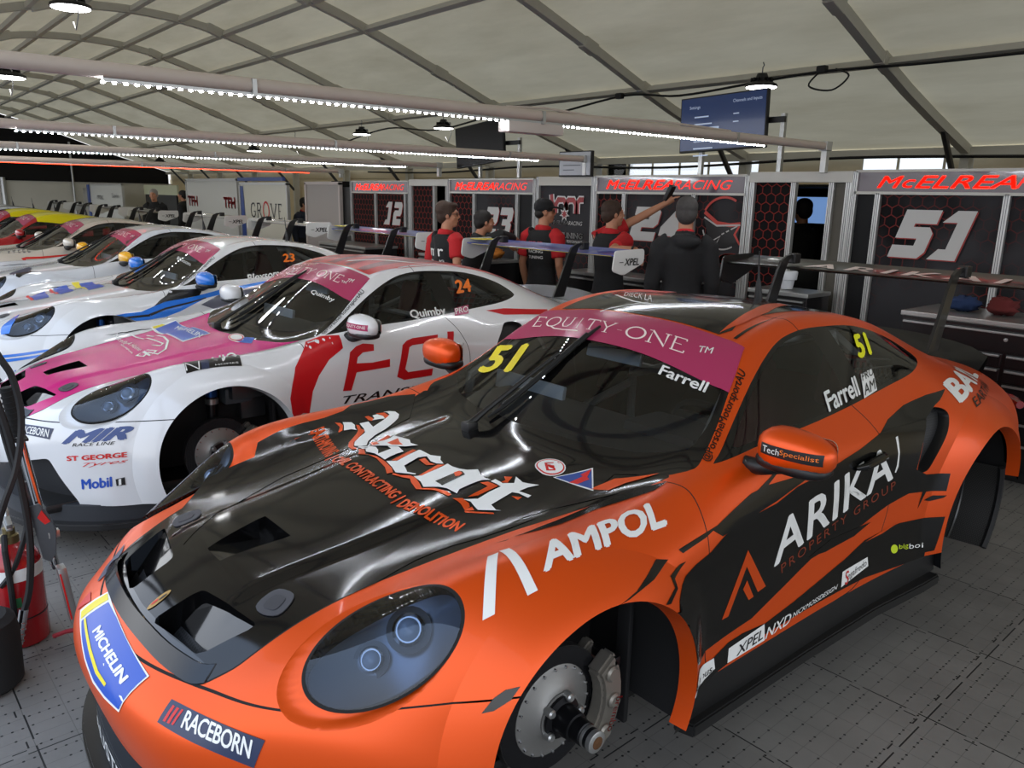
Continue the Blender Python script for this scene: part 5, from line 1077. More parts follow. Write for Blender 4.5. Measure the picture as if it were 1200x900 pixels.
mb.prism([(a*.8, b_*.85) for a, b_ in plate], .012, STEEL, frame((-1.17, -.95, .40), (.35, .93, 0), (0, -.1, 1)), bevel=.002); mb.box((-1.17, -.93, .41), (.03, .04, .03), ALU, bevel=.004); mb.prism([(-.02, .09), (.0, .12), (.02, .07), (0, .06)], .003, PRED, frame((-1.155, -.95, .40), (.35, .93, 0), (0, -.1, 1))); mb.build('bracket', J, loc=-off)
mb = MB(); mb.box((-1.13, -.915, .165), (.055, .03, .24), ALU, Matrix.Rotation(.10, 3, 'X'), bevel=.004); mb.box((-1.10, -.925, .165), (.004, .006, .20), PRED, Matrix.Rotation(.10, 3, 'X')); mb.lathe([(.03, -.02), (.03, .02)], BLACK, 18, Matrix.Translation((-1.11, -.885, FLOOR+.03)) @ Matrix.Rotation(PI/2, 4, 'X')); mb.build('foot_lever', J, loc=-off)
mb = MB(); mb.tube([(-1.09, -.89, .02), (-1.16, -.93, -.01), (-1.20, -.97, -.035)], .009, mat('strap_red', 'a8303a', .7), 6); mb.build('pull_strap', J, loc=-off)
cable('black air hose looping from the left edge past the jack grip', [(-1.38, -1.40, 2.13), (-1.25, -1.30, 1.65), (-1.12, -1.09, 1.25), (-1.10, -1.034, 1.128), (-1.10, -1.004, 1.047), (-1.10, -.994, .902), (-1.10, -1.027, .73), (-1.10, -1.082, .594), (-1.12, -1.13, .45)], .012, 'air_hose')
o = cable('black air hose hanging in front of the extinguisher with a steel tip', [(-1.40, -1.35, 2.13), (-1.27, -1.25, 1.6), (-1.16, -1.09, 1.12), (-1.15, -1.06, .98), (-1.15, -1.035, .833), (-1.15, -1.017, .63), (-1.15, -1.012, .423), (-1.15, -1.035, .22), (-1.15, -1.075, .10)], .013, 'air_hose')
mb = MB(); mb.tube([(-1.15, -1.062, .14), (-1.15, -1.085, .05), (-1.15, -1.093, -.0)], [.017, .016, .013], LAMP, 12)
for k in range(4): t = k/4; mb.tube([(-1.15, -1.075-.02*t, .09-.09*t), (-1.15, -1.077-.02*t, .083-.09*t)], .019, LAMP, 12)
mb.build('hose_tip', o)
cable('thin black hose hanging at the left edge behind the jack pole', [(-1.42, -1.38, 2.13), (-1.32, -1.27, 1.6), (-1.23, -1.11, 1.2), (-1.22, -1.06, .95), (-1.22, -1.03, .72), (-1.22, -1.0, .5), (-1.22, -1.06, .30), (-1.22, -1.12, .22)], .010, 'air_hose')
mb = MB(); mb.lathe([(.10, 0), (.12, .02), (.125, .20), (.115, .26), (.09, .28), (0, .285)], RUBBER, 28); o = mb.build('rubber_bollard_base'); o.location = (-1.02, -1.22, FLOOR); tag(o, 'rounded black rubber base at the lower left edge', 'bollard base')
# stand under the sill of the orange car
r = thing('axle_stand', 'grey metal stand with a loop handle under the orange sill', 'stand', (.60, 1.86, FLOOR)); mb = MB(); mb.prism([(-.06, 0), (.10, 0), (.05, .08), (-.04, .10)], .26, STEEL, frame((.0, .13, 0), (1, 0, 0), (0, 0, 1)), bevel=.004); mb.box((-.02, 0, .14), (.05, .08, .10), STEEL, bevel=.004); mb.build('body', r)
mb = MB(); mb.tube([(.08, -.10, .04), (.14, -.10, .05), (.15, -.07, .05), (.15, .07, .05), (.14, .10, .05), (.08, .10, .04)], .009, ALU, 8); mb.build('handle', r)
# ---------------------------------------------------------------- the cars
ORANGE = paint('orange_satin', 'e6520c', .36, .45, .12); PBLK = paint('black_gloss_paint', '0b0b0c', .09, 0, 0); PWH = paint('white_paint', 'dedfe0', .2); PINK = paint('magenta_paint', 'cc1478', .25, 0, .0); REDP = paint('red_paint', 'b01a22', .2)
PBLUE = paint('blue_paint', '1672d8', .2); PPEARL = paint('pearl_paint', 'cfc8bb', .25, .1); PYEL = paint('yellow_paint', 'e6d80c', .2); PORG = paint('amber_paint', 'f0b010', .2); PGRY = paint('pale_paint', 'c5c9cf', .2); NAVY = paint('navy_wing', '1b3fae', .3)
CARS = [
 dict(k='51', label='orange and black race car in the foreground, wheels off', x=0, y=0, rz=0, body=ORANGE, bonnet=PBLK, wing=CARBON, endplate=CARBON),
 dict(k='24', label='white race car with magenta bonnet and red door shapes, next to the orange car', x=-2.78, y=.05, rz=.033, body=PWH, bonnet=PINK, wing=NAVY),
 dict(k='23', label='white race car with blue mirrors and blue side stripes', x=-5.65, y=.15, rz=.030, body=PWH, bonnet=PWH, mirror=PBLUE, wing=NAVY),
 dict(k='12', label='white and black race car with yellow mirrors', x=-8.3, y=.2, rz=.02, body=PGRY, bonnet=PWH, mirror=PORG, wing=PWH),
 dict(k='st', label='pearl white race car with a thin red line along its side', x=-11.15, y=.2, rz=.02, body=PPEARL, bonnet=PPEARL, wing=PWH),
 dict(k='y1', label='yellow-roofed red race car directly behind the pearl car', x=-14.0, y=.05, rz=.02, body=REDP, bonnet=REDP, wing=CARBON),
 dict(k='y2', label='yellow-roofed red race car, second one beyond the pearl car', x=-16.7, y=.05, rz=.02, body=REDP, bonnet=REDP, wing=CARBON),
 dict(k='g1', label='silver grey race car partly cut by the left edge', x=-19.4, y=.1, rz=.02, body=PGRY, bonnet=PGRY, wing=CARBON),
 dict(k='g2', label='far white race car showing only its dark wing', x=-22.2, y=.1, rz=.02, body=PWH, bonnet=PWH, wing=CARBON)]
CAR = {}
for c in CARS:
    d = dict(c); k = d.pop('k'); lab = d.pop('label'); CAR[k] = make_car(lab, d.pop('x'), d.pop('y'), d.pop('rz'), d.pop('body'), d.pop('bonnet'), near=k in ('51', '24', '23'), **d)
    if k != '51': CAR[k].rotation_euler.x = -.013      # the foreground car sits a little tail-up on its jacks
# lettering and graphics: places on the body (car axes, metres)
DECALS = [
 ('51', 'livery_graphic', 'black and orange paint graphics', [
  ('p', [(0.462, -0.55), (0.474, -0.457), (0.464, -0.391), (0.458, -0.322), (0.463, -0.26), (0.475, -0.196), (0.491, -0.133), (0.499, -0.062), (0.501, 0.028), (0.523, 0.116), (0.56, 0.193), (0.615, 0.314), (0.533, 0.307), (0.516, 0.401), (0.585, 0.446), (0.406, 0.395), (0.289, 0.161), (0.341, -0.207), (0.404, -0.442)], 'PBLK', 0, 'plan'),
  ('p', [(-0.568, -0.533), (-0.57, -0.449), (-0.568, -0.496), (-0.576, -0.35), (-0.642, -0.308), (-0.675, -0.198), (-0.687, -0.103), (-0.691, -0.008), (-0.711, 0.087), (-0.754, 0.15), (-0.739, 0.321), (-0.681, 0.424), (-0.494, 0.272), (-0.395, -0.091), (-0.366, -0.339), (-0.265, -0.587), (-0.154, -0.745), (-0.434, -0.669)], 'PBLK', 0, 'plan'),
  ('p', [(0.568, -0.138), (0.607, -0.064), (0.604, 0.069), (0.614, 0.223), (0.648, 0.374), (0.699, 0.439), (0.706, 0.371), (0.677, 0.278), (0.649, 0.186), (0.642, 0.055), (0.628, -0.018), (0.606, -0.083)], 'PBLK', 0, 'plan'),
  ('p', [(0.457, -0.247), (0.458, -0.149), (0.491, -0.05), (0.534, 0.055), (0.523, -0.034), (0.498, -0.139)], 'PBLK', 0, 'plan'),
  ('p', [(0.52, 0.282), (0.536, 0.38), (0.638, 0.478), (0.585, 0.379), (0.574, 0.314)], 'ORANGE', 1, 'plan'),
  ('p', [(-0.455, 1.075), (0.4, 1.075), (0.42, 1.13), (0.36, 1.3), (0.4, 1.38), (0.41, 1.7), (0.43, 1.86), (-0.43, 1.86), (-0.45, 1.5)], 'PBLK', 0, 'plan'),
  ('p', [(0.461, 1.079), (0.455, 1.179), (0.455, 1.35), (0.423, 1.57), (0.446, 1.404), (0.47, 1.177), (0.476, 1.08)], 'PBLK', 0, 'plan'),
  ('p', [(0.395, 1.086), (0.37, 1.209), (0.321, 1.416), (0.187, 1.828), (0.259, 1.779), (0.385, 1.419), (0.411, 1.225)], 'ORANGE', 1, 'plan'),
  ('p', [(0.257, 0.675), (0.285, 0.685), (0.346, 0.7), (0.432, 0.71), (0.519, 0.735), (0.633, 0.749), (0.818, 0.758), (0.952, 0.784), (1.091, 0.792), (1.38, 0.827), (1.557, 0.859), (1.643, 0.891), (1.801, 0.921), (1.986, 0.939), (2.139, 0.945), (2.046, 0.914), (1.993, 0.901), (1.895, 0.865), (1.828, 0.775), (1.781, 0.679), (1.849, 0.646), (2.001, 0.627), (1.978, 0.556), (1.737, 0.587), (1.59, 0.568), (1.41, 0.531), (1.228, 0.505), (1.051, 0.498), (0.882, 0.457), (0.671, 0.411), (0.523, 0.408), (0.411, 0.403), (0.376, 0.381), (0.317, 0.413), (0.282, 0.481), (0.239, 0.553), (0.21, 0.613), (0.224, 0.648)], 'PBLK', 0, 'side'),
  ('p', [(0.357, 0.321), (0.399, 0.345), (0.54, 0.379), (0.622, 0.379), (0.759, 0.364), (0.938, 0.378), (1.112, 0.4), (1.293, 0.428), (1.434, 0.463), (1.681, 0.473), (1.979, 0.445), (1.938, 0.272), (1.683, 0.288), (1.439, 0.312), (1.052, 0.321), (0.739, 0.326), (0.509, 0.303), (0.311, 0.279)], 'PBLK', 0, 'side'),
  ('p', [(0.281, 0.76), (0.392, 0.766), (0.531, 0.774), (0.666, 0.802), (0.848, 0.858), (0.852, 0.851), (0.729, 0.801), (0.61, 0.776), (0.466, 0.765), (0.416, 0.755), (0.295, 0.747)], 'PBLK', 0, 'side'),
  ('p', [(0.458, 0.765), (0.569, 0.79), (0.688, 0.818), (0.785, 0.824), (0.951, 0.817), (1.095, 0.812), (0.98, 0.792), (0.819, 0.765), (0.717, 0.754), (0.649, 0.74), (0.503, 0.736)], 'PBLK', 0, 'side'),
  ('F', [(-0.131, 0.004), (-0.036, -0.001), (0.023, 0.006), (0.103, 0.018), (0.148, -0.007), (0.047, -0.014), (-0.044, -0.005), (-0.11, -0.0)], (0.903, 0.08, 0.728), (0.778, 1.052, 0.927), (0.427, -0.155, 1.575), 'PBLK', 0),
  ('F', [(-0.084, 0.007), (-0.012, -0.006), (-0.001, 0.027), (0.064, 0.006), (0.088, -0.008), (0.009, 0.007), (-0.002, -0.019), (-0.062, -0.012)], (0.906, 0.22, 0.691), (0.723, 1.094, 1.14), (0.74, -0.258, 1.553), 'PBLK', 0),
  ('F', [(-0.053, 0.001), (-0.011, 0.013), (0.021, 0.012), (0.053, -0.002), (0.018, -0.013), (-0.027, -0.01)], (0.884, -0.374, 0.583), (1.082, 0.486, 1.052), (0.502, -0.748, 1.428), 'PBLK', 0),
  ('p', [(1.031, 0.509), (1.185, 0.534), (1.472, 0.527), (1.351, 0.501), (1.149, 0.496)], 'PBLK', 1, 'side'),
  ('p', [(1.437, 0.456), (1.54, 0.468), (1.682, 0.478), (1.561, 0.459)], 'ORANGE', 1, 'side'),
  ('p', [(1.847, 0.536), (1.907, 0.546), (1.981, 0.537), (1.964, 0.529), (1.893, 0.524)], 'PBLK', 0, 'side'),
  ('p', [(1.809, 0.507), (1.857, 0.645), (1.91, 0.638)], 'PBLK', 0, 'side')]),
 ('51', 'bonnet_lettering', 'white gothic lettering with orange shadow', [
  ('F', [(-0.04, -0.016), (-0.036, 0.006), (-0.013, 0.014), (0.022, 0.009), (0.035, -0.004), (0.032, -0.009), (-0.001, -0.0)], (-0.6, 0.012, 0.805), (0.29, -0.375, 0.565), (-0.214, 0.933, 0.749), 'ORANGE', 1),
  ('F', [(-0.125, -0.015), (-0.121, -0.002), (-0.09, 0.008), (-0.071, 0.027), (0.004, 0.009), (0.046, -0.003), (0.095, 0.002), (0.127, 0.021), (0.127, 0.001), (0.085, -0.02), (0.039, -0.023), (-0.042, -0.004), (-0.074, -0.001)], (-0.479, 0.018, 0.795), (0.328, -0.568, 0.714), (0.113, 0.818, 0.894), 'ORANGE', 1),
  ('F', [(-0.156, 0.003), (-0.126, 0.015), (-0.088, 0.003), (-0.059, -0.006), (-0.002, 0.014), (0.066, 0.017), (0.136, 0.011), (0.171, 0.0), (0.164, -0.02), (0.112, -0.004), (0.02, 0.005), (-0.043, -0.002), (-0.08, -0.026), (-0.115, -0.009)], (-0.202, -0.065, 0.795), (0.789, -0.201, 0.808), (-0.071, 0.909, 0.978), 'ORANGE', 1),
  ('F', [(-0.045, 0.005), (-0.01, 0.002), (0.03, 0.013), (0.053, -0.005), (0.012, -0.009), (-0.04, -0.006)], (0.015, -0.083, 0.797), (0.977, 0.189, 0.836), (-0.259, 0.865, 0.959), 'ORANGE', 1),
  ('F', [(0.013, -0.031), (-0.001, -0.008), (-0.065, -0.005), (-0.056, 0.016), (0.025, 0.016), (0.046, 0.016), (0.038, -0.005)], (-0.354, 0.046, 0.804), (0.065, -0.857, 0.706), (0.55, 0.451, 0.936), 'ORANGE', 1),
  ('F', [(0.054, -0.01), (-0.049, -0.01), (-0.05, 0.009), (0.045, 0.011)], (-0.123, 0.014, 0.811), (0.053, -0.96, 0.665), (0.862, 0.186, 0.848), 'ORANGE', 1),
  ('F', [(-0.024, -0.009), (-0.022, 0.008), (0.009, 0.014), (0.025, -0.003), (0.011, -0.01)], (-0.605, 0.15, 0.819), (0.38, 0.141, 0.644), (-0.583, 1.147, 0.892), 'ORANGE', 1),
  ('F', [(-0.039, -0.014), (-0.023, 0.018), (0.013, 0.016), (0.029, -0.003), (0.02, -0.013), (-0.0, -0.004)], (-0.593, 0.211, 0.824), (0.395, 0.307, 0.7), (-0.674, 1.2, 0.943), 'ORANGE', 1),
  ('F', [(-0.052, 0.005), (0.043, 0.011), (0.055, -0.01), (-0.046, -0.007)], (0.058, 0.001, 0.81), (-0.067, 0.98, 0.969), (-0.933, -0.127, 0.811), 'ORANGE', 1),
  ('F', [(-0.04, -0.009), (-0.035, 0.013), (0.013, 0.003), (0.041, 0.009), (0.021, -0.015)], (-0.006, 0.03, 0.815), (0.992, -0.038, 0.809), (0.062, 1.019, 0.948), 'ORANGE', 1),
  ('F', [(-0.113, 0.014), (-0.092, 0.022), (-0.04, -0.001), (-0.009, -0.018), (0.025, 0.006), (0.075, 0.016), (0.103, 0.01), (0.101, -0.002), (0.039, -0.002), (-0.019, -0.033), (-0.07, -0.012)], (0.15, -0.072, 0.797), (1.145, 0.028, 0.79), (0.052, 0.913, 0.944), 'ORANGE', 1),
  ('F', [(-0.049, -0.008), (-0.026, 0.014), (0.013, 0.015), (0.044, 0.004), (0.027, -0.017), (-0.009, -0.007)], (0.319, -0.053, 0.792), (1.316, -0.031, 0.716), (0.309, 0.935, 0.945), 'ORANGE', 1),
  ('F', [(-0.048, 0.004), (0.043, 0.004), (0.047, -0.004), (-0.042, -0.005)], (0.383, -0.045, 0.788), (1.158, 0.586, 0.82), (-0.246, 0.721, 0.924), 'ORANGE', 1),
  ('F', [(-0.069, 0.006), (0.015, -0.006), (0.021, 0.031), (0.038, 0.012), (0.037, -0.031), (-0.042, -0.013)], (0.289, 0.044, 0.809), (0.083, 1.009, 0.975), (-0.687, -0.171, 0.846), 'ORANGE', 1),
  ('F', [(-0.023, 0.007), (-0.003, -0.0), (0.015, 0.016), (0.025, -0.01), (-0.013, -0.013)], (0.3, 0.128, 0.821), (-0.044, 1.051, 0.991), (-0.637, -0.222, 0.827), 'ORANGE', 1),
  ('F', [(-0.021, 0.002), (0.013, 0.01), (0.008, -0.011)], (0.398, 0.091, 0.807), (1.32, 0.476, 0.772), (0.022, 1.005, 0.96), 'ORANGE', 1),
  ('F', [(-0.046, -0.008), (-0.03, 0.023), (-0.004, 0.024), (0.023, 0.01), (0.042, 0.009), (0.021, -0.005), (0.014, -0.034), (-0.02, -0.017)], (-0.584, 0.049, 0.805), (0.401, 0.043, 0.63), (-0.562, 1.045, 0.892), 'WHITE', 3),
  ('F', [(-0.198, 0.012), (-0.157, 0.028), (-0.104, 0.03), (-0.061, 0.026), (-0.025, 0.046), (0.017, 0.082), (0.042, 0.054), (-0.002, 0.016), (0.066, 0.001), (0.106, -0.006), (0.127, -0.004), (0.142, 0.012), (0.14, 0.028), (0.155, 0.008), (0.158, -0.018), (0.134, -0.044), (0.094, -0.055), (0.047, -0.055), (-0.028, -0.047), (-0.091, -0.029), (-0.155, -0.027), (-0.202, -0.04), (-0.207, -0.018)], (-0.513, 0.131, 0.811), (-1.119, 0.919, 0.919), (-1.307, -0.473, 0.753), 'WHITE', 3),
  ('F', [(0.004, 0.032), (0.008, 0.012), (0.029, -0.004), (0.018, -0.023), (-0.012, -0.022), (-0.033, -0.005), (-0.014, 0.01)], (-0.591, 0.18, 0.82), (-1.501, -0.227, 0.903), (-0.201, -0.727, 0.658), 'WHITE', 3),
  ('F', [(-0.066, 0.003), (-0.04, 0.023), (-0.035, 0.054), (-0.041, 0.076), (0.007, 0.041), (0.076, 0.019), (0.1, -0.009), (0.142, -0.021), (0.099, -0.042), (-0.108, -0.058), (-0.115, -0.048), (-0.02, -0.037)], (-0.292, 0.059, 0.81), (0.628, 0.434, 0.926), (-0.679, 0.974, 0.927), 'WHITE', 3),
  ('F', [(-0.025, -0.024), (-0.036, 0.025), (0.009, 0.011), (0.044, 0.008), (0.009, -0.02)], (-0.251, 0.059, 0.814), (0.74, -0.067, 0.858), (-0.133, 1.04, 0.969), 'ORANGE', 4),
  ('F', [(-0.132, -0.006), (-0.09, 0.012), (-0.052, 0.013), (-0.017, -0.001), (0.013, -0.023), (0.015, -0.006), (0.019, 0.03), (-0.015, 0.04), (0.029, 0.057), (0.085, 0.037), (0.078, 0.011), (0.077, -0.018), (0.082, -0.044), (0.046, -0.036), (-0.002, -0.028), (-0.048, -0.033), (-0.089, -0.007)], (-0.23, -0.016, 0.803), (0.765, 0.065, 0.869), (-0.32, 0.969, 0.956), 'WHITE', 3),
  ('F', [(0.039, -0.11), (0.023, -0.073), (-0.027, -0.072), (-0.081, -0.067), (-0.082, -0.059), (-0.064, 0.006), (-0.072, 0.047), (-0.05, 0.065), (-0.031, 0.097), (-0.021, 0.073), (-0.026, 0.041), (-0.051, 0.0), (-0.03, -0.022), (0.04, -0.021), (0.059, 0.007), (0.072, 0.024), (0.068, 0.061), (0.074, 0.064), (0.092, -0.011), (0.068, -0.051)], (-0.032, 0.006, 0.811), (0.189, -0.957, 0.659), (0.943, 0.224, 0.85), 'WHITE', 3),
  ('F', [(-0.146, -0.015), (-0.12, -0.007), (-0.077, 0.072), (-0.071, 0.091), (-0.044, 0.073), (-0.014, 0.062), (0.016, 0.059), (0.05, 0.07), (0.075, 0.035), (0.094, 0.019), (0.118, 0.013), (0.092, 0.003), (0.078, -0.012), (0.066, -0.03), (0.044, -0.069), (0.047, -0.096), (0.001, -0.072), (-0.028, -0.069), (-0.078, -0.079), (-0.103, -0.048)], (0.172, 0.022, 0.811), (1.042, 0.512, 0.863), (-0.321, 0.88, 0.957), 'WHITE', 3),
  ('F', [(0.046, -0.024), (-0.05, -0.015), (-0.054, -0.003), (-0.043, 0.021), (0.052, 0.018), (0.049, 0.003)], (0.162, 0.01, 0.81), (0.24, -0.974, 0.65), (1.159, 0.089, 0.81), 'PBLK', 4),
  ('F', [(-0.011, -0.014), (-0.02, 0.003), (-0.002, 0.015), (0.016, 0.005), (0.018, -0.008)], (0.158, 0.042, 0.815), (0.928, -0.586, 0.71), (0.794, 0.807, 0.913), 'ORANGE', 5),
  ('F', [(0.123, -0.045), (0.084, -0.024), (0.035, -0.031), (-0.011, -0.033), (-0.004, -0.077), (-0.023, -0.078), (-0.026, -0.043), (-0.058, -0.025), (-0.083, -0.047), (-0.084, -0.016), (-0.116, 0.031), (-0.078, 0.02), (-0.044, 0.02), (-0.057, 0.066), (-0.04, 0.07), (-0.035, 0.03), (-0.023, 0.011), (0.07, 0.028), (0.076, 0.062), (0.066, 0.076), (0.118, 0.026), (0.11, -0.024)], (0.352, 0.077, 0.809), (0.292, -0.911, 0.666), (1.347, 0.03, 0.719), 'WHITE', 3),
  ('t', 'EARTHMOVING', (-0.619, -0.108, 0.801), (-0.396, -0.156, 0.77), (-0.633, -0.039, 0.809), 'ORANGE', 1, 0.045, 0, 1.0),
  ('t', '| CIVIL CONTRACTING |', (-0.375, -0.171, 0.769), (0.154, -0.211, 0.774), (-0.38, -0.11, 0.778), 'ORANGE', 1, 0.045, 0, 1.0),
  ('t', 'DEMOLITION', (0.178, -0.21, 0.774), (0.418, -0.158, 0.769), (0.164, -0.161, 0.782), 'ORANGE', 1, 0.045, 0, 1.0),
  ('C', (0.33, 0.293, 0.842), (0.368, 0.327, 0.846), (0.291, 0.329, 0.852), 'WHITE', 1),
  ('C', (0.33, 0.293, 0.842), (0.365, 0.324, 0.845), (0.295, 0.325, 0.851), 'PRED', 2),
  ('C', (0.33, 0.293, 0.842), (0.362, 0.321, 0.845), (0.3, 0.321, 0.85), 'WHITE', 3),
  ('t', 'E', (0.341, 0.264, 0.837), (0.359, 0.289, 0.839), (0.303, 0.291, 0.844), 'PRED', 4, 0.008, 0, 1.0),
  ('F', [(-0.074, -0.048), (-0.012, 0.078), (0.085, -0.031)], (0.453, 0.308, 0.838), (1.451, 0.367, 0.792), (0.404, 1.289, 1.027), 'WHITE', 1),
  ('F', [(-0.071, -0.034), (0.001, 0.069), (0.07, -0.035)], (0.452, 0.308, 0.838), (1.432, 0.509, 0.812), (0.26, 1.27, 1.03), 'BLUE', 2),
  ('F', [(0.05, -0.017), (-0.007, -0.004), (-0.01, -0.017), (-0.059, -0.007), (-0.011, 0.01), (-0.004, 0.024), (0.042, 0.011)], (0.455, 0.319, 0.838), (0.591, -0.651, 0.64), (1.442, 0.469, 0.785), 'PRED', 3)]),
 ('51', 'wing_lettering', 'white fuel brand lettering', [
  ('t', 'AMPOL', (0.816, -0.178, 0.805), (0.832, 0.282, 0.814), (0.729, -0.121, 0.834), 'WHITE', 1, 0.042, 0, 1.0),
  ('F', [(-0.091, -0.014), (-0.111, 0.012), (0.092, 0.015), (0.109, -0.013)], (0.743, -0.286, 0.78), (1.437, -0.921, 0.44), (1.421, 0.449, 0.79), 'WHITE', 1),
  ('F', [(-0.09, -0.014), (-0.087, 0.013), (0.086, 0.015), (0.091, -0.015)], (0.753, -0.207, 0.796), (1.69, -0.47, 0.568), (1.06, 0.727, 0.98), 'WHITE', 1)]),
 ('51', 'windscreen_banner', 'magenta sun strip with pale serif lettering', [
  ('p', [(-0.61, 0.858), (-0.3, 0.852), (0, 0.85), (0.3, 0.852), (0.61, 0.858), (0.585, 0.925), (0.54, 1.03), (0.535, 1.045), (0.47, 1.06), (0.2, 1.063), (0, 1.064), (-0.2, 1.063), (-0.47, 1.06), (-0.535, 1.045), (-0.54, 1.03), (-0.585, 0.925)], 'MAG', 1, 'plan'),
  ('S', 'EQUITY-ONE', (-0.493, 0.931, 1.144), (0.388, 0.921, 1.16), (-0.522, 0.995, 1.181), 'CRM', 2),
  ('t', 'TM', (0.401, 0.947, 1.171), (0.452, 0.965, 1.171), (0.389, 0.977, 1.189), 'WHITE', 2, 0.01, 0, 1.0),
  ('t', 'Farrell', (0.342, 0.803, 1.096), (0.538, 0.823, 1.063), (0.332, 0.842, 1.124), 'WHITE', 2, 0.022, 0, 1.0),
  ('t', '51', (-0.552, 0.657, 0.955), (-0.31, 0.65, 1.001), (-0.614, 0.822, 1.05), 'YEL', 2, 0.04, 0, 1.0)]),
 ('51', 'roof_emblem', 'white ring emblem on the black roof', [
  ('R', [(-0.363, 1.331), (-0.253, 1.258), (-0.151, 1.211), (-0.078, 1.201), (-0.012, 1.206), (0.061, 1.247), (0.123, 1.3), (0.177, 1.383), (0.209, 1.5)], 0.006, 'WHITE', 1, 'plan'),
  ('R', [(-0.189, 1.047), (-0.171, 1.089), (-0.137, 1.132), (-0.104, 1.177), (-0.069, 1.218)], 0.006, 'WHITE', 2, 'plan'),
  ('p', [(-0.424, 1.418), (-0.427, 1.544), (-0.464, 1.707), (-0.194, 1.568), (-0.173, 1.459), (-0.32, 1.452)], 'PRED', 1, 'plan'),
  ('p', [(-0.098, 1.529), (0.023, 1.815), (0.084, 1.555), (0.027, 1.488)], 'GRYP', 1, 'plan'),
  ('t', 'DIECK LA', (-0.287, 1.302, 1.281), (-0.061, 1.231, 1.282), (-0.39, 1.428, 1.278), 'WHITE', 1, 0, 0, 1.0)]),
 ('51', 'pillar_lettering', 'black lettering up the windscreen pillar', [
  ('t', '@PorscheMotorsportAU', (0.737, 0.601, 0.909), (0.607, 0.97, 1.12), (0.701, 0.597, 0.914), 'PBLACK', 1, 0.015, 0, 1.0)]),
 ('51', 'window_lettering', 'yellow number and white name on the side glass', [
  ('t', '51', (0.659, 1.667, 1.104), (0.654, 1.791, 1.107), (0.591, 1.723, 1.186), 'YELB', 2, 0.05, 0, 1.0),
  ('t', 'Farrell', (0.755, 1.285, 0.965), (0.742, 1.543, 0.991), (0.709, 1.313, 1.029), 'WHITE', 2, 0.03, 0, 1.0),
  ('F', [(-0.0, -0.048), (-0.099, -0.002), (-0.007, 0.049), (0.106, 0.001)], (0.72, 1.643, 1.022), (1.028, 0.786, 0.609), (1.228, 2.159, 0.331), 'WHITE', 2),
  ('t', 'PRO', (0.713, 1.604, 1.031), (0.705, 1.71, 1.042), (0.694, 1.626, 1.058), 'PBLACK', 3, 0.01, 0, 1.0),
  ('t', 'AM', (0.747, 1.566, 0.985), (0.739, 1.667, 0.996), (0.721, 1.598, 1.02), 'PBLACK', 3, 0.01, 0, 1.0)]),
 ('51', 'door_lettering', 'white door lettering over dark orange small type', [
  ('t', 'ARIKA', (0.874, 0.802, 0.543), (0.877, 1.614, 0.671), (0.864, 0.803, 0.688), 'WHITE', 1, 0.018, 0, 1.05),
  ('F', [(-0.076, -0.014), (-0.082, 0.002), (-0.019, 0.014), (0.037, 0.01), (0.062, -0.003), (0.06, -0.012), (0.031, -0.001), (-0.013, 0.003)], (0.867, 1.648, 0.751), (1.056, 1.451, -0.211), (1.108, 2.607, 0.601), 'WHITE', 1),
  ('t', 'PROPERTY GROUP', (0.875, 0.853, 0.506), (0.883, 1.637, 0.628), (0.873, 0.848, 0.539), 'DORG', 1, 0.0, 0, 1.35),
  ('F', [(0.144, 0.01), (-0.054, -0.112), (-0.108, 0.077), (-0.061, 0.064), (-0.031, -0.064), (0.11, 0.025)], (0.884, 0.627, 0.53), (0.958, -0.312, 0.195), (0.939, 0.967, -0.409), 'ORANGE', 1),
  ('F', [(-0.032, -0.015), (-0.038, 0.017), (0.043, 0.012), (0.028, -0.013)], (0.883, 0.646, 0.512), (0.911, 1.213, -0.311), (0.806, 1.468, 1.076), 'ORANGE', 1)]),
 ('51', 'sill_sticker', 'white sticker with black capitals', [
  ('F', [(0.103, -0.025), (-0.104, -0.029), (-0.106, 0.029), (0.107, 0.024)], (0.897, 0.646, 0.334), (0.923, -0.354, 0.323), (0.965, 0.658, -0.664), 'WHITE', 1),
  ('t', 'XPEL', (0.9, 0.587, 0.313), (0.897, 0.74, 0.317), (0.898, 0.59, 0.347), 'PBLACK', 2, 0.012, 0.2, 1.0)]),
 ('51', 'sill_lettering', 'white slanted capitals', [
  ('t', 'NXD', (0.897, 0.755, 0.308), (0.894, 0.916, 0.311), (0.894, 0.759, 0.343), 'WHITE', 1, 0.012, 0.3, 1.0),
  ('t', 'NICKMOSSDESIGN', (0.893, 0.926, 0.323), (0.891, 1.232, 0.331), (0.891, 0.932, 0.339), 'WHITE', 1, 0.0, 0.2, 1.0)]),
 ('51', 'sill_sticker', 'white sticker with black script and a red initial', [
  ('F', [(-0.088, 0.029), (0.095, 0.018), (0.097, -0.02), (-0.104, -0.027)], (0.89, 1.363, 0.364), (0.901, 2.358, 0.46), (0.77, 1.268, 1.352), 'WHITE', 1),
  ('t', 'egafredo', (0.891, 1.305, 0.335), (0.893, 1.444, 0.352), (0.887, 1.311, 0.369), 'PBLACK', 2, 0.0, 0, 1.0),
  ('t', 'S', (0.892, 1.287, 0.327), (0.892, 1.312, 0.329), (0.886, 1.293, 0.378), 'PRED', 3, 0.01, 0, 1.0)]),
 ('51', 'sill_sticker', 'white sticker with black lower-case lettering', [
  ('F', [(-0.024, 0.05), (0.09, 0.013), (0.09, -0.029), (-0.075, -0.026), (-0.081, -0.009)], (0.907, 0.377, 0.324), (0.852, 1.344, 0.574), (0.933, 0.128, 1.292), 'WHITE', 1),
  ('t', 'famous.', (0.911, 0.319, 0.31), (0.903, 0.462, 0.315), (0.911, 0.323, 0.337), 'PBLACK', 2, 0.01, 0, 1.0)]),
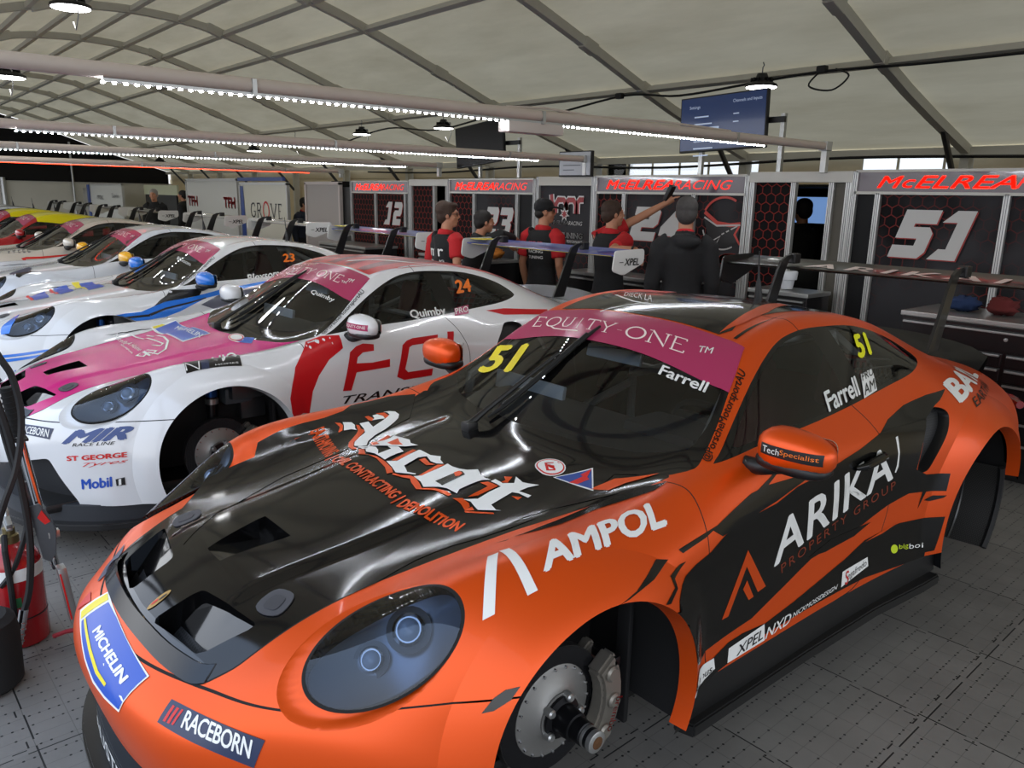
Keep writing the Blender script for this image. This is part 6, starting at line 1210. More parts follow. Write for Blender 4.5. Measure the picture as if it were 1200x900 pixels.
 ('51', 'sill_lettering', 'lime and white lower-case lettering', [
  ('t', 'big', (0.907, 1.694, 0.355), (0.913, 1.766, 0.344), (0.904, 1.691, 0.381), 'LIME', 1, 0.01, 0, 1.0),
  ('t', 'boi', (0.914, 1.773, 0.342), (0.924, 1.876, 0.324), (0.913, 1.77, 0.365), 'WHITE', 1, 0.0, 0, 1.0),
  ('C', (0.902, 1.657, 0.371), (0.905, 1.683, 0.365), (0.901, 1.656, 0.39), 'LIME', 1)]),
 ('51', 'quarter_lettering', 'white and black lettering on the rear haunch', [
  ('t', 'BAYL', (0.881, 2.172, 0.884), (0.683, 2.933, 0.873), (0.804, 2.147, 0.963), 'WHITE', 1, 0.05, 0, 1.0),
  ('t', 'EARTHW', (0.903, 2.292, 0.854), (0.776, 2.8, 0.857), (0.876, 2.315, 0.887), 'PBLACK', 1, 0.01, 0, 1.0)]),
 ('51', 'bumper_sticker', 'blue and yellow tyre brand plate', [
  ('F', [(-0.222, 0.064), (-0.075, 0.067), (0.065, 0.069), (0.233, 0.074), (0.223, -0.033), (0.145, -0.05), (0.063, -0.061), (-0.032, -0.055), (-0.127, -0.043), (-0.273, -0.032)], (0.028, -1.014, 0.53), (1.023, -1.06, 0.443), (0.122, -0.303, 1.227), 'WHITE', 1),
  ('F', [(-0.04, -0.022), (-0.056, 0.016), (0.041, 0.024), (0.055, -0.018)], (-0.181, -0.991, 0.557), (-0.69, -1.632, -0.017), (0.672, -1.457, 0.321), 'YEL', 2),
  ('F', [(-0.177, 0.059), (-0.08, 0.064), (0.058, 0.065), (0.211, 0.065), (0.202, -0.033), (0.127, -0.047), (0.049, -0.055), (-0.044, -0.05), (-0.136, -0.039), (-0.211, -0.028)], (0.046, -1.017, 0.533), (1.042, -1.039, 0.441), (0.126, -0.295, 1.22), 'MBLUE', 2),
  ('F', [(-0.185, -0.001), (-0.178, 0.006), (-0.024, 0.001), (0.075, 0.001), (0.136, 0.009), (0.135, 0.001), (0.07, -0.009), (-0.028, -0.008)], (0.023, -1.04, 0.522), (1.015, -1.122, 0.421), (0.144, -0.18, 1.016), 'YEL', 3),
  ('t', 'MICHELIN', (-0.058, -1.025, 0.546), (0.21, -1.023, 0.527), (-0.05, -1.004, 0.563), 'WHITE', 3, 0.045, 0, 1.0)]),
 ('51', 'bumper_sticker', 'dark blue sticker with white capitals and red bars', [
  ('F', [(-0.132, 0.027), (0.141, 0.033), (0.129, -0.035), (-0.138, -0.025)], (0.492, -0.904, 0.507), (1.353, -0.414, 0.373), (0.386, -0.472, 1.403), 'NVY', 1),
  ('t', 'RACEBORN', (0.441, -0.955, 0.512), (0.594, -0.856, 0.476), (0.428, -0.932, 0.54), 'WHITE', 2, 0.025, 0, 0.95),
  ('F', [(0.019, -0.004), (-0.019, -0.004), (-0.019, 0.004), (0.018, 0.004)], (0.393, -0.964, 0.525), (0.536, -1.658, -0.18), (1.336, -0.651, 0.408), 'PRED', 2),
  ('F', [(0.019, -0.004), (-0.018, -0.004), (-0.019, 0.004), (0.018, 0.004)], (0.406, -0.959, 0.525), (0.51, -1.657, -0.184), (1.371, -0.716, 0.427), 'PRED', 2),
  ('F', [(0.019, -0.003), (-0.018, -0.003), (-0.019, 0.003), (0.018, 0.003)], (0.418, -0.953, 0.525), (0.496, -1.66, -0.179), (1.323, -0.607, 0.276), 'PRED', 2)]),
 ('51', 'bumper_sticker', 'small dark sticker on the far corner', [
  ('F', [(-0.07, 0.009), (0.015, 0.025), (0.116, 0.002), (0.06, -0.015), (-0.045, -0.018), (-0.075, -0.002)], (-0.385, -0.901, 0.573), (-1.159, -0.294, 0.753), (-0.98, -1.501, 0.038), 'NVY', 1)]),
 ('51', 'bumper_sticker', 'small red square sticker', [
  ('F', [(-0.027, -0.01), (-0.002, 0.041), (0.054, -0.012), (-0.025, -0.019)], (-0.277, -1.001, 0.528), (0.501, -0.691, 1.075), (-0.869, -0.348, 1.001), 'PRED', 1)]),
 ('51', 'bonnet_crest', 'gold shield crest', [
  ('C', (0.041, -0.875, 0.634), (0.043, -0.845, 0.648), (0.028, -0.86, 0.641), 'GOLD', 1),
  ('C', (0.039, -0.885, 0.629), (0.04, -0.876, 0.634), (0.035, -0.881, 0.632), 'PRED', 2),
  ('C', (0.043, -0.864, 0.639), (0.044, -0.854, 0.644), (0.039, -0.859, 0.642), 'PBLACK', 2)]),
 ('24', 'livery_graphic', 'red shapes on the white door and roof', [
  ('F', [(-0.165, -0.112), (-0.248, -0.041), (-0.298, 0.044), (-0.228, 0.089), (-0.118, 0.04), (-0.003, 0.025), (0.093, 0.035), (0.205, 0.082), (0.226, 0.042), (0.299, -0.002), (0.205, -0.076), (0.03, -0.125)], (0.852, 0.465, 0.706), (1.122, -0.133, -0.049), (1.067, 1.266, 0.148), 'REDP', 0),
  ('p', [(1.824, 0.971), (1.978, 0.977), (2.14, 0.965), (2.38, 0.946), (2.338, 0.918), (2.109, 0.932), (1.95, 0.938)], 'REDP', 0, 'side'),
  ('p', [(-0.46, 1.08), (0.47, 1.08), (0.52, 1.3), (0.52, 1.9), (0.48, 2.5), (-0.48, 2.5), (-0.52, 1.9), (-0.52, 1.3)], 'REDP', 0, 'plan'),
  ('p', [(-0.1, 1.1), (0.0, 1.1), (-0.1, 1.85), (-0.2, 1.85)], 'DRED', 1, 'plan'),
  ('p', [(0.12, 1.1), (0.18, 1.1), (0.12, 1.85), (0.02, 1.85)], 'DRED', 1, 'plan'),
  ('p', [(0.3, 1.1), (0.38, 1.1), (0.34, 1.85), (0.22, 1.85)], 'DRED', 1, 'plan'),
  ('p', [(-0.35, 1.1), (-0.25, 1.1), (-0.33, 1.85), (-0.42, 1.85)], 'DRED', 1, 'plan'),
  ('p', [(0.05, 1.15), (0.46, 1.5), (0.5, 1.9), (0.48, 1.9), (0.44, 1.52), (0.04, 1.18)], 'WHITE', 2, 'plan')]),
 ('24', 'door_lettering', 'red block letters over black small type', [
  ('p', [(0.638, 0.591), (0.712, 0.809), (0.759, 0.838), (0.809, 0.85), (0.881, 0.839), (0.875, 0.802), (0.797, 0.799), (0.758, 0.775), (0.746, 0.741), (0.855, 0.734), (0.981, 0.742), (0.976, 0.694), (0.74, 0.689), (0.696, 0.586)], 'REDP', 1, 'side'),
  ('p', [(1.026, 0.625), (1.083, 0.816), (1.117, 0.839), (1.164, 0.85), (1.363, 0.855), (1.349, 0.813), (1.156, 0.808), (1.132, 0.798), (1.088, 0.667), (1.109, 0.645), (1.3, 0.646), (1.291, 0.602), (1.077, 0.599)], 'REDP', 1, 'side'),
  ('p', [(1.387, 0.642), (1.442, 0.866), (1.493, 0.864), (1.443, 0.668), (1.454, 0.653), (1.514, 0.653), (1.512, 0.613), (1.417, 0.609)], 'REDP', 1, 'side'),
  ('t', 'TRANSPORT', (0.885, 0.614, 0.513), (0.88, 1.498, 0.5), (0.88, 0.641, 0.56), 'PBLACK', 1, 0.01, 0.15, 1.0)]),
 ('24', 'window_lettering', 'orange number on the side glass', [
  ('t', '24', (0.673, 1.633, 1.086), (0.665, 1.776, 1.093), (0.607, 1.665, 1.17), 'NORG', 2, 0.04, 0, 1.0)]),
 ('24', 'name_lettering', 'white name and magenta class tag on the side glass', [
  ('t', 'Quimby', (0.766, 1.206, 0.947), (0.768, 1.485, 0.954), (0.719, 1.213, 1.009), 'WHITE', 2, 0.03, 0, 1.0),
  ('p', [(1.568, 0.999), (1.695, 1.014), (1.667, 0.96), (1.548, 0.954)], 'MAG', 2, 'side'),
  ('t', 'PRO', (0.762, 1.56, 0.964), (0.756, 1.674, 0.974), (0.738, 1.572, 0.997), 'WHITE', 3, 0.0, 0, 1.0)]),
 ('24', 'windscreen_banner', 'magenta sun strip with pale serif lettering', [
  ('p', [(-0.61, 0.858), (-0.3, 0.852), (0, 0.85), (0.3, 0.852), (0.61, 0.858), (0.585, 0.925), (0.54, 1.03), (0.535, 1.045), (0.47, 1.06), (0.2, 1.063), (0, 1.064), (-0.2, 1.063), (-0.47, 1.06), (-0.535, 1.045), (-0.54, 1.03), (-0.585, 0.925)], 'MAG', 1, 'plan'),
  ('t', 'TM', (0.375, 0.93, 1.167), (0.426, 0.936, 1.161), (0.358, 0.945, 1.179), 'WHITE', 2, 0.0, 0, 1.0),
  ('t', 'Quimby', (0.258, 0.766, 1.087), (0.497, 0.796, 1.054), (0.24, 0.801, 1.113), 'WHITE', 2, 0.025, 0, 1.0)]),
 ('24', 'bonnet_lettering', 'white signature logo and blue tyre brand plate', [
  ('p', [(-0.626, 0.054), (-0.673, 0.239), (0.022, 0.21), (0.078, 0.017)], 'WHITE', 1, 'plan'),
  ('p', [(-0.622, 0.063), (-0.642, 0.137), (-0.615, 0.15), (-0.586, 0.068)], 'YEL', 2, 'plan'),
  ('p', [(-0.577, 0.07), (-0.618, 0.157), (-0.659, 0.234), (0.012, 0.204), (0.051, 0.028)], 'MBLUE', 2, 'plan'),
  ('t', 'MICHELIN', (-0.473, 0.156, 0.811), (0.079, 0.119, 0.828), (-0.548, 0.211, 0.819), 'WHITE', 3, 0.02, 0, 1.0),
  ('t', 'Nice For A Home', (-0.59, -0.192, 0.785), (0.033, -0.221, 0.774), (-0.613, -0.159, 0.795), 'WHITE', 2, 0.0, 0.2, 1.0),
  ('t', 'McDonaldsHomes', (-0.279, -0.236, 0.765), (0.061, -0.268, 0.766), (-0.314, -0.219, 0.766), 'WHITE', 2, 0.0, 0.0, 1.0),
  ('R', [(-0.57, -0.089), (-0.35, -0.078), (-0.047, -0.072), (-0.008, -0.07), (0.038, -0.101), (-0.039, -0.125)], 0.006, 'WHITE', 2, 'plan'),
  ('R', [(-0.455, -0.024), (-0.187, -0.005), (-0.038, -0.03), (0.148, -0.108), (0.21, -0.173), (0.121, -0.196), (0.182, -0.244), (0.125, -0.264), (0.07, -0.209), (0.202, -0.213), (0.129, -0.155), (0.052, -0.184)], 0.0064, 'WHITE', 2, 'plan'),
  ('C', (0.251, 0.277, 0.844), (0.295, 0.309, 0.847), (0.167, 0.314, 0.855), 'WHITE', 1),
  ('C', (0.251, 0.277, 0.844), (0.291, 0.306, 0.847), (0.178, 0.308, 0.853), 'PRED', 2),
  ('C', (0.251, 0.277, 0.844), (0.284, 0.301, 0.847), (0.194, 0.302, 0.851), 'WHITE', 3),
  ('p', [(0.32, 0.242), (0.295, 0.317), (0.344, 0.35), (0.417, 0.297)], 'MBLUE', 2, 'plan')]),
 ('24', 'wing_sticker', 'black plate with white letters on the wing', [
  ('F', [(-0.187, -0.151), (-0.145, 0.143), (0.134, 0.143), (0.198, -0.134)], (0.674, -0.04, 0.795), (1.62, -0.364, 0.809), (0.996, 0.903, 0.884), 'PBLACK', 1),
  ('RF', [(-0.048, 0.013), (0.012, 0.041), (-0.021, -0.041), (0.058, -0.013)], (0.779, -0.184, 0.818), (0.058, 0.427, 1.144), (0.179, -0.971, 0.965), 'WHITE', 3, 0.0032),
  ('t', 'NJQ', (0.796, -0.083, 0.826), (0.795, 0.056, 0.831), (0.49, 0.027, 0.793), 'WHITE', 2, 0.02, 0, 1.0),
  ('t', 'HOMES', (0.82, -0.08, 0.813), (0.826, 0.042, 0.815), (0.808, -0.077, 0.82), 'WHITE', 2, 0.0, 0, 1.0),
  ('F', [(-0.042, -0.021), (-0.061, 0.017), (0.048, 0.021), (0.056, -0.016)], (0.78, -0.12, 0.819), (1.676, -0.44, 0.508), (1.094, 0.827, 0.749), 'NVY', 2)]),
 ('24', 'bumper_lettering', 'steel blue slanted capitals over small black type', [
  ('t', 'MIR', (0.658, -0.799, 0.479), (0.831, -0.545, 0.5), (0.672, -0.757, 0.547), 'MIRB', 1, 0.06, 0.25, 1.0),
  ('t', 'RACE LINE', (0.699, -0.76, 0.471), (0.812, -0.596, 0.479), (0.698, -0.756, 0.487), 'PBLACK', 1, 0.01, 0.2, 1.0)]),
 ('24', 'bumper_lettering', 'red lettering over red script', [
  ('t', 'ST GEORGE', (0.683, -0.786, 0.397), (0.849, -0.554, 0.416), (0.681, -0.785, 0.423), 'PRED', 1, 0.05, 0, 1.0),
  ('t', 'Tyres', (0.729, -0.74, 0.364), (0.848, -0.564, 0.384), (0.739, -0.725, 0.39), 'PRED', 1, 0.0, 0.3, 1.0)]),
 ('24', 'bumper_lettering', 'blue oil brand lettering with a black square', [
  ('t', 'Mobil', (0.733, -0.743, 0.254), (0.823, -0.627, 0.268), (0.73, -0.742, 0.307), 'MBLUE', 1, 0.04, 0, 1.0),
  ('F', [(-0.015, 0.022), (0.028, 0.013), (0.013, -0.024), (-0.026, -0.011)], (0.839, -0.592, 0.292), (1.251, 0.226, 0.694), (0.576, -0.908, 1.203), 'PBLACK', 1),
  ('t', '1', (0.837, -0.601, 0.275), (0.842, -0.59, 0.277), (0.834, -0.599, 0.306), 'WHITE', 2, 0.0, 0, 1.0)]),
 ('24', 'bumper_sticker', 'dark blue sticker with white capitals', [
  ('F', [(-0.142, 0.025), (0.137, 0.027), (0.127, -0.026), (-0.123, -0.026)], (0.498, -0.892, 0.528), (1.356, -0.378, 0.504), (0.217, -0.385, 1.343), 'NVY', 1),
  ('t', 'RACEBORN', (0.459, -0.939, 0.519), (0.603, -0.839, 0.508), (0.444, -0.918, 0.544), 'WHITE', 2, 0.02, 0, 1.0)]),
 ('23', 'livery_graphic', 'blue and black stripes along the white flank', [
  ('p', [(-0.026, 0.717), (0.079, 0.728), (0.213, 0.73), (0.333, 0.767), (0.424, 0.794), (0.659, 0.82), (0.94, 0.874), (1.442, 0.935), (1.53, 0.945), (1.262, 0.892), (0.774, 0.805), (0.537, 0.708), (0.401, 0.67), (0.257, 0.66), (0.107, 0.665)], 'CYAN', 0, 'side'),
  ('p', [(0.495, 0.882), (0.764, 0.884), (0.72, 0.83), (0.541, 0.806), (0.424, 0.794), (0.325, 0.765), (0.388, 0.81), (0.446, 0.84)], 'PBLACK', 1, 'side'),
  ('p', [(0.048, 0.703), (0.264, 0.705), (0.413, 0.747), (0.637, 0.783), (0.775, 0.812), (0.774, 0.802), (0.635, 0.769), (0.41, 0.73), (0.275, 0.687), (0.084, 0.689)], 'PBLACK', 1, 'side'),
  ('p', [(0.72, 0.751), (0.907, 0.833), (1.494, 0.895), (1.248, 0.849), (1.006, 0.729), (0.878, 0.686)], 'GRYP', 1, 'side'),
  ('p', [(-0.773, 0.436), (-0.446, 0.488), (-0.451, 0.469), (-0.775, 0.414)], 'CYAN', 1, 'side'),
  ('p', [(-0.777, 0.402), (-0.461, 0.456), (-0.469, 0.437), (-0.78, 0.377)], 'CYAN', 1, 'side'),
  ('F', [(-0.035, 0.043), (0.212, 0.011), (0.02, -0.05), (-0.097, -0.033), (-0.099, 0.03)], (0.59, -0.677, 0.639), (-0.169, -0.148, 1.018), (-0.051, -1.387, 0.346), 'CYAN', 1)]),
 ('23', 'window_lettering', 'orange number on the side glass', [
  ('t', '23', (0.678, 1.584, 1.079), (0.674, 1.708, 1.082), (0.62, 1.608, 1.155), 'NORG', 2, 0.04, 0, 1.0)]),
 ('23', 'name_lettering', 'white name on the side glass', [
  ('t', 'Bloxsom', (0.788, 1.183, 0.918), (0.768, 1.5, 0.954), (0.739, 1.2, 0.983), 'WHITE', 2, 0.03, 0, 1.0)]),
 ('23', 'bonnet_lettering', 'blue and red plates on the white bonnet', [
  ('F', [(-0.156, -0.077), (-0.307, 0.05), (0.207, 0.069), (0.256, -0.042)], (-0.251, -0.289, 0.759), (0.735, -0.454, 0.75), (-0.088, 0.679, 0.953), 'MBLUE', 1),
  ('F', [(-0.224, -0.068), (-0.279, 0.052), (0.21, 0.067), (0.293, -0.051)], (-0.351, -0.074, 0.796), (0.64, -0.208, 0.778), (-0.216, 0.903, 0.958), 'MBLUE', 1),
  ('F', [(-0.297, -0.066), (-0.318, 0.055), (0.269, 0.077), (0.346, -0.066)], (-0.323, 0.151, 0.827), (0.671, 0.041, 0.828), (-0.214, 1.136, 0.957), 'MBLUE', 1),
  ('F', [(-0.273, -0.032), (-0.282, 0.033), (0.369, 0.006), (0.186, -0.007)], (-0.4, 0.075, 0.824), (0.596, -0.008, 0.8), (-0.315, 1.067, 0.917), 'YEL', 1),
  ('F', [(-0.211, -0.013), (-0.222, 0.012), (0.206, 0.013), (0.227, -0.012)], (-0.358, -0.153, 0.783), (0.64, -0.221, 0.777), (-0.29, 0.83, 0.954), 'PRED', 1),
  ('F', [(-0.221, -0.013), (-0.234, 0.011), (0.209, 0.013), (0.245, -0.012)], (-0.258, -0.365, 0.747), (0.737, -0.46, 0.754), (-0.166, 0.619, 0.896), 'PRED', 1)]),
 ('23', 'windscreen_lettering', 'white name on the windscreen', [
  ('t', 'Bloxsom', (0.202, 0.763, 1.093), (0.478, 0.784, 1.051), (0.165, 0.793, 1.117), 'WHITE', 2, 0.01, 0, 1.0)]),
 ('23', 'bumper_sticker', 'blue brand lettering on the lower bumper', [
  ('t', 'Mobil', (0.747, -0.727, 0.277), (0.811, -0.638, 0.304), (0.747, -0.722, 0.317), 'MBLUE', 2, 0.02, 0, 1.0)]),
 ('st', 'livery_graphic', 'thin red line along the pearl flank', [
  ('p', [(0.159, 0.771), (0.223, 0.786), (0.4, 0.788), (0.987, 0.829), (0.939, 0.804), (0.395, 0.762), (0.21, 0.759), (0.263, 0.7), (0.231, 0.69)], 'PRED', 1, 'side')]),
 ('st', 'wing_lettering', 'grey capitals on the wing', [
  ('t', 'STEEL', (0.794, 0.028, 0.831), (0.802, 0.293, 0.838), (0.255, 0.113, 0.822), 'GRYP', 1, 0.0, 0, 1.6)]),
 ('st', 'window_lettering', 'yellow number on the side glass', [
  ('t', '4', (0.673, 1.595, 1.086), (0.669, 1.655, 1.091), (0.627, 1.613, 1.146), 'YELB', 2, 0.03, 0, 1.0)]),
 ('12', 'livery_graphic', 'navy and black stripes on the bonnet', [
  ('F', [(-0.017, -0.124), (-0.351, 0.016), (-0.157, 0.077), (0.525, 0.03)], (0.27, -0.163, 0.793), (1.206, -0.514, 0.784), (0.615, 0.751, 1.01), 'NVY', 1),
  ('F', [(-0.165, 0.057), (0.424, 0.016), (-0.078, -0.104), (-0.181, 0.03)], (0.653, -0.195, 0.8), (-0.292, 0.133, 0.799), (0.341, -1.095, 0.495), 'PBLACK', 1),
  ('p', [(0.46, 0.9), (0.66, 0.75), (0.72, 0.57), (0.7, 0.56), (0.6, 0.74), (0.5, 1.05)], 'PBLACK', 1, 'plan')]),
]
MAG = mat('magenta_film', 'a6305a', .2); CRM = mat('cream_print', 'f0dfdc', .4); YEL = mat('yellow_print', 'e8d51e', .4); YELB = mat('bright_yellow_print', 'f2f21a', .4); DORG = mat('dark_orange_print', '7c2c10', .4)
LIME = mat('lime_print', 'c8dc2a', .4); MBLUE = mat('blue_print', '1d4fb4', .3); NVY = mat('navy_print', '2b3450', .35); GOLD = mat('gold_print', 'b08a48', .35, .3); NORG = mat('orange_print', 'f07818', .4); MIRB = mat('steel_blue_print', '3a4f86', .4); DRED = mat('dark_red_print', '7a1a24', .28, spec=.3); CYAN = mat('blue_film', '1c74dc', .2, coat=.6); GRYP = mat('grey_film', '60616e', .25, coat=.5)
ORF = mat('orange_film', 'e6520c', .36, .45, .12); REDF = mat('red_film', 'c01a20', .28, spec=.3); PBF = mat('black_film', '0b0b0c', .12)
DM = dict(PBLK=PBF, PBLACK=PBLACK, WHITE=WHITE, ORANGE=ORF, PRED=PRED, MAG=MAG, CRM=CRM, YEL=YEL, YELB=YELB, DORG=DORG, LIME=LIME, MBLUE=MBLUE, NVY=NVY, GOLD=GOLD, NORG=NORG, BLUE=BLUE, REDP=REDF, MIRB=MIRB, DRED=DRED, CYAN=CYAN, GRYP=GRYP, PINK=PINK, PYEL=mat('yellow_film', 'e6d80c', .2), PORG=PORG)
def serif_line(s):
    vs, fs, x = [], [], 0.0
    for i, ch in enumerate(s):
        big = ch in 'EO' and (i == 0 or s[i-1] == '-'); w = {'I': .35, '-': .3, 'O': .85, 'Q': .8, 'N': .8}.get(ch, .62); h = 1.0
        for v, f in serif(None, ch, x, 0, w, h, None, 0, .11): o = len(vs); vs += v; fs += [tuple(i_+o for i_ in q) for q in f]
        x += w+.16
    return [(a/x, b) for a, b in vs], fs
def lay(root, name, label, L, bvh=None):
    D = Decal()
    for q in L:
        if q[0] == 't': D.text(q[1], q[2], q[3], q[4], DM[q[5]], q[6], q[7], q[8], q[9])
        elif q[0] == 'S': v, f = serif_line(q[1]); D.raw(v, f, q[2], q[3], q[4], DM[q[5]], q[6])
        elif q[0] == 'p': D.poly(q[1], DM[q[2]], q[3], q[4])
        elif q[0] == 'F': D.raw(q[1], poly_fill(q[1]), q[2], q[3], q[4], DM[q[5]], q[6])
        elif q[0] == 'RF': v, f = stroke(q[1], q[7]*2); D.raw(v, f, q[2], q[3], q[4], DM[q[5]], q[6])
        elif q[0] == 'R':
            v, f = stroke(q[1], q[2]*2); o, U, V = {'side': ((2, 0, 0), (2, 1, 0), (2, 0, 1)), 'plan': ((0, 0, 2), (1, 0, 2), (0, 1, 2)), 'front': ((0, -2, 0), (1, -2, 0), (0, -2, 1))}[q[5]]; D.raw(v, f, o, U, V, DM[q[3]], q[4])
        elif q[0] == 'C': v = [(math.cos(a), math.sin(a)) for a in np.linspace(0, 2*PI, 25)[:-1]]; D.raw(v, [tuple(range(24))], q[1], q[2], q[3], DM[q[4]], q[5])
    return D.build(name, root, bvh, label)
for k, name, label, L in DECALS:
    o = lay(CAR[k], name, label, L)
    if name == 'grille_lettering': o.location.y += .045

_ban = [q for k, n_, l_, L in DECALS if k == '51' and n_ == 'windscreen_banner' for q in L][:3]
for k in CAR:
    if k != '51': lay(CAR[k], 'windscreen_banner', 'magenta sun strip with pale serif lettering', _ban[1:] if k == '24' else _ban)
_pil = [q for k, n_, l_, L in DECALS if k == '51' and n_ == 'pillar_lettering' for q in L]
for k in ('24', '23', 'st'): lay(CAR[k], 'pillar_lettering', 'black lettering up the windscreen pillar', _pil)
lay(CAR['12'], 'pillar_lettering', 'white lettering up the black windscreen pillar', [q[:5]+('WHITE', 2)+q[7:] for q in _pil])
for k in ('y1', 'y2'): lay(CAR[k], 'livery_graphic', 'yellow roof', [('p', [(-.60, 1.07), (.60, 1.07), (.66, 1.5), (.66, 1.9), (.72, 2.3), (.60, 3.2), (-.60, 3.2), (-.72, 2.3), (-.66, 1.9), (-.66, 1.5)], 'PYEL', 1, 'plan')])
D = Decal(); D.text('Famous.', (-.78, 1.42, 1.0), (-.78, .82, .985), (-.78, 1.42, 1.10), PBLACK, 2, .03); D.build('window_lettering', CAR['51'], None, 'black lettering on the far side window')
# endplate and wing lettering
def wing_print(root, s, near, cream):
    mb = MB(); flat_text(mb, 'XPEL', (WHW+.0135, 3.06, 1.25), .18, .055, PBLACK, .03, .2, u=(0, 1, 0), v=(0, 0, 1)); mb.quad([(WHW+.0135, 3.005, 1.273), (WHW+.0135, 3.05, 1.273), (WHW+.0135, 3.05, 1.279), (WHW+.0135, 3.005, 1.279)], PBLACK)
    if s:
        v, f, _ = text_mesh(s, .02, 0, 1.3); pr = aerofoil(); up_ = pr[:13]
        P_ = []
        for (a, b_) in v:
            y = .06+.16*b_; z_ = np.interp(y, [q[0] for q in up_], [q[1] for q in up_]); P_.append((-.42+1.1*a, WY+y, WZ+z_+.003))
        mb.add(P_, f, cream)
    mb.build('wing_lettering', root, smooth=False, loc=(0, 0, -FLOOR))
for k in ('51', '24', '23', '12', 'st', 'y1'): wing_print(CAR[k], 'ARIKAI' if k == '51' else None, True, CRM)
# yellow ends on the blue wings
for k in ('24', '23'):
    mb = MB(); mb.box((-.80, 3.13, 1.362), (.2, .22, .004), YEL); mb.box((0, 3.0, 1.322), (1.7, .01, .008), YEL); mb.build('wing_stripe', CAR[k], smooth=False, loc=(0, 0, -FLOOR))
mcx = bpy.data.objects.new('_m', MESH['mirror_housing'][0]); mv = [v.co+Vector(MIR) for v in mcx.data.vertices]; MBV = BVHTree.FromPolygons(mv, [tuple(p.vertices) for p in mcx.data.polygons]); bpy.data.objects.remove(mcx)
def mirror_print(k, plate, parts):
    D = Decal(.02); x, y, z = MIR; o = (x-.085, y-.2, z-.012)
    if plate: D.raw([(0, 0), (1, 0), (1, 1), (0, 1)], [(0, 1, 2, 3)], o, (o[0]+.19, o[1], o[2]), (o[0], o[1], o[2]+.034), plate, 1)
    for t, a, b_, m in parts: D.text(t, (o[0]+.19*a, o[1], o[2]+.008), (o[0]+.19*b_, o[1], o[2]+.008), (o[0]+.19*a, o[1], o[2]+.027), m, 2)
    D.build('mirror_lettering', CAR[k], MBV)
mirror_print('51', PBLACK, [('Tech', .04, .35, WHITE), ('Specialist', .36, .95, NORG)]); mirror_print('24', MAG, [('EQUITY-ONE', .06, .94, CRM)])
spm = MESH['front_splitter'][0]; SBV = BVHTree.FromPolygons([v.co for v in spm.vertices], [tuple(p.vertices) for p in spm.polygons])
D = Decal(.03); D.text('AUSTRALIA', (-.30, -1.3, .105), (.30, -1.3, .105), (-.30, -1.3, .16), WHITE, 1); D.build('splitter_lettering', CAR['51'], SBV)
# brake maker's name on the caliper
for k in ('51',):
    mb = MB(); a0 = -.62; M = frame((.8035, FAX+.19, ZAX-.025), (0, -.035, -.10), (0, .026, -.008), (1, 0, 0)); v, f, _ = text_mesh('brembo', .01); mb.add([M @ Vector((p[0], p[1], 0)) for p in v], f, PRED); mb.build('caliper_lettering', CAR[k], smooth=False, loc=(0, 0, -FLOOR))
# ---------------------------------------------------------------- people
SKIN = mat('skin', 'b98264', .55); HAIRB = speckle(mat('hair_brown', '3a281d', .75), 60, .4); HAIRG = speckle(mat('hair_grey', '3d3a38', .75), 60, .4); HAIRD = mat('hair_dark', '17120f', .7)
CLB = speckle(mat('cloth_black', '151517', .85), 40, .25); CLR = speckle(mat('cloth_red', 'b8161d', .8), 40, .12); CLN = speckle(mat('cloth_navy', '1a2030', .85), 40, .2)
def remesh(mb, voxel, smooth=3):
    me = bpy.data.meshes.new('_r'); me.from_pydata(mb.v, [], mb.f); o = bpy.data.objects.new('_r', me); C.objects.link(o)
    m = o.modifiers.new('r', 'REMESH'); m.mode = 'VOXEL'; m.voxel_size = voxel; s_ = o.modifiers.new('s', 'SMOOTH'); s_.iterations = smooth; s_.factor = .5
    bpy.context.view_layer.update(); r = bpy.data.meshes.new_from_object(o.evaluated_get(bpy.context.evaluated_depsgraph_get())); bpy.data.objects.remove(o); bpy.data.meshes.remove(me)
    r.polygons.foreach_set('use_smooth', [True]*len(r.polygons)); return r
def ball(mb, c, d, pw=2.0, n=16): v, f = blob(c, d, pw, n, max(8, n//2)); mb.add(v, f, SKIN)
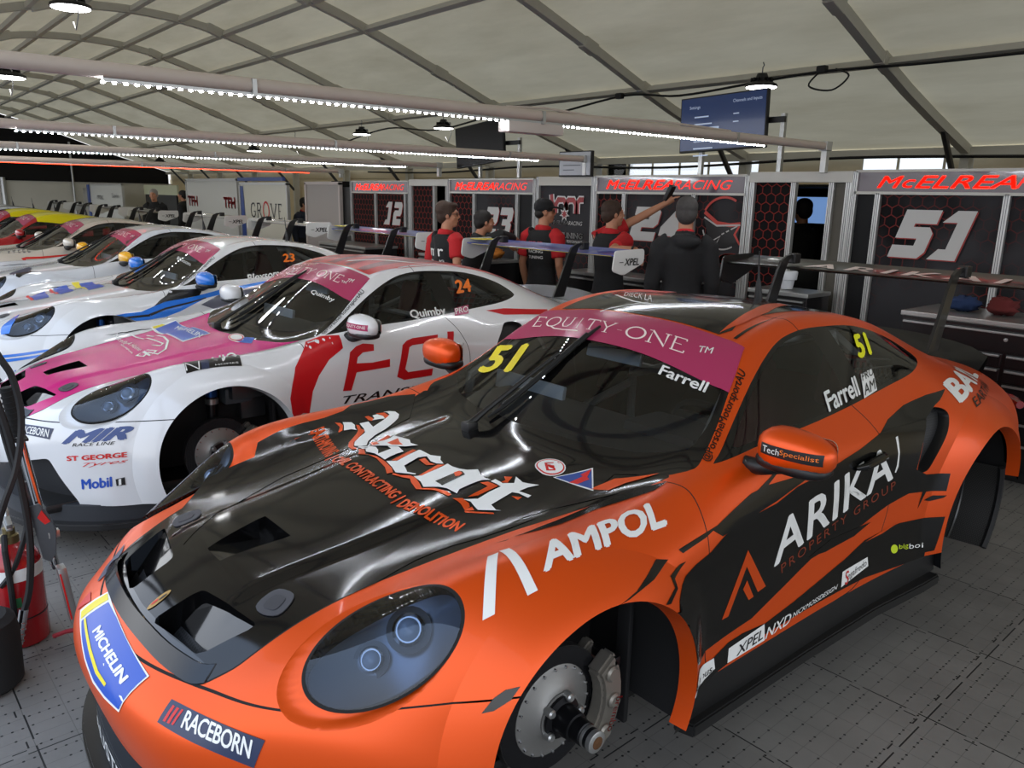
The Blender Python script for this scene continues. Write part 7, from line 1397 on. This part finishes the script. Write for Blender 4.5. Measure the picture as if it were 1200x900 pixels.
def person(name_label, pos, ang, top, look=0.0, right=None, left=None, shirt=CLB, sleeve=None, hair=HAIRB, style='short', cap=False, glasses=False, long=False, legs=CLB, panel=None, collar=None, lean=0.0, prints=None, bald=0.0):
    """ang: heading in degrees, 0 = +Y, positive to the left; top: height of the crown above the floor; right/left: (elbow, wrist, hand tip) in world space"""
    k = top/1.78; P0 = Vector(pos); rz = math.radians(ang); F = Vector((-math.sin(rz), math.cos(rz), 0)); Rg = Vector((math.cos(rz), math.sin(rz), 0)); U = Vector((0, 0, 1))
    def L(x, y, z): y2 = y+lean*max(0, z-.95); return (Rg*x+F*y2+U*z)*k
    def ellip(mb, rows, m=SKIN, n=20):
        vs = []; fs = []
        for (x, y, z, rx, ry) in rows:
            for i in range(n): a = 2*PI*i/n; vs.append(L(x+rx*math.cos(a), y+ry*math.sin(a), z))
        for i in range(len(rows)-1): fs += [(i*n+j, i*n+(j+1) % n, (i+1)*n+(j+1) % n, (i+1)*n+j) for j in range(n)]
        fs += [tuple(range(n))[::-1], tuple((len(rows)-1)*n+j for j in range(n))]; mb.add(vs, fs, m)
    hz = rz+math.radians(look); HF = Vector((-math.sin(hz), math.cos(hz), 0)); HR = Vector((math.cos(hz), math.sin(hz), 0)); HC = L(0, .03, 1.655)
    def Hd(x, y, z): return HC+(HR*x+HF*y+U*z)*k
    def hb(mb, c, d, pw=2.0, n=18, m=SKIN):
        v, f = blob((0, 0, 0), d, pw, n, n//2+2); mb.add([Hd(c[0]+p[0], c[1]+p[1], c[2]+p[2]) for p in v], f, m)
    body = MB(); TORSO = [(0, 0, .86, .155, .11), (0, .0, .98, .15, .105), (0, .0, 1.10, .135, .098), (0, .0, 1.25, .155, .11), (0, -.005, 1.36, .175, .112), (0, -.01, 1.43, .15, .09), (0, -.005, 1.475, .085, .07), (0, .0, 1.50, .06, .06)]
    ellip(body, TORSO); body.tube([L(0, -.005, 1.44), L(0, .01, 1.53), L(0, .025, 1.60)], [.066*k, .058*k, .058*k], SKIN, 14)
    # head: skull, face, jaw, nose, brow, ears, lips
    hb(body, (0, -.012, .035), (.078, .098, .092)); hb(body, (0, .022, -.03), (.064, .075, .085)); hb(body, (0, .05, -.085), (.04, .042, .03))
    hb(body, (0, .098, -.012), (.013, .022, .020)); hb(body, (0, .088, .012), (.010, .02, .03)); hb(body, (0, .083, .035), (.05, .016, .010)); hb(body, (0, .088, -.055), (.022, .014, .008))
    for s in (1, -1): hb(body, (s*.077, -.002, -.005), (.010, .022, .032)); hb(body, (s*.047, .062, -.025), (.022, .022, .02))
    SH = {1: L(.185, -.005, 1.405), -1: L(-.185, -.005, 1.405)}
    dflt = lambda s: (L(s*.235, -.03, 1.12), L(s*.24, .06, .88), L(s*.235, .09, .72))
    arms = {1: right, -1: left}; arms = {s: tuple(Vector(q)-P0 for q in a) if a else dflt(s) for s, a in arms.items()}
    for s in (1, -1):
        e_, w_, h_ = arms[s]; body.tube([SH[s], SH[s].lerp(e_, .5), e_, e_.lerp(w_, .35), w_], [.056*k, .048*k, .040*k, .041*k, .028*k], SKIN, 12)
        d = (h_-w_).normalized(); side = d.cross(U); side = side.normalized() if side.length > .1 else Rg.copy(); nn = side.cross(d)
        body.tube([w_, w_+d*.03*k, w_+d*.09*k], [.028*k, .036*k, .036*k], SKIN, 10)
        for i, (off, ln) in enumerate(((-.028, .068), (-.010, .08), (.009, .074), (.027, .058))):
            b0 = w_+d*.08*k+side*off*k; c1 = b0+d*ln*.5*k-nn*.008*k; c2 = b0+d*ln*.95*k-nn*.028*k; body.tube([b0-d*.02, b0, c1, c2], [.010*k, .0095*k, .009*k, .0075*k], SKIN, 8)
        b0 = w_+d*.03*k+side*(-.030*k); body.tube([b0, b0+(d*.6-side*.7).normalized()*.035*k, b0+(d-side*.35).normalized()*.072*k], [.012*k, .0105*k, .008*k], SKIN, 8)
        hip = L(s*.09, 0, .92); kn = L(s*.10, .01, .50); an = L(s*.10, -.02, .09); body.tube([hip, kn, an], [.088*k, .056*k, .042*k], SKIN, 12); body.tube([an, L(s*.105, .06, .05), L(s*.11, .17, .035)], [.042*k, .04*k, .03*k], SKIN, 10)
    me = remesh(body, .0075); me.materials.clear(); me.materials.append(SKIN); root = obj('person', me, None, tuple(P0)); tag(root, name_label, 'person')
    def child(nm, mb, mt, vox=.011, sm_=4): m2 = remesh(mb, vox, sm_); m2.materials.clear(); m2.materials.append(mt); return obj(nm, m2, root)
    sh = MB(); ellip(sh, [(x, y, z, rx+.016, ry+.018) for x, y, z, rx, ry in TORSO[:-1]])
    for s in (1, -1):
        e_, w_, h_ = arms[s]; end = .72 if not long else 1.0; m_ = SH[s].lerp(e_, end); sh.tube([L(s*.12, 0, 1.43), SH[s], m_] if not long else [L(s*.12, 0, 1.43), SH[s], e_, w_.lerp(e_, .08)], [.085*k, .078*k, .070*k] if not long else [.09*k, .08*k, .064*k, .05*k], SKIN, 14)
    if collar or long: sh.tube([L(0, -.005, 1.46), L(0, .005, 1.52)], [.085*k, .078*k], SKIN, 16)
    if style == 'hood': ball(sh, L(0, -.10, 1.45), (.15*k, .07*k, .06*k))
    shirt_o = child('shirt' if not long else 'jacket', sh, shirt)
    if sleeve:
        sl = MB()
        for s in (1, -1): e_, w_, h_ = arms[s]; sl.tube([L(s*.13, 0, 1.425), SH[s], SH[s].lerp(e_, .74)], [.088*k, .084*k, .074*k], SKIN, 14)
        sl.tube([L(0, .0, 1.455), L(0, .012, 1.515)], [.092*k, .084*k], SKIN, 16)
        ellip(sl, [(x, y+.05, z, rx-.01, ry-.01) for x, y, z, rx, ry in TORSO[2:6]]); child('sleeves', sl, sleeve)
    if collar: cl = MB(); cl.tube([L(0, -.005, 1.485), L(0, .008, 1.53)], [.074*k, .070*k], SKIN, 18); child('collar', cl, collar, .008)
    tr = MB(); ellip(tr, [(0, 0, .80, .16, .125), (0, 0, .90, .175, .13), (0, 0, 1.0, .165, .12)])
    for s in (1, -1): tr.tube([L(s*.09, 0, .90), L(s*.10, .01, .50), L(s*.10, -.02, .06)], [.105*k, .078*k, .07*k], SKIN, 12)
    child('trousers', tr, legs, .014)
    sho = MB()
    for s in (1, -1): sho.tube([L(s*.10, -.06, .045), L(s*.105, .05, .05), L(s*.11, .19, .035)], [.045*k, .048*k, .034*k], SKIN, 12)
    child('shoes', sho, RUBBER, .012)
    if cap:
        cp = MB(); hb(cp, (0, -.015, .058), (.088, .106, .088), 2.2); v = []
        v0, f0 = blob((0, 0, 0), (.072, .085, .011), 2.6, 18, 8); cp.add([Hd(p[0], p[1]+.115, p[2]+.052-.25*max(0, p[1])) for p in v0], f0, SKIN); child('cap', cp, CLB, .006, 2)
    hr = MB()
    if cap: hb(hr, (0, -.05, -.015), (.076, .062, .055))
    else:
        hb(hr, (0, -.022, .052), (.086, .104, .086), 2.1); hb(hr, (0, -.055, .0), (.080, .068, .085))
        for s in (1, -1): hb(hr, (s*.068, -.012, .015), (.017, .05, .05))
        if style == 'full': hb(hr, (0, .035, .10), (.074, .06, .032)); hb(hr, (0, -.05, .06), (.092, .085, .09))
    child('hair', hr, hair, .006, 2)
    if glasses:
        g = MB()
        for s in (1, -1):
            g.tube([Hd(s*.034+.024*math.cos(a), .098-.006*abs(math.cos(a)), .012+.018*math.sin(a)) for a in np.linspace(0, 2*PI, 15)], .0035*k, BLACK, 5, cap=False); g.tube([Hd(s*.058, .09, .016), Hd(s*.08, .04, .016), Hd(s*.083, -.02, .008)], .003*k, BLACK, 5)
        g.tube([Hd(-.01, .102, .014), Hd(.01, .102, .014)], .003*k, BLACK, 5); o = g.build('glasses', root)
    if prints:
        bv = BVHTree.FromPolygons([q.co for q in shirt_o.data.vertices], [tuple(q.vertices) for q in shirt_o.data.polygons]); D = Decal(.02)
        for t, x, z, w, h, m_ in prints:
            o_ = L(-x if False else x, -.35, z); D.text(t, o_, o_+Rg*w*k, o_+U*h*k, m_, 4, .02)
        d = D.build('shirt_lettering', root, bv); d.location = (0, 0, 0)
    return root
LOGO = mat('shirt_red_print', 'c8283a', .6)
person('person in glasses and a black and red shirt, turned to the right', (-4.13, 3.03, FLOOR), 2, 1.70, look=-45, shirt=CLB, sleeve=CLR, glasses=True, style='full', right=((-3.90, 2.99, 1.08), (-3.88, 3.14, .86), (-3.88, 3.2, .78)), prints=[('mr', -.10, 1.26, .20, .075, WHITE), ('RACING', -.10, 1.20, .20, .025, WHITE)])
person('person in a black jacket reaching right, behind the one in glasses', (-4.40, 3.50, FLOOR), -25, 1.62, lean=.22, shirt=CLB, long=True, hair=HAIRD, right=((-4.14, 3.72, 1.33), (-4.24, 3.98, 1.28), (-4.27, 4.09, 1.22)), left=((-4.52, 3.86, 1.28), (-4.40, 4.05, 1.2), (-4.36, 4.14, 1.14)))
person('bearded person in a black cap and a black vest with red sleeves', (-3.95, 4.12, FLOOR), 14, 1.74, look=-52, shirt=CLB, sleeve=CLR, cap=True, glasses=True, hair=HAIRD, prints=[('mr', -.09, 1.30, .17, .06, LOGO), ('RACING', -.10, 1.24, .18, .03, WHITE), ('TUNING', -.10, 1.18, .18, .03, WHITE)])
P3 = person('person in a red polo shirt pointing up at the lit header', (-3.08, 4.20, FLOOR), 6, 1.745, look=-34, shirt=CLB, sleeve=CLR, hair=HAIRB, right=((-2.80, 3.93, 1.255), (-2.55, 3.98, 1.27), (-2.47, 4.0, 1.14)), left=((-3.02, 4.50, 1.52), (-2.82, 4.66, 1.67), (-2.74, 4.72, 1.745)))
mb = MB(); mb.box((0, 0, 0), (.045, .07, .16), BLACK, Matrix.Rotation(.5, 3, 'Y'), bevel=.012); o = mb.build('handheld_tool'); o.location = (-2.775, 4.66, 1.77); tag(o, 'small black handheld tool in the raised hand of the person in red', 'tool')
mb = MB(); c = Vector((-2.565, 3.978, 1.269)); d = Vector((.25, .05, .015)).normalized(); zq = d.to_track_quat('Z', 'Y').to_matrix().to_4x4(); mb.lathe([(.033, -.012), (.036, -.008), (.036, .008), (.033, .012), (.033, -.012)], BLACK, 20, zq); o = mb.build('wrist_watch', P3); o.location = c-Vector((-3.08, 4.22, FLOOR))
person('person in a black hooded jacket seen from behind, in front of the 24 bay', (-1.80, 3.68, FLOOR), 38, 1.79, look=0, shirt=CLB, long=True, style='hood', collar=CLR, hair=HAIRG)
person('grey-haired person in black by the dark opening far along the row', (-16.5, 3.95, FLOOR), -125, 1.76, look=0, shirt=CLB, long=True, hair=mat('hair_silver', '8f8b86', .7))
person('person with dark hair half hidden behind the white lettered board', (-18.45, 5.2, FLOOR), 139, 1.74, look=0, shirt=CLB, long=True, hair=HAIRD)
person('dark-haired person in navy standing beside the cream lettered board', (-12.22, 5.35, FLOOR), -60, 1.66, shirt=CLN, collar=CLR, long=True, hair=HAIRD, lean=.15)
person('person in dark clothes holding a phone up inside the open doorway', (-2.46, 6.55, FLOOR), 60, 1.80, shirt=CLB, long=True, hair=HAIRD, right=((-2.65, 6.40, 1.30), (-2.78, 6.50, 1.50), (-2.80, 6.55, 1.6)))
person('second person in dark clothes inside the open doorway, half hidden by the frame', (-2.02, 6.85, FLOOR), 50, 1.80, shirt=CLB, long=True, hair=HAIRD)
